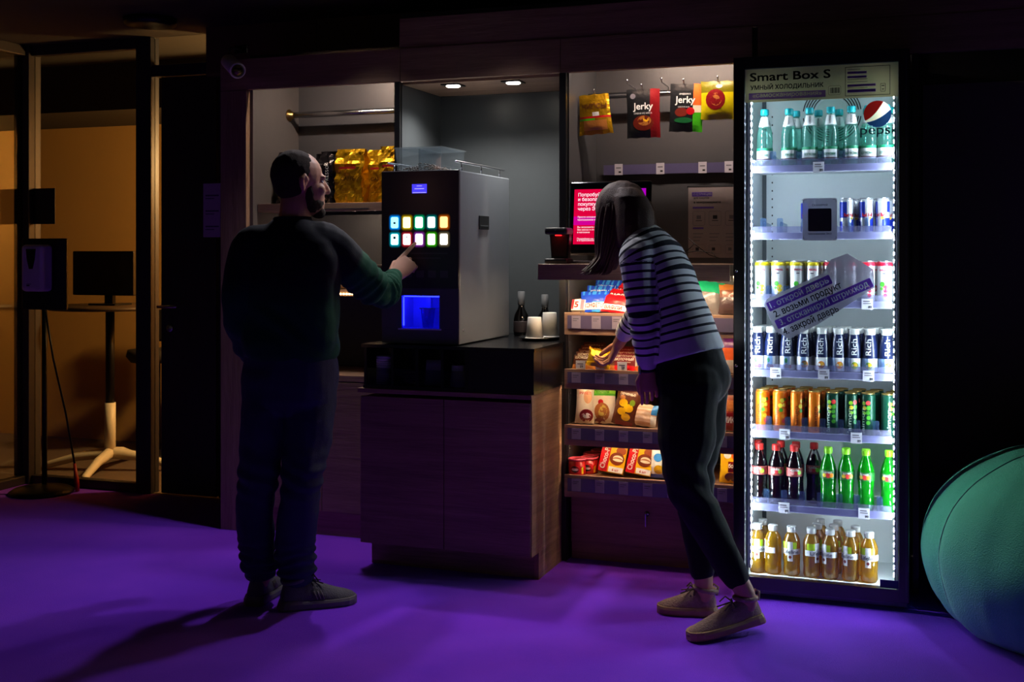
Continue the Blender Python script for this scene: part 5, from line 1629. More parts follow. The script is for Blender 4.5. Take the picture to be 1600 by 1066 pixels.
# shelves
SHZ = [1.680, 1.414, 1.146, 0.868, 0.626, 0.335]
SFY = RY0 + 0.098
WSH = pbr('white_shelf', (240, 242, 246), 0.4)
LIP = clear('lilac_lip', (232, 232, 250), 0.06, 0.16, (220, 220, 252))
DIV = clear('blue_divider', (222, 234, 250), 0.08, 0.07, (150, 190, 250))
DIVX = [[1209, 1249, 1283, 1316], [1194, 1220, 1258, 1331, 1357], [1203, 1230, 1258], [1203, 1230, 1256, 1300, 1325, 1352, 1378], [1202, 1232, 1258, 1286, 1314, 1340, 1369], [1199, 1226, 1254, 1282, 1312, 1339, 1375]]
TAGX = [[1279], [], [1355], [1212, 1287, 1357], [1226, 1338], [1225, 1350]]
for i, z in enumerate(SHZ):
    sh = MB().box(IX0 + 0.002, IX1 - 0.018, SFY, IY1 - 0.03, z, z + 0.008, WSH).box(IX0 + 0.002, IX1 - 0.018, SFY - 0.006, SFY - 0.0005, z - 0.012, z + 0.016, WSH, 0.002).box(IX1 - 0.018, IX1 - 0.006, SFY + 0.005, SFY + 0.05, z - 0.004, z + 0.006, WSH).build('shelf', r)
    MB().box(IX0 + 0.004, IX1 - 0.02, SFY - 0.0095, SFY - 0.0065, z - 0.012, z + 0.040, LIP).build('price_lip', sh)
    for px in DIVX[i]:
        x = xat(px, SFY + 0.02)
        if i == 1:
            x = xat(px, SFY + 0.03)
        q = MB()
        q.prism([(0.0, 0.0), (0.24, 0.0), (0.24, 0.045), (0.02, 0.052), (0.006, 0.046), (0, 0.03)], DIV, (x - 0.0008, SFY + 0.006, z + 0.0085), (0, 1, 0), (0, 0, 1), (0.0016, 0, 0))
        q.prism([(p[0], p[1] + 0.033) for p in rrect(0.024, 0.064, 0.006)], DIV, (x, SFY + 0.002, z + 0.0085), (1, 0, 0), (0, 0, 1), (0, 0.0015, 0))
        q.build('divider', sh)
    for px in TAGX[i]:
        x = xat(px, SFY - 0.01)
        MB().box(x - 0.021, x + 0.021, SFY - 0.0112, SFY - 0.0098, z - 0.016, z + 0.026, pbr('tag_white', (222, 220, 232), 0.6)).box(x - 0.015, x + 0.010, SFY - 0.0116, SFY - 0.0112, z + 0.014, z + 0.018, GREYINK).box(x - 0.015, x + 0.014, SFY - 0.0116, SFY - 0.0112, z + 0.006, z + 0.009, GREYINK).text('89', 0.013, INK, (x + 0.010, SFY - 0.0118, z - 0.006), bold=0.03).build('price_tag', sh)

# ---------------------------------------------------------------- drinks
def wrap_r(rf, z0):
    """letters round a bottle (local coordinates): upright, front at -Y"""
    return lambda x, y: Vector((rf(z0 + y) * sin(x / rf(z0 + y)), -rf(z0 + y) * cos(x / rf(z0 + y)), z0 + y))

def wrap_v(rf, z0, a0=0.0):
    """letters reading upwards"""
    return lambda x, y: Vector((rf(z0 + x) * sin(-y / rf(z0 + x) + a0), -rf(z0 + x) * cos(-y / rf(z0 + x) + a0), z0 + x))

def lerp_r(prof, off=0.0008):
    def f(z):
        for (r0, z0), (r1, z1) in zip(prof[:-1], prof[1:]):
            if z0 <= z <= z1 and z1 > z0:
                return r0 + (r1 - r0) * (z - z0) / (z1 - z0) + off
        return prof[-1][0] + off
    return f

def patch(q, rf, z0, z1, a0, a1, mt, n=10, m=4):
    """a printed patch on a bottle between heights and angles (degrees, 0 = front)"""
    vs_, fs = [], []
    for i in range(m + 1):
        z = z0 + (z1 - z0) * i / m
        for j in range(n + 1):
            a = radians(a0 + (a1 - a0) * j / n)
            vs_.append((rf(z) * sin(a), -rf(z) * cos(a), z))
    for i in range(m):
        for j in range(n):
            k = i * (n + 1) + j
            fs.append((k, k + 1, k + n + 2, k + n + 1))
    q.add(vs_, fs, mt, True)

def spot(q, rf, z, a, rr, mt, n=14, rz=None):
    rz = rz or rr
    c = rf(z)
    f = lambda dx, dz: Vector((rf(z + dz) * sin(radians(a) + dx / c), -rf(z + dz) * cos(radians(a) + dx / c), z + dz))
    q.add([f(0, 0)] + [f(rr * cos(2 * pi * j / n), rz * sin(2 * pi * j / n)) for j in range(n)], [(0, 1 + j, 1 + (j + 1) % n) for j in range(n)], mt, True)

FR_BOTT = {}
def proto(kind, cat, parts):
    """parts: list of (name, MB) in local coordinates; the first placing uses it, later ones are copies"""
    FR_BOTT[kind] = [cat, parts, None]

def place(kind, name, label, x, y, z, rz=0.0, group=None):
    cat, parts, first = FR_BOTT[kind]
    if first is None:
        t = thing(name, label, cat, (x, y, z), group, (0, 0, rz))
        for pn, q in parts:
            q.build(pn, t, world=False)
        FR_BOTT[kind][2] = t
        return t
    return dup(first, label, (x, y, z), rz, group)

PLW = pbr('bottle_cap_white', (206, 208, 204), 0.45)
# mineral water
WAT = clear('water_plastic', (196, 236, 228), 0.07, 0.16, (150, 226, 210))
prof = [(0.001, 0.0), (0.027, 0.0), (0.031, 0.006), (0.031, 0.085), (0.0315, 0.12), (0.029, 0.145), (0.020, 0.180), (0.0135, 0.205), (0.0125, 0.212), (0.0125, 0.222), (0.001, 0.222)]
rf = lerp_r(prof)
q0 = MB().lathe(prof, WAT, n=24, ripple=lambda a, z: 1 + (0.018 * sin(a * 12 + z * 260) if 0.09 < z < 0.15 else 0))
q1 = MB().lathe([(0.0155, 0.212), (0.0165, 0.214), (0.0165, 0.232), (0.0145, 0.236), (0.001, 0.236)], pbr('cap_turquoise', (0, 160, 168), 0.4), n=20)
q2 = MB()
GREEN_L = pbr('label_green', (20, 130, 90), 0.5)
q2.lathe([(0.0316, 0.030), (0.0319, 0.031), (0.0319, 0.074), (0.0316, 0.075)], LABELW, n=24)
q2.lathe([(0.0321, 0.068), (0.0323, 0.069), (0.0323, 0.078), (0.0321, 0.079)], GREEN_L, n=24)
q2.text_on('БОРЖОМИ', 0.013, GREEN_L, wrap_r(lambda z: 0.0326, 0.050), bold=0.03, fit=0.048)
q2.lathe([(0.0318, 0.032), (0.0322, 0.033), (0.0322, 0.036), (0.0318, 0.037)], pbr('label_line', (90, 60, 60), 0.5), n=24)
q3 = MB().lathe([(rf(0.165), 0.165), (rf(0.180) + 0.0003, 0.180), (rf(0.205) + 0.0003, 0.205)], LABELW, n=24)
q3.text_on('БОРЖОМИ', 0.010, INK, wrap_v(lambda z: rf(z) + 0.0005, 0.186), bold=0.02, fit=0.032)
proto('water', 'water bottle', [('bottle', q0), ('cap', q1), ('label', q2), ('neck_label', q3)])

# energy drink can
CANT = pbr('can_top', (196, 198, 202), 0.3, 0.9)
def can_body(r_, h_, mt, top=CANT):
    q = MB().lathe([(0.001, 0.003), (r_ * 0.75, 0.0), (r_ * 0.86, 0.003), (r_, 0.012), (r_, h_ - 0.014), (r_ * 0.90, h_ - 0.003)], mt, n=24)
    t = MB().lathe([(r_ * 0.90, h_ - 0.003), (r_ * 0.93, h_ - 0.0005), (r_ * 0.93, h_ + 0.001), (r_ * 0.88, h_ + 0.001), (r_ * 0.86, h_ - 0.004), (0.001, h_ - 0.004)], top, n=24)
    t.tube([(0.007 * cos(2 * pi * j / 10), -0.008 + 0.010 * sin(2 * pi * j / 10), h_ - 0.002) for j in range(10)], 0.0014, top, 5, closed=True)
    return q, t
SILV = pbr('can_silver', (206, 208, 214), 0.3, 0.55)
BLC = pbr('can_blue', (20, 44, 160), 0.3, 0.3)
q0, q1 = can_body(0.0265, 0.140, SILV)
c_ = lambda z: 0.0268
for a in (-90, 90):
    patch(q0, c_, 0.014, 0.066, a - 90 + 45, a + 45, BLC) if False else None
patch(q0, c_, 0.012, 0.062, 20, 180, BLC, 14)
patch(q0, c_, 0.064, 0.126, -180, -20, BLC, 14)
patch(q0, c_, 0.012, 0.050, -150, -60, BLC, 10)
patch(q0, c_, 0.085, 0.126, 60, 150, BLC, 10)
q0.text_on('Red Bull', 0.018, pbr('can_red', (196, 20, 44), 0.35), wrap_r(lambda z: 0.0272, 0.075), bold=0.04, fit=0.042)
spot(q0, lambda z: 0.0271, 0.062, 22, 0.007, pbr('can_yellow', (240, 190, 40), 0.35), rz=0.005)
proto('energy', 'drink can', [('can', q0), ('can_top', q1)])

# white lemonade and berry cans
def slim(kind, top, fruit, fr2, txtc):
    q0, q1 = can_body(0.0290, 0.163, pbr('can_white', (216, 218, 220), 0.32, 0.35), CANT)
    c_ = lambda z: 0.0293
    q0.lathe([(0.0292, 0.144), (0.0294, 0.145), (0.0294, 0.150), (0.0268, 0.1585)], top, n=24)
    q0.text_on('лимонад' if kind == 'lemon' else 'вишня', 0.012, txtc, wrap_r(c_, 0.128), bold=0.03, fit=0.038)
    q0.box(-0.006, 0.006, -0.0294, -0.0290, 0.112, 0.117, GREYINK)
    spot(q0, c_, 0.055, 14, 0.012, fruit, rz=0.015)
    spot(q0, lambda z: 0.0295, 0.073, -14, 0.010, fr2)
    spot(q0, lambda z: 0.0295, 0.056, -20, 0.006, fr2)
    spot(q0, lambda z: 0.0295, 0.030, 10, 0.008, fruit)
    proto(kind, 'drink can', [('can', q0), ('can_top', q1)])
CRED = pbr('fruit_red', (200, 30, 70), 0.4)
slim('lemon', pbr('rim_yellow', (220, 196, 20), 0.35), pbr('fruit_yellow', (236, 200, 40), 0.4), pbr('leaf_green', (60, 160, 40), 0.4), CRED)
slim('berry', pbr('rim_red', (206, 20, 50), 0.35), CRED, pbr('leaf_green', (60, 160, 40), 0.4), CRED)

# dark blue juice bottles
def rich(kind, fruit, fr2):
    NAVY = pbr('juice_sleeve', (18, 28, 66), 0.3, coat=0.4)
    prof = [(0.001, 0.0), (0.026, 0.0), (0.030, 0.006), (0.030, 0.062), (0.0305, 0.075), (0.027, 0.115), (0.0205, 0.150), (0.020, 0.153), (0.001, 0.153)]
    rf = lerp_r(prof)
    q0 = MB().lathe(prof, NAVY, n=24)
    q1 = MB().lathe([(0.0205, 0.1535), (0.0215, 0.155), (0.0215, 0.175), (0.020, 0.177), (0.001, 0.177)], PLW, n=24, ripple=lambda a, z: 1 + 0.012 * sin(a * 24))
    q2 = MB().lathe([(0.0303, 0.010), (0.0306, 0.011), (0.0306, 0.061), (0.0303, 0.062)], LABELW, n=24)
    q2.text_on('Rich', 0.030, LABELW, wrap_v(lambda z: rf(z) + 0.0006, 0.106), bold=0.01, fit=0.062)
    c_ = lambda z: 0.0309
    if kind == 'rich_cherry':
        spot(q2, c_, 0.024, -10, 0.008, fruit)
        spot(q2, c_, 0.022, 14, 0.008, fruit)
        spot(q2, c_, 0.046, -12, 0.006, fr2, rz=0.010)
    else:
        spot(q2, c_, 0.034, 4, 0.014, fruit)
        spot(q2, lambda z: 0.0312, 0.037, 10, 0.007, fr2)
    proto(kind, 'juice bottle', [('bottle', q0), ('cap', q1), ('label', q2)])
rich('rich_cherry', pbr('cherry', (150, 16, 34), 0.4), pbr('leaf_green', (60, 160, 40), 0.4))
rich('rich_orange', pbr('orange_fruit', (226, 120, 20), 0.4), pbr('orange_light', (244, 180, 60), 0.4))
rich('rich_apple', pbr('apple_fruit', (150, 180, 30), 0.4), pbr('apple_light', (236, 190, 50), 0.4))

# tall orange and green cans
GCT = pbr('can_top_gold', (206, 170, 96), 0.3, 0.9)
def tall(kind, body, txt, tcol, dots):
    q0, q1 = can_body(0.0285, 0.168, body, GCT)
    c_ = lambda z: 0.0289
    for (z, a, rr, mt) in dots:
        spot(q0, c_, z, a, rr, mt)
    q0.text_on(txt, 0.022, tcol, wrap_v(lambda z: 0.0290, 0.062, radians(-24)), bold=0.01, fit=0.095)
    proto(kind, 'drink can', [('can', q0), ('can_top', q1)])
DY, DG_, DR, DO = pbr('dot_yellow', (244, 214, 60), 0.35), pbr('dot_green', (70, 150, 40), 0.35), pbr('dot_red', (226, 60, 60), 0.35), pbr('dot_orange', (250, 150, 30), 0.35)
DL = pbr('dot_lime', (150, 214, 50), 0.35)
tall('mango', pbr('can_orange', (232, 116, 12), 0.32, 0.35), 'mango', pbr('mango_text', (150, 60, 10), 0.4), [(0.128, 16, 0.009, DY), (0.108, 2, 0.009, DY), (0.090, 8, 0.008, DG_), (0.132, 42, 0.007, DG_), (0.110, 36, 0.008, DY), (0.088, 40, 0.008, DO), (0.066, 24, 0.008, DO), (0.046, 30, 0.008, DR)])
tall('laimon', pbr('can_green', (10, 62, 44), 0.32, 0.35), 'laimon', pbr('laimon_text', (206, 224, 206), 0.4), [(0.132, 20, 0.009, DR), (0.130, -14, 0.008, DL), (0.112, -10, 0.008, DY), (0.113, 22, 0.009, DG_), (0.094, 18, 0.008, DG_), (0.092, -12, 0.007, DL), (0.075, 22, 0.008, DG_), (0.055, 20, 0.008, DG_)])

# cola and green lemonade bottles
prof = [(0.001, 0.0), (0.026, 0.0), (0.031, 0.010), (0.030, 0.05), (0.0285, 0.085), (0.031, 0.108), (0.032, 0.125), (0.032, 0.150), (0.0285, 0.172), (0.020, 0.196), (0.0125, 0.214), (0.0125, 0.226), (0.001, 0.226)]
rf5 = lerp_r(prof)
rip = lambda a, z: 1 + (0.030 * sin(a * 9 + z * 190) * sin(z * 320) if 0.012 < z < 0.105 else 0)
def soda(kind, mat, capm, labm, dots):
    q0 = MB().lathe([(prof[0])] + [(rf5(0.001 + 0.2255 * k / 46) - 0.0008, 0.001 + 0.2255 * k / 46) for k in range(47)] + [(0.001, 0.2266)], mat, n=28, ripple=rip)
    q1 = MB().lathe([(0.0155, 0.216), (0.0165, 0.218), (0.0165, 0.238), (0.0148, 0.241), (0.001, 0.241)], capm, n=24, ripple=lambda a, z: 1 + 0.02 * sin(a * 20))
    q2 = MB().lathe([(0.0324, 0.120), (0.0328, 0.121), (0.0328, 0.152), (0.0324, 0.153)], labm, n=28)
    for (z, a, rr, mt) in dots:
        spot(q2, lambda z: 0.0331, z, a, rr, mt)
    q2.text_on('laimon' if kind == 'lime' else 'cola', 0.014, LABELW, wrap_r(lambda z: 0.0331, 0.146), bold=0.03, fit=0.034)
    proto(kind, 'soda bottle', [('bottle', q0), ('cap', q1), ('label', q2)])
soda('cola', clear('cola_plastic', (70, 24, 20), 0.10, 0.45, (34, 10, 10)), pbr('cap_red2', (206, 34, 26), 0.4), pbr('cola_label', (150, 66, 60), 0.45), [(0.136, 34, 0.009, DL), (0.134, -16, 0.008, pbr('dot_pink', (226, 150, 150), 0.4)), (0.134, 8, 0.008, DR)])
soda('lime', clear('lime_plastic', (60, 226, 50), 0.09, 0.45, (30, 214, 40)), pbr('bottle_cap_lime', (140, 220, 30), 0.4), pbr('lime_label', (30, 110, 40), 0.45), [(0.134, -22, 0.008, DY), (0.134, 4, 0.010, DR), (0.134, 28, 0.009, DO)])

# amber drinks on the fridge floor
prof6 = [(0.001, 0.0), (0.028, 0.0), (0.033, 0.010), (0.0315, 0.040), (0.033, 0.062), (0.033, 0.125), (0.0315, 0.140), (0.024, 0.158), (0.0165, 0.168), (0.0155, 0.178), (0.001, 0.178)]
rf6 = lerp_r(prof6)
AMB = clear('amber_plastic', (232, 190, 60), 0.08, 0.38, (222, 168, 30))
q0 = MB().lathe(prof6, AMB, n=28, ripple=lambda a, z: 1 + (0.02 * sin(a * 7) if 0.005 < z < 0.05 else 0))
q1 = MB().lathe([(0.0175, 0.170), (0.0185, 0.172), (0.0185, 0.190), (0.017, 0.193), (0.001, 0.193)], PLW, n=24, ripple=lambda a, z: 1 + 0.015 * sin(a * 22))
q2 = MB()
c6 = lambda z: rf6(z) + 0.0003
patch(q2, c6, 0.108, 0.134, -75, 40, pbr('label_lime', (170, 206, 20), 0.45), 14)
patch(q2, lambda z: rf6(z) + 0.0006, 0.086, 0.108, -90, 90, LABELW, 20)
patch(q2, lambda z: rf6(z) + 0.0009, 0.060, 0.136, -22, 14, LABELW, 8)
q2.text_on('Lifeline', 0.021, INK, wrap_r(lambda z: rf6(z) + 0.0015, 0.097), bold=0.008, fit=0.064)
spot(q2, lambda z: rf6(z) + 0.0015, 0.076, -4, 0.006, pbr('berry_dot', (120, 40, 30), 0.4))
proto('lifeline', 'juice bottle', [('bottle', q0), ('cap', q1), ('label', q2)])

# ---------------------------------------------------------------- stocking the fridge
DY0 = SFY + 0.034
def row(kind, name, pxs, y, z, lab, group, rz=None):
    for i, px in enumerate(pxs):
        l = lab if len(pxs) == 1 else lab.replace('#', ORD[i])
        place(kind, name, l, xat(px, y), y, z, radians((rz[i] if rz else ((i * 37) % 5 - 2) * 5)), group)

z = SHZ[0] + 0.0085
row('water', 'water_bottle', [1195, 1233, 1265, 1298, 1330, 1357, 1384], DY0, z, '# pale green water bottle from the woman, in the front row of the top shelf', 'water bottles on the top fridge shelf')
row('water', 'water_bottle', [1244, 1279, 1311, 1355, 1390], DY0 + 0.09, z, '# pale green water bottle from the woman, in the second row of the top shelf', 'water bottles on the top fridge shelf')
z = SHZ[1] + 0.0085
row('energy', 'energy_can', [1268, 1323, 1353, 1379], DY0, z, '# blue and silver can from the woman, front row of the sparse second shelf', 'blue and silver energy cans', [0, 25, 15, -20])
row('energy', 'energy_can', [1262, 1333, 1360, 1386], DY0 + 0.075, z, '# blue and silver can from the woman, second row of the sparse second shelf', 'blue and silver energy cans', [0, 10, 30, 5])
z = SHZ[2] + 0.0085
row('lemon', 'lemonade_can', [1191, 1217, 1246, 1271], DY0, z, '# white yellow-rimmed can from the woman, front row of the third shelf', 'white yellow-rimmed cans')
row('lemon', 'lemonade_can', [1200, 1226, 1254, 1279], DY0 + 0.075, z, '# white yellow-rimmed can from the woman, second row of the third shelf', 'white yellow-rimmed cans')
row('berry', 'berry_can', [1298, 1328, 1355, 1383], DY0, z, '# white red-rimmed can from the woman, front row of the third shelf', 'white red-rimmed cans')
row('berry', 'berry_can', [1306, 1336, 1362], DY0 + 0.075, z, '# white red-rimmed can from the woman, second row of the third shelf', 'white red-rimmed cans')
z = SHZ[3] + 0.0085
RK = [('rich_cherry', [1184, 1206, 1230], 'cherry'), ('rich_orange', [1256, 1285, 1310], 'orange'), ('rich_apple', [1334, 1359, 1385], 'apple')]
for kd, pxs, fr in RK:
    for j, wd in enumerate(('front', 'second', 'third')):
        row(kd, 'juice_bottle', [p + 6 * j for p in pxs], DY0 + 0.066 * j, z, '# navy juice bottle with %s label from the woman, in the %s row' % (fr, wd), 'navy juice bottles on the fourth fridge shelf', [6, -8, 10])
z = SHZ[4] + 0.0085
for j, wd in enumerate(('front', 'second', 'third')):
    row('mango', 'orange_can', [p + 7 * j for p in (1192, 1219, 1246, 1273)], DY0 + 0.064 * j, z, '# tall orange can from the woman, in the %s row of the fifth shelf' % wd, 'tall orange cans', [0, 6, 30, 44])
    row('laimon', 'green_can', [p + 7 * j for p in (1301, 1329, 1356, 1388)], DY0 + 0.064 * j, z, '# tall dark green can from the woman, in the %s row of the fifth shelf' % wd, 'tall dark green cans', [-8, 20, -14, 30])
z = SHZ[5] + 0.0085
row('cola', 'cola_bottle', [1187, 1213, 1241], DY0, z, '# dark cola bottle from the woman, front row of the lowest wire shelf', 'cola bottles')
row('cola', 'cola_bottle', [1185, 1220, 1244, 1272], DY0 + 0.085, z, '# dark cola bottle from the woman, second row of the lowest wire shelf', 'cola bottles')
row('lime', 'lime_bottle', [1294, 1322, 1353, 1389], DY0, z, '# bright green lemonade bottle from the woman beside the cola', 'bright green lemonade bottles', [0, 10, -8, -14])
z = IZ0 + 0.0015
Y6 = DY0 - 0.012
row('lifeline', 'amber_bottle', [1183, 1208, 1237, 1268, 1297, 1329, 1358], Y6, z, '# amber drink bottle from the woman, front row on the fridge floor', 'amber bottles on the fridge floor', [10, -70, 0, 50, -34, -30, 0])
row('lifeline', 'amber_bottle', [1192, 1277, 1303, 1337], Y6 + 0.085, z, '# amber drink bottle from the woman, second row on the fridge floor', 'amber bottles on the fridge floor')
row('lifeline', 'amber_bottle', [1282, 1309], Y6 + 0.165, z, '# amber drink bottle from the woman, third row on the fridge floor', 'amber bottles on the fridge floor')
# ================================================================== spotlight on the surround, bean bag
t = thing('spotlight', 'unlit pale cylinder spotlight with a bright ring on the corner of the surround', 'spotlight', (-3.20, 4.92, 2.22))
p0, p1 = at(357, 96, Y=4.90), at(371, 110, Y=4.78)
dv = (p1 - p0).normalized()
SPW = pbr('spot_white', (200, 194, 196), 0.4)
MB().tube([p0 - dv * 0.02, p0, p1], [0.028, 0.036, 0.036], SPW, 20).build('housing', t)
u, v = frame_of(dv)
MB().tube([p1 + dv * 0.002 + u * (0.034 * cos(2 * pi * j / 28)) + v * (0.034 * sin(2 * pi * j / 28)) for j in range(28)], 0.005, pbr('spot_ring', (226, 222, 214), 0.3), 8, closed=True).build('ring', t)
MB().ell(p1 - dv * 0.004, (0.029, 0.029, 0.029), pbr('spot_lens', (120, 108, 70), 0.15, 0.8), nu=20, nv=10).build('lens', t)
MB().tube([p0 + CU * 0.03, p0 + CU * 0.065 + CR * 0.01, Vector((p0.x + 0.05, 4.925, p0.z + 0.06))], 0.006, DARKM, 8).box(p0.x + 0.02, p0.x + 0.09, 4.92, 4.9295, p0.z + 0.04, p0.z + 0.08, DARKM, 0.003).build('bracket', t)

def bean():
    cx, cy = 0.50, 4.62
    t = thing('bean_bag', 'large teal fabric bean bag on the carpet beside the fridge', 'bean bag', (cx, cy, 0))
    FAB = pbr('teal_fabric', (90, 228, 172), 0.75, vary=0.05, scale=12, bump=0.5, bscale=220, sheen=0.3)
    prof = [(0.02, 0.0), (0.36, 0.0), (0.44, 0.025), (0.50, 0.09), (0.54, 0.18), (0.555, 0.27), (0.54, 0.36), (0.50, 0.45), (0.43, 0.53), (0.34, 0.59), (0.24, 0.635), (0.12, 0.66), (0.02, 0.665)]
    fine = []
    for k in range(61):
        s_ = k / 60 * (len(prof) - 1)
        i = min(int(s_), len(prof) - 2)
        f_ = s_ - i
        p = [prof[max(i - 1, 0)], prof[i], prof[i + 1], prof[min(i + 2, len(prof) - 1)]]
        def cr(a, b, c, d, t_):
            return 0.5 * (2 * b + (c - a) * t_ + (2 * a - 5 * b + 4 * c - d) * t_ * t_ + (3 * b - a - 3 * c + d) * t_ ** 3)
        fine.append((max(0.01, cr(*[q_[0] for q_ in p], f_)), max(0.0, cr(*[q_[1] for q_ in p], f_))))
    n = 120
    rings = []
    seams = [radians(a) for a in (200, 255, 315, 20, 80, 140)]
    for (rr, zz) in fine:
        ring = []
        for j in range(n):
            a = 2 * pi * j / n
            da = min(abs((a - s_ + pi) % (2 * pi) - pi) for s_ in seams)
            pinch = 1 - 0.030 * math.exp(-(da / 0.07) ** 2)
            nn = noise.noise(Vector((cos(a) * 2, sin(a) * 2, zz * 3.2)))
            n2 = noise.noise(Vector((cos(a) * 7, sin(a) * 7, zz * 5.5 + 4)))
            wr = 0.012 * noise.noise(Vector((a * 14, zz * 3, 2.0))) * math.exp(-((zz - 0.06) / 0.10) ** 2)
            k_ = rr * pinch * (1 + 0.035 * nn + 0.010 * n2) + wr * (rr > 0.2)
            ring.append((cx + k_ * cos(a), cy + k_ * sin(a), max(0.001, zz * (1 + 0.04 * nn))))
        rings.append(ring)
    MB().rings(rings, FAB).build('cover', t)
    # piping along the panel seams
    for s_ in seams:
        j = int(round(s_ / (2 * pi) * n)) % n
        pts = [Vector(rings[k][j]) for k in range(3, 60, 2)]
        MB().tube(pts, 0.0035, pbr('teal_piping', (20, 84, 78), 0.7), 6).build('piping', t)
bean()
# ================================================================== the two customers
def C(px, py, t):
    return at(px, py, T=t)


def fuse(mb, voxel, smooth=5, wrinkle=None, name='fused', extra=None):
    """one continuous surface out of overlapping limbs"""
    ob = mb.build(name)
    md = ob.modifiers.new('r', 'REMESH')
    md.mode = 'VOXEL'
    md.voxel_size = voxel
    md.use_smooth_shade = True
    ms = ob.modifiers.new('s', 'SMOOTH')
    ms.iterations = smooth
    ms.factor = 0.5
    dg = bpy.context.evaluated_depsgraph_get()
    me = bpy.data.meshes.new_from_object(ob.evaluated_get(dg))
    bpy.data.objects.remove(ob)
    if wrinkle:
        me.update()
        ns = [v.normal.copy() for v in me.vertices]
        for v, n_ in zip(me.vertices, ns):
            v.co += n_ * wrinkle(v.co)
    if extra is not None:
        # fingers stay separate chains rooted inside the palm, in the same mesh
        bm = bmesh.new()
        bm.from_mesh(me)
        vs_ = [bm.verts.new(p) for p in extra.v]
        for f_ in extra.f:
            bm.faces.new([vs_[i] for i in f_])
        bmesh.ops.recalc_face_normals(bm, faces=bm.faces[-len(extra.f):] if False else [f_ for f_ in bm.faces])
        bm.to_mesh(me)
        bm.free()
    for p in me.polygons:
        p.use_smooth = True
    return me


def to_part(me, name, root, mat):
    me.materials.clear()
    me.materials.append(mat)
    off = root.location
    for v in me.vertices:
        v.co -= off
    me.update()
    return link_mesh(name, me, root)


def limb(mb, pts, rad, n=16):
    """tapering rounded limb through the points, smoothly interpolated"""
    pts = [Vector(p) for p in pts]
    P, Rr = [], []
    for i in range(len(pts) - 1):
        a, b, c, d = pts[max(i - 1, 0)], pts[i], pts[i + 1], pts[min(i + 2, len(pts) - 1)]
        for k in range(6):
            t = k / 6
            P.append(0.5 * (2 * b + (c - a) * t + (2 * a - 5 * b + 4 * c - d) * t * t + (3 * b - a - 3 * c + d) * t ** 3))
            Rr.append(rad[i] + (rad[i + 1] - rad[i]) * t)
    P.append(pts[-1])
    Rr.append(rad[-1])
    mb.tube(P, Rr, SKIN, n, rnd=True)


def oval_loft(mb, rings, n=28):
    """rings: (centre, wide axis, half width, deep axis, half depth)"""
    rr = []
    for (c, wa, a, da, b) in rings:
        ring = []
        for j in range(n):
            t = 2 * pi * j / n
            cx, cy = cos(t), sin(t)
            ring.append(c + wa * (a * math.copysign(abs(cx) ** 0.85, cx)) + da * (b * math.copysign(abs(cy) ** 0.85, cy)))
        rr.append(ring)
    mb.rings(rr, SKIN)


def hand(mb, fm, wr, d, n, s, curls, thumb=0.5, sc_=1.0):
    """wr wrist, d towards the fingers, n palm normal, s towards the thumb side; curls: bend per finger (deg) index..little"""
    d = d.normalized()
    s = (s - d * s.dot(d)).normalized()
    n = (n - d * n.dot(d) - s * n.dot(s)).normalized()
    k = sc_
    rr = []
    for (u, wd, th) in ((-0.02, 0.026, 0.020), (0.0, 0.027, 0.019), (0.02, 0.032, 0.017), (0.045, 0.038, 0.0155), (0.07, 0.040, 0.014), (0.088, 0.038, 0.012), (0.094, 0.033, 0.008)):
        rr.append([wr + (d * u + s * (wd * cos(2 * pi * j / 18)) + n * (th * sin(2 * pi * j / 18))) * k for j in range(18)])
    mb.rings(rr, SKIN)
    for i, (off, ln, r0) in enumerate(((0.029, 0.074, 0.0088), (0.010, 0.081, 0.0090), (-0.009, 0.075, 0.0086), (-0.027, 0.060, 0.0076))):
        p = wr + (d * 0.080 + s * off) * k
        dirv = (d + s * (off * 1.2)).normalized()
        pts, rad = [p - dirv * 0.02 * k, p], [r0 * k, r0 * k * 1.06]
        for j, (fr, cf) in enumerate(((0.46, 0.75), (0.30, 1.15), (0.24, 0.8))):
            dirv = Matrix.Rotation(radians(curls[i] * cf), 3, dirv.cross(n).normalized()) @ dirv
            p = p + dirv * (ln * fr + (0.008 if j == 0 else 0)) * k
            pts.append(p)
            rad.append(r0 * k * (0.97 - 0.10 * (j + 1)))
        fm.tube(pts, rad, SKIN, 12, rnd=True)
    p = wr + (d * 0.022 + s * 0.024 + n * 0.004) * k
    t1 = (d * 0.75 + s * (0.75 - thumb * 0.5) + n * (0.35 * thumb)).normalized()
    t2 = (d * 0.95 + s * (0.25 - thumb * 0.6) + n * (0.55 * thumb)).normalized()
    fm.tube([p - t1 * 0.012 * k, p + t1 * 0.036 * k, p + t1 * 0.036 * k + t2 * 0.030 * k, p + t1 * 0.036 * k + t2 * 0.055 * k], [0.013 * k, 0.0115 * k, 0.0100 * k, 0.0080 * k], SKIN, 12, rnd=True)


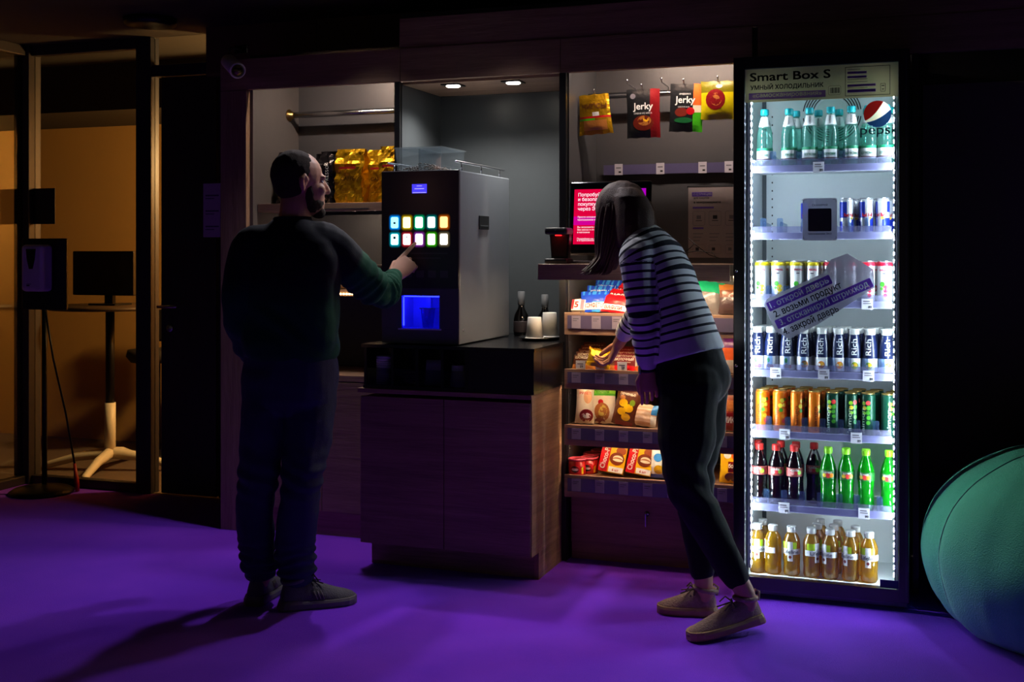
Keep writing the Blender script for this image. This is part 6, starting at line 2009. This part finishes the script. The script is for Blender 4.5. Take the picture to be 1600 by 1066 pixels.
def head(mb, c, f, r, u, k=1.0):
    R = Matrix((f, r, u)).transposed()
    def P(a, b, z):
        return c + (f * a + r * b + u * z) * k
    def E(a, b, z, x, y, zz):
        mb.ell(P(a, b, z), (x * k, y * k, zz * k), SKIN, R=R)
    E(-0.012, 0, 0.030, 0.098, 0.076, 0.092)
    E(0.030, 0, -0.030, 0.066, 0.062, 0.085)
    E(0.048, 0, -0.075, 0.048, 0.050, 0.050)
    E(0.074, 0, -0.104, 0.022, 0.026, 0.018)
    E(0.080, 0, 0.022, 0.016, 0.048, 0.012)
    for s_ in (-1, 1):
        E(0.064, s_ * 0.036, -0.025, 0.024, 0.022, 0.022)
        E(0.078, s_ * 0.030, -0.002, 0.010, 0.014, 0.009)
        mb.tube([P(-0.012, s_ * 0.074, -0.030), P(-0.020, s_ * 0.082, -0.010), P(-0.020, s_ * 0.084, 0.012), P(-0.006, s_ * 0.080, 0.022), P(0.004, s_ * 0.075, 0.008)], [0.008 * k, 0.009 * k, 0.009 * k, 0.008 * k, 0.006 * k], SKIN, 10, rnd=True)
        E(-0.010, s_ * 0.075, -0.005, 0.014, 0.006, 0.022)
    mb.tube([P(0.088, 0, 0.012), P(0.103, 0, -0.012), P(0.110, 0, -0.030)], [0.008 * k, 0.010 * k, 0.013 * k], SKIN, 12, rnd=True)
    E(0.094, 0, -0.033, 0.014, 0.018, 0.009)
    E(0.086, 0, -0.058, 0.012, 0.024, 0.006)
    E(0.083, 0, -0.070, 0.012, 0.022, 0.007)


def shoe(parent, heel, toe, up, wid, hgt, upm, solem, lacem, label=None, knit=False):
    """sneaker between two ground points: upper, sole and laces"""
    ax = (toe - heel)
    L = ax.length
    d = ax.normalized()
    u = (up - d * up.dot(d)).normalized()
    sdv = d.cross(u)
    H = hgt
    prof = [(-0.01, 0.45, 0.55), (0.03, 0.66, 0.88), (0.10, 0.76, 1.02), (0.20, 0.78, 1.0), (0.30, 0.80, 0.92), (0.40, 0.84, 0.92), (0.52, 0.92, 0.80), (0.64, 1.0, 0.66), (0.76, 1.0, 0.55), (0.87, 0.88, 0.47), (0.95, 0.62, 0.38), (1.0, 0.25, 0.26)]
    so = 0.030
    rr, rs = [], []
    for (s_, w_, h_) in prof:
        c = heel + d * (L * s_)
        ring = []
        for j in range(20):
            t = 2 * pi * j / 20
            x, z = cos(t), sin(t)
            zz = so * 0.6 + (H * h_ - so * 0.6) * max(0.0, z) ** 0.75 if z > 0 else so * 0.6 + z * 0.006
            xx = wid * w_ * x * (1 - 0.25 * max(0, z))
            ring.append(c + sdv * xx + u * zz)
        rr.append(ring)
        ring = []
        ww = wid * min(1.12, w_ * 1.10 + 0.06)
        flare = 0.012 if s_ < 0.15 else 0.0
        for (x, z) in ((-1, 0.25), (-1.02, 0.7), (-0.94, 1.0), (0.94, 1.0), (1.02, 0.7), (1, 0.25), (0.9, 0.0), (-0.9, 0.0)):
            ring.append(c + sdv * (ww * x) + u * (z * so * (1.15 if s_ < 0.3 else 1.0)) - d * (flare * (1 - z)))
        rs.append(ring)
    sh = MB().rings(rr, upm).build('shoe', parent)
    if label:
        sh['label'] = label
    MB().rings(rs, solem, smooth=False).build('sole', sh)
    q = MB()
    for k in range(6):
        s_ = 0.36 + 0.055 * k
        c = heel + d * (L * s_)
        top = H * (0.95 - 0.42 * (s_ - 0.32) / 0.3)
        q.tube([c - sdv * 0.024 + u * (top * 0.86), c + u * (top + 0.003), c + sdv * 0.024 + d * 0.012 + u * (top * 0.86)], 0.0032, lacem, 6)
    c = heel + d * (L * 0.36)
    for s_ in (-1, 1):
        q.tube([c + u * (H * 0.95), c + sdv * (0.018 * s_) + u * (H * 1.12) + d * 0.015, c + sdv * (0.034 * s_) + u * (H * 0.92) + d * 0.03], 0.0028, lacem, 6)
        q.tube([c + u * (H * 0.95), c + sdv * (0.025 * s_) + u * (H * 0.80) + d * 0.05], 0.0026, lacem, 6)
    q.build('laces', sh)
    # collar opening
    q = MB()
    cc = heel + d * (L * 0.17) + u * (H * 0.96)
    q.tube([cc + d * (0.040 * cos(2 * pi * j / 20)) + sdv * (wid * 0.72 * sin(2 * pi * j / 20)) + u * (0.006 * cos(2 * pi * j / 20)) for j in range(20)], 0.009, upm, 8, closed=True)
    if not knit:
        for k in range(3):
            for s_ in (-1, 1):
                c = heel + d * (L * (0.44 + 0.045 * k))
                q.tube([c + sdv * (wid * 0.93 * s_) + u * (so * 1.2), c + sdv * (wid * 0.78 * s_) + u * (H * 0.60) - d * 0.012], 0.003, solem, 6)
    else:
        for s_ in (-1, 1):
            c = heel + d * (L * 0.02)
        q.tube([heel + d * (-0.004) + u * (H * 0.75), heel - d * 0.010 + u * (H * 1.05), heel + d * 0.006 + u * (H * 1.16), heel + d * 0.016 + u * (H * 1.0)], 0.0045, upm, 8)
    q.build('trim', sh)
    return sh


def zone_mat(name, ca, cb, rough=0.85):
    """knitwear of two colours, split by the stored zone value"""
    m, nt, out = new_mat(name)
    p = nt.nodes.new('ShaderNodeBsdfPrincipled')
    p.inputs['Roughness'].default_value = rough
    p.inputs['Sheen Weight'].default_value = 0.05
    p.inputs['Specular IOR Level'].default_value = 0.2
    a = nt.nodes.new('ShaderNodeAttribute')
    a.attribute_name = 'zone'
    mx = nt.nodes.new('ShaderNodeMix')
    mx.data_type = 'RGBA'
    nt.links.new(a.outputs['Fac'], mx.inputs[0])
    mx.inputs[6].default_value = lin(*ca)
    mx.inputs[7].default_value = lin(*cb)
    nt.links.new(mx.outputs[2], p.inputs['Base Color'])
    tc = nt.nodes.new('ShaderNodeTexCoord')
    nz = nt.nodes.new('ShaderNodeTexNoise')
    nz.inputs['Scale'].default_value = 380
    nt.links.new(tc.outputs['Object'], nz.inputs['Vector'])
    b = nt.nodes.new('ShaderNodeBump')
    b.inputs['Strength'].default_value = 0.35
    b.inputs['Distance'].default_value = 0.003
    nt.links.new(nz.outputs['Fac'], b.inputs['Height'])
    nt.links.new(b.outputs[0], p.inputs['Normal'])
    nt.links.new(p.outputs[0], out.inputs[0])
    return m


def stripe_mat(name, base, dark, period, duty):
    m = zone_mat(name, base, dark)
    nt = m.node_tree
    a = [n for n in nt.nodes if n.type == 'ATTRIBUTE'][0]
    mx = [n for n in nt.nodes if n.type == 'MIX'][0]
    d = nt.nodes.new('ShaderNodeMath')
    d.operation = 'DIVIDE'
    d.inputs[1].default_value = period
    fr = nt.nodes.new('ShaderNodeMath')
    fr.operation = 'FRACT'
    lt = nt.nodes.new('ShaderNodeMath')
    lt.operation = 'LESS_THAN'
    lt.inputs[1].default_value = duty
    gt = nt.nodes.new('ShaderNodeMath')
    gt.operation = 'GREATER_THAN'
    gt.inputs[1].default_value = 0.0
    mu = nt.nodes.new('ShaderNodeMath')
    mu.operation = 'MULTIPLY'
    nt.links.new(a.outputs['Fac'], d.inputs[0])
    nt.links.new(d.outputs[0], fr.inputs[0])
    nt.links.new(fr.outputs[0], lt.inputs[0])
    nt.links.new(a.outputs['Fac'], gt.inputs[0])
    nt.links.new(lt.outputs[0], mu.inputs[0])
    nt.links.new(gt.outputs[0], mu.inputs[1])
    nt.links.new(mu.outputs[0], mx.inputs[0])
    return m


def put_attr(me, name, fn):
    at_ = me.attributes.new(name, 'FLOAT', 'POINT')
    at_.data.foreach_set('value', [fn(v.co) for v in me.vertices])


def along(poly, p):
    """(distance, length along) of the nearest point of a polyline"""
    best, run = (1e9, 0.0), 0.0
    for a, b in zip(poly[:-1], poly[1:]):
        ab = b - a
        t = max(0.0, min(1.0, (p - a).dot(ab) / ab.length_squared))
        dd = (a + ab * t - p).length
        if dd < best[0]:
            best = (dd, run + t * ab.length)
        run += ab.length
    return best


SKIN = pbr('skin', (206, 150, 122), 0.5, vary=0.05, scale=60, bump=0.08, bscale=300)
HAIRM = pbr('short_brown_hair', (50, 33, 24), 0.9, vary=0.25, scale=160, bump=0.6, bscale=500)
EYE = pbr('eye_white', (226, 222, 216), 0.2)

# ------------------------------------------------------------------ the man
def man():
    T0 = 4.50
    r = (CR * cos(radians(16)) - CF * sin(radians(16))).normalized()
    f = CU.cross(r).normalized()
    root = thing('person', 'person in dark green and navy sweater and jeans pressing a coffee machine button', 'person', (C(450, 600, T0).x, C(450, 600, T0).y, 0))
    # key joints
    sl, el, wl = C(390, 392, 4.49), C(371, 488, 4.47), C(392, 556, 4.66)
    sr, er = C(516, 388, 4.52), C(592, 455, 4.68)
    target = at(650.5, 379, Y=4.532)
    dh = (target - C(606, 424, 4.875)).normalized()
    nh, th = Vector((0, 0, -1)) + CR * 0.35, -CR + CU * 0.45
    thh = (th - dh * th.dot(dh)).normalized()
    wr = target - dh * 0.188 - thh * 0.034
    hl, hr_ = C(421, 605, 4.50), C(486, 605, 4.50)
    kl, kr = C(404, 748, 4.46), C(473, 748, 4.42)
    al, ar = C(408, 902, 4.56), C(462, 912, 4.50)
    hc = C(469, 286, 4.50)
    hf = (CF * cos(radians(62)) + CR * sin(radians(62))).normalized()
    hrv = hf.cross(CU).normalized()
    # body
    b, fg = MB(), MB()
    oval_loft(b, [(C(x, y, T0), r, a * 0.92, f, d * 0.92) for (x, y, a, d) in ((453, 640, .10, .10), (453, 615, .165, .12), (453, 580, .165, .12), (453, 540, .155, .11), (453, 490, .165, .115), (452, 430, .18, .115), (452, 395, .175, .10), (452, 372, .14, .085), (455, 355, .09, .07))])
    limb(b, [C(456, 368, T0), C(459, 345, T0), C(463, 315, 4.50)], [0.062, 0.058, 0.060])
    head(b, hc, hf, hrv, CU)
    limb(b, [sl, el, wl], [0.052, 0.042, 0.030])
    limb(b, [sr, er, wr], [0.052, 0.042, 0.028])
    limb(b, [hl, kl, al], [0.085, 0.055, 0.038])
    limb(b, [hr_, kr, ar], [0.085, 0.055, 0.038])
    hand(b, fg, wr, dh, nh, th, [3, 62, 68, 72], 0.9, 1.14)
    dl = (C(412, 590, 4.72) - wl).normalized()
    hand(b, fg, wl, dl, -CR * -1.0, CF, [28, 30, 32, 36], 0.5)
    hL, tL = at(396, 947, Z=0.0), at(434, 917, Z=0.0)
    hR, tR = at(440, 953, Z=0.0), at(556, 940, Z=0.0)
    for a_, h_, t_ in ((al, hL, tL), (ar, hR, tR)):
        limb(b, [a_, h_ + (t_ - h_) * 0.22 + CU * 0.055, h_ + (t_ - h_) * 0.6 + CU * 0.034, h_ + (t_ - h_) * 0.82 + CU * 0.028], [0.034, 0.032, 0.018, 0.010])
    to_part(fuse(b, 0.0045, 4, extra=fg), 'body', root, SKIN)
    # sweater
    s = MB()
    tor = [(C(x, y, T0), r, a, f, d) for (x, y, a, d) in ((454, 560, .170, .122), (454, 554, .182, .132), (454, 535, .186, .135), (454, 500, .186, .134), (453, 460, .188, .132), (452, 425, .195, .128), (451, 400, .196, .118), (452, 380, .178, .104), (454, 364, .135, .088), (456, 351, .090, .076), (457, 343, .070, .068))]
    oval_loft(s, tor)
    limb(s, [C(425, 385, T0), sl, el, wl - (wl - el) * 0.1], [0.085, 0.074, 0.060, 0.046])
    cuff = wr - (wr - er).normalized() * 0.012
    limb(s, [C(480, 383, T0), sr, er, cuff], [0.088, 0.080, 0.066, 0.040])
    armR, armL = [sr, er, cuff], [sl, el, wl]
    def wrk(p):
        dR, aR = along(armR, p)
        o = 0.009 * noise.noise(Vector((p.x * 6, p.y * 6, p.z * 5 + 3))) + 0.004 * noise.noise(p * 15) + 0.007 * (1 - abs(noise.noise(Vector((p.x * 5 + p.z * 4, p.y * 5, p.z * 3 - p.x * 3))) * 2)) 
        if dR < 0.10:
            L1 = (er - sr).length
            k_ = math.exp(-((aR - L1 - 0.02) / 0.13) ** 2)
            o += 0.0085 * k_ * sin(aR * 150 + 3.5 * noise.noise(p * 9))
        else:
            o += 0.006 * sin(p.z * 42 + p.x * 30 + 5 * noise.noise(p * 5)) * math.exp(-((p.z - 1.02) / 0.14) ** 2)
        return o
    me = fuse(s, 0.008, 5, wrk)
    zb = C(450, 392, T0).z
    def zone(p):
        aR = along(armR, p)
        if aR[0] < 0.105 and aR[1] > 0.03:
            z_ = (aR[1] - 0.085) / 0.02
        else:
            z_ = (zb + 0.02 * sin(p.x * 9) - 0.10 - p.z) / 0.10
        return max(0.0, min(1.0, z_))
    put_attr(me, 'zone', zone)
    sw = to_part(me, 'sweater', root, zone_mat('two_tone_knit', (13, 17, 32), (14, 74, 52)))
    MB().tube([C(457, 342, T0) + r * (0.066 * cos(2 * pi * j / 28)) + f * (0.064 * sin(2 * pi * j / 28)) for j in range(28)], 0.008, pbr('navy_rib', (22, 27, 44), 0.9), 8, closed=True).build('collar', sw)
    # jeans
    j_ = MB()
    oval_loft(j_, [(C(x, y, T0), r, a, f, d) for (x, y, a, d) in ((454, 548, .172, .122), (454, 570, .178, .128), (453, 595, .180, .134), (453, 622, .176, .130), (453, 642, .12, .10))])
    limb(j_, [hl + CU * 0.02, C(412, 680, 4.48), kl, C(399, 836, 4.50), C(407, 886, 4.55)], [0.100, 0.090, 0.070, 0.068, 0.064])
    limb(j_, [hr_ + CU * 0.02, C(481, 680, 4.46), kr, C(463, 836, 4.46), C(464, 894, 4.50)], [0.100, 0.094, 0.074, 0.072, 0.068])
    def wrj(p):
        o = 0.007 * noise.noise(Vector((p.x * 8, p.y * 8, p.z * 6))) + 0.003 * noise.noise(p * 22) + 0.006 * (1 - abs(noise.noise(Vector((p.x * 6 + p.z * 5, p.y * 6, p.z * 5 - p.x * 4))) * 2))
        k_ = math.exp(-((p.z - 0.17) / 0.07) ** 2)
        o += k_ * 0.008 * sin(p.z * 150 + 4 * noise.noise(p * 8))
        k2 = math.exp(-((p.z - 0.50) / 0.08) ** 2)
        o += k2 * 0.005 * sin(p.z * 95 + p.x * 40 + 4 * noise.noise(p * 6))
        return o
    DEN = pbr('dark_denim', (36, 48, 78), 0.8, vary=0.2, scale=14, bump=0.3, bscale=420)
    jn = to_part(fuse(j_, 0.008, 4, wrj), 'jeans', root, DEN)
    # hair, beard, eyes
    R = Matrix((hf, hrv, CU)).transposed()
    q = MB().ell(hc + hf * -0.021 + CU * 0.034, (0.0945, 0.0778, 0.0925), HAIRM, R=R, nu=36, nv=24)
    q.ell(hc + hf * -0.040 + CU * -0.012, (0.061, 0.0695, 0.056), HAIRM, R=R, nu=30, nv=16)
    hair = fuse(q, 0.006, 2, lambda p: 0.0012 * noise.noise(p * 60))
    to_part(hair, 'hair', root, HAIRM)
    q = MB().ell(hc + hf * 0.040 + CU * -0.078, (0.053, 0.056, 0.042), HAIRM, R=R, nu=30, nv=18).ell(hc + hf * 0.072 + CU * -0.112, (0.028, 0.032, 0.024), HAIRM, R=R)
    for s_ in (-1, 1):
        q.ell(hc + hf * 0.020 + hrv * (0.052 * s_) + CU * -0.045, (0.018, 0.013, 0.045), HAIRM, R=R)
    to_part(fuse(q, 0.005, 2, lambda p: 0.002 * noise.noise(p * 90)), 'beard', root, HAIRM)
    for s_ in (-1, 1):
        MB().ell(hc + hf * 0.0735 + hrv * (0.031 * s_) + CU * 0.004, (0.009, 0.0125, 0.007), EYE, R=R).ell(hc + hf * 0.081 + hrv * (0.031 * s_) + CU * 0.004, (0.003, 0.005, 0.005), pbr('iris', (50, 60, 70), 0.2), R=R).build('eye', root)
    UP = pbr('grey_sneaker', (92, 88, 96), 0.7, vary=0.15, bump=0.3)
    SO = pbr('grey_sole', (112, 106, 104), 0.7)
    LC = pbr('dark_lace', (40, 38, 44), 0.8)
    for h_, t_ in ((hL, tL), (hR, tR)):
        shoe(root, h_ + CU * 0.001, t_ + CU * 0.001, CU, 0.050, 0.112, UP, SO, LC)
man()

# ------------------------------------------------------------------ the woman
def woman():
    f = (-CR * 0.90 + CF * 0.43).normalized()
    r = f.cross(CU).normalized()                    # her right: away from the camera
    root = thing('person', 'person in striped top and cropped black trousers bending towards the snack shelves', 'person', (C(1080, 600, 4.33).x, C(1080, 600, 4.33).y, 0))
    sl, el, wl = C(993, 402, 4.27), C(1003, 490, 4.25), C(1012, 575, 4.29)
    hR_ = C(946, 578, 5.00)
    sr, er = C(1024, 404, 4.58), C(1003, 474, 4.75)
    wr = C(966, 538, 4.915)
    spine = [C(1075, 557, 4.33), C(1064, 515, 4.345), C(1052, 475, 4.36), C(1038, 435, 4.385), C(1022, 402, 4.41), C(1008, 382, 4.43), C(994, 366, 4.45)]
    hc = C(970, 338, 4.48)
    hf = (f * 0.82 - CU * 0.50 + CF * 0.25).normalized()
    hrv = hf.cross(CU).normalized()
    hu = hrv.cross(hf).normalized()
    hl, hr_ = C(1076, 605, 4.25), C(1090, 605, 4.43)
    kl, kr = C(1070, 745, 4.20), C(1084, 738, 4.41)
    
    tN, hN = at(1076, 1003, Z=0.0), at(1186, 971, T=4.215)
    tF, hF = at(1027, 956, Z=0.0), at(1118, 962, Z=0.0)
    al, ar = hN + (tN - hN) * 0.20 + CU * 0.115, hF + (tF - hF) * 0.20 + CU * 0.115
    def torso(mb, k, extra=()):
        W = [.156, .151, .142, .150, .158, .150, .105]
        D = [.132, .122, .108, .108, .104, .088, .070]
        rr = []
        for i, c in enumerate(spine):
            d = (spine[min(i + 1, 6)] - spine[max(i - 1, 0)]).normalized()
            fd = (f - d * f.dot(d)).normalized()
            rr.append((c, d.cross(fd).normalized(), W[i] * k, fd, D[i] * k))
        oval_loft(mb, rr)
    b, fg = MB(), MB()
    torso(b, 0.92)
    b.ell(C(1084, 590, 4.335), (0.12, 0.14, 0.12), SKIN, R=Matrix((f, r, CU)).transposed())
    limb(b, [spine[5], spine[6], hc - hf * 0.03 - hu * 0.05], [0.056, 0.050, 0.050])
    head(b, hc, hf, hrv, hu, 0.94)
    limb(b, [sl, el, wl], [0.042, 0.034, 0.024])
    limb(b, [sr, er, wr], [0.042, 0.034, 0.025])
    limb(b, [hl, kl, C(1110, 830, 4.205), al], [0.075, 0.052, 0.046, 0.034])
    limb(b, [hr_, kr, C(1094, 830, 4.41), ar], [0.075, 0.052, 0.046, 0.034])
    dR = (hR_ - wr).normalized()
    nR = CF * 0.25 - CR * 0.9
    nR = (nR - dR * nR.dot(dR)).normalized()
    hand(b, fg, wr, dR, nR, dR.cross(nR), [36, 40, 42, 46], 1.0, 1.0)
    hand(b, fg, wl, (C(1018, 640, 4.29) - wl).normalized(), CF + CR * 0.2, -CR, [22, 26, 30, 34], 0.6, 0.92)
    for a_, h_, t_ in ((al, hN, tN), (ar, hF, tF)):
        limb(b, [a_, h_ + (t_ - h_) * 0.18 + CU * 0.06, h_ + (t_ - h_) * 0.55 + CU * 0.034, h_ + (t_ - h_) * 0.80 + CU * 0.026], [0.034, 0.031, 0.018, 0.010])
    to_part(fuse(b, 0.0045, 4, extra=fg), 'body', root, SKIN)
    # striped top
    s = MB()
    torso(s, 1.0)
    cuffL, cuffR = el + (wl - el) * 0.93, er + (wr - er) * 0.74
    limb(s, [spine[4] - r * 0.06, sl, el, cuffL], [0.070, 0.060, 0.051, 0.036])
    limb(s, [spine[4] + r * 0.06, sr, er, cuffR], [0.070, 0.058, 0.050, 0.037])
    armL, armR = [sl, el, cuffL], [sr, er, cuffR]
    def wrk(p):
        o = 0.006 * noise.noise(Vector((p.x * 8, p.y * 8, p.z * 6))) + 0.002 * noise.noise(p * 20)
        dl_, a_ = along(armL, p)
        if dl_ < 0.07:
            o += 0.004 * sin(a_ * 120 + 4 * noise.noise(p * 8)) * math.exp(-((a_ - 0.25) / 0.12) ** 2)
        return o
    me = fuse(s, 0.0055, 6, wrk)
    LT = sum((b_ - a_).length for a_, b_ in zip(spine[:-1], spine[1:]))
    def lenp(P_):
        return sum((b_ - a_).length for a_, b_ in zip(P_[:-1], P_[1:]))
    LL, LR = lenp(armL), lenp(armR)
    def st(p):
        dT, aT = along(spine, p)
        dl_, a_l = along(armL, p)
        dr_, a_r = along(armR, p)
        if dl_ < 0.066 and dl_ < dT * 0.62 and a_l > 0.02:
            return LL - a_l - 0.040
        if dr_ < 0.066 and dr_ < dT * 0.62 and a_r > 0.02:
            return LR - a_r - 0.040
        return aT - 0.060
    put_attr(me, 'zone', st)
    sw = to_part(me, 'striped_top', root, stripe_mat('striped_knit', (236, 238, 242), (26, 30, 46), 0.0295, 0.32))
    # trousers
    j_ = MB()
    Rm = Matrix((f, r, CU)).transposed()
    j_.ell(C(1080, 590, 4.335), (0.145, 0.162, 0.125), SKIN, R=Rm)
    oval_loft(j_, [(C(1075, 543, 4.33), r, 0.140, f, 0.115), (C(1077, 565, 4.335), r, 0.150, f, 0.128), (C(1080, 600, 4.335), r, 0.155, f, 0.138)])
    shL, shR = C(1110, 830, 4.205), C(1094, 830, 4.41)
    hemL, hemR = al + (shL - al) * 0.26, ar + (shR - ar) * 0.28
    limb(j_, [hl, C(1072, 680, 4.22), kl, shL, hemL], [0.118, 0.105, 0.080, 0.068, 0.047])
    limb(j_, [hr_, C(1090, 680, 4.43), kr, shR, hemR], [0.118, 0.100, 0.078, 0.064, 0.047])
    def wrj(p):
        return -0.007 + 0.010 * noise.noise(Vector((p.x * 7, p.y * 7, p.z * 5))) + 0.008 * (1 - abs(noise.noise(Vector((p.x * 5 + p.z * 3, p.y * 5, p.z * 4 - p.x * 4))) * 2)) + 0.002 * noise.noise(p * 22) + 0.004 * sin(p.z * 75 + p.x * 45 + 4 * noise.noise(p * 6)) * math.exp(-((p.z - 0.52) / 0.10) ** 2)
    to_part(fuse(j_, 0.008, 4, wrj), 'trousers', root, pbr('black_cloth', (22, 22, 24), 0.75, vary=0.1, bump=0.15, bscale=380, spec=0.2))
    # hair: a long bob falling forward
    HB = pbr('long_brown_hair', (84, 52, 34), 0.6, vary=0.3, scale=60, bump=0.4, bscale=300)
    Rh = Matrix((hf, hrv, hu)).transposed()
    q = MB()
    q.ell(hc - hf * 0.018 + hu * 0.030, (0.106, 0.088, 0.100), SKIN, R=Rh, nu=32, nv=20)
    sec = [(977, 297, .040, .045), (975, 318, .078, .075), (972, 345, .090, .085), (964, 372, .076, .078), (953, 395, .050, .066), (948, 412, .046, .060), (944, 422, .046, .050)]
    oval_loft(q, [(C(x, y, 4.475), CR, a, CF, d) for (x, y, a, d) in sec])
    oval_loft(q, [(C(x, y, 4.43), CR, a, CF, d) for (x, y, a, d) in ((980, 294, .035, .04), (983, 308, .066, .075), (989, 330, .078, .10), (990, 352, .078, .11), (988, 372, .070, .11), (982, 388, .050, .09))])
    me = fuse(q, 0.006, 4, lambda p: 0.003 * noise.noise(Vector((p.x * 40, p.y * 40, p.z * 3))))
    hair = to_part(me, 'hair', root, HB)
    random.seed(5)
    q = MB()
    for k in range(190):
        a = random.uniform(0, 2 * pi)
        top = hc + hu * 0.118 - hf * 0.02
        side = CR * cos(a) + CF * sin(a)
        lf = max(0.0, -cos(a))
        k_ = random.uniform(0.97, 1.06)
        if cos(a) >= 0.35 and k % 3:
            continue
        if cos(a) < 0.35:
            bx = 946 + 22 * cos(a) + random.uniform(-3, 3)
            dz = random.uniform(-6, 5)
            pts = [top + side * 0.02, C(972, 318, 4.475) + (CR * (0.080 * cos(a)) + CF * (0.078 * sin(a))) * k_, C(971, 345, 4.475) + (CR * (0.091 * cos(a)) + CF * (0.086 * sin(a))) * k_,
                   C(963, 374, 4.475) + (CR * (0.076 * cos(a)) + CF * (0.078 * sin(a))) * k_, C(953, 398, 4.475) + (CR * (0.050 * cos(a)) + CF * (0.066 * sin(a))) * k_,
                   C(bx, 418 + dz, 4.475) + CF * (0.055 * sin(a)) * k_, C(bx - 8 - 8 * random.random() * (lf > 0.2), 427 + dz * 0.6, 4.475) + CF * (0.055 * sin(a))]
        else:
            pts = [top + side * 0.02, C(984, 312, 4.45) + (CR * (0.062 * cos(a)) + CF * (0.072 * sin(a))) * k_, C(997, 338, 4.44) + (CR * (0.057 * cos(a)) + CF * (0.072 * sin(a))) * k_, C(1004 + random.uniform(-3, 5), 360 + random.uniform(-4, 6), 4.44) + (CR * (0.045 * cos(a)) + CF * (0.07 * sin(a))) * k_]
        P = []
        for i in range(len(pts) - 1):
            A_, B_, C_, D_ = pts[max(i - 1, 0)], pts[i], pts[i + 1], pts[min(i + 2, len(pts) - 1)]
            for j in range(4):
                t = j / 4
                P.append(0.5 * (2 * B_ + (C_ - A_) * t + (2 * A_ - 5 * B_ + 4 * C_ - D_) * t * t + (3 * B_ - A_ - 3 * C_ + D_) * t ** 3))
        P.append(pts[-1])
        n_ = len(P)
        q.tube(P, [0.0035 * (0.5 + 0.9 * sin(pi * min(1, (i + 1) / n_ * 0.8 + 0.1))) * (1 if i < n_ - 2 else 0.5) for i in range(n_)], HB, 5)
    q.build('hair_strands', hair)
    for s_ in (-1, 1):
        MB().ell(hc + (hf * 0.0735 + hrv * (0.031 * s_) + hu * 0.004) * 0.94, (0.009, 0.0125, 0.007), EYE, R=Rh).build('eye', root)
    # watch on the near wrist
    wd = (wl - el).normalized()
    u_, v_ = frame_of(wd)
    wc = wl + wd * 0.004
    w_ = MB().tube([wc + u_ * (0.0275 * cos(2 * pi * j / 20)) + v_ * (0.0275 * sin(2 * pi * j / 20)) for j in range(20)], 0.007, pbr('watch_strap', (20, 20, 22), 0.5), 8, closed=True)
    w_.build('wristwatch', root)
    fc = wc - CR * 0.030 - CF * 0.006
    MB().box(-0.016, 0.016, -0.018, 0.018, -0.005, 0.005, pbr('watch_case', (200, 200, 205), 0.25, 0.8), 0.004, M=Matrix.Translation(fc) @ (-CR).to_track_quat('Z', 'Y').to_matrix().to_4x4()).build('watch_face', root)
    UP = pbr('tan_knit_shoe', (168, 136, 122), 0.8, vary=0.18, scale=90, bump=0.5, bscale=160)
    SO = pbr('gum_sole', (176, 142, 96), 0.6)
    LC = pbr('grey_lace', (96, 82, 76), 0.8)
    shoe(root, hN + CU * 0.001, tN + CU * 0.004, CU, 0.044, 0.100, UP, SO, LC, None, True)
    shoe(root, hF + CU * 0.001, tF + CU * 0.001, CU, 0.044, 0.100, UP, SO, LC, None, True)
    # what her far hand has picked up
    soft_pack('snack_packet', 'crumpled gold snack packet held in the hand reaching to the bar shelf', 'snack packet', C(934, 574, 5.02), 0.105, 0.085, 0.035, GOLDF, [(lambda u, v: v < 0.2, YEL)], [], (radians(-30), radians(12), radians(14)), None, 17.0)
woman()
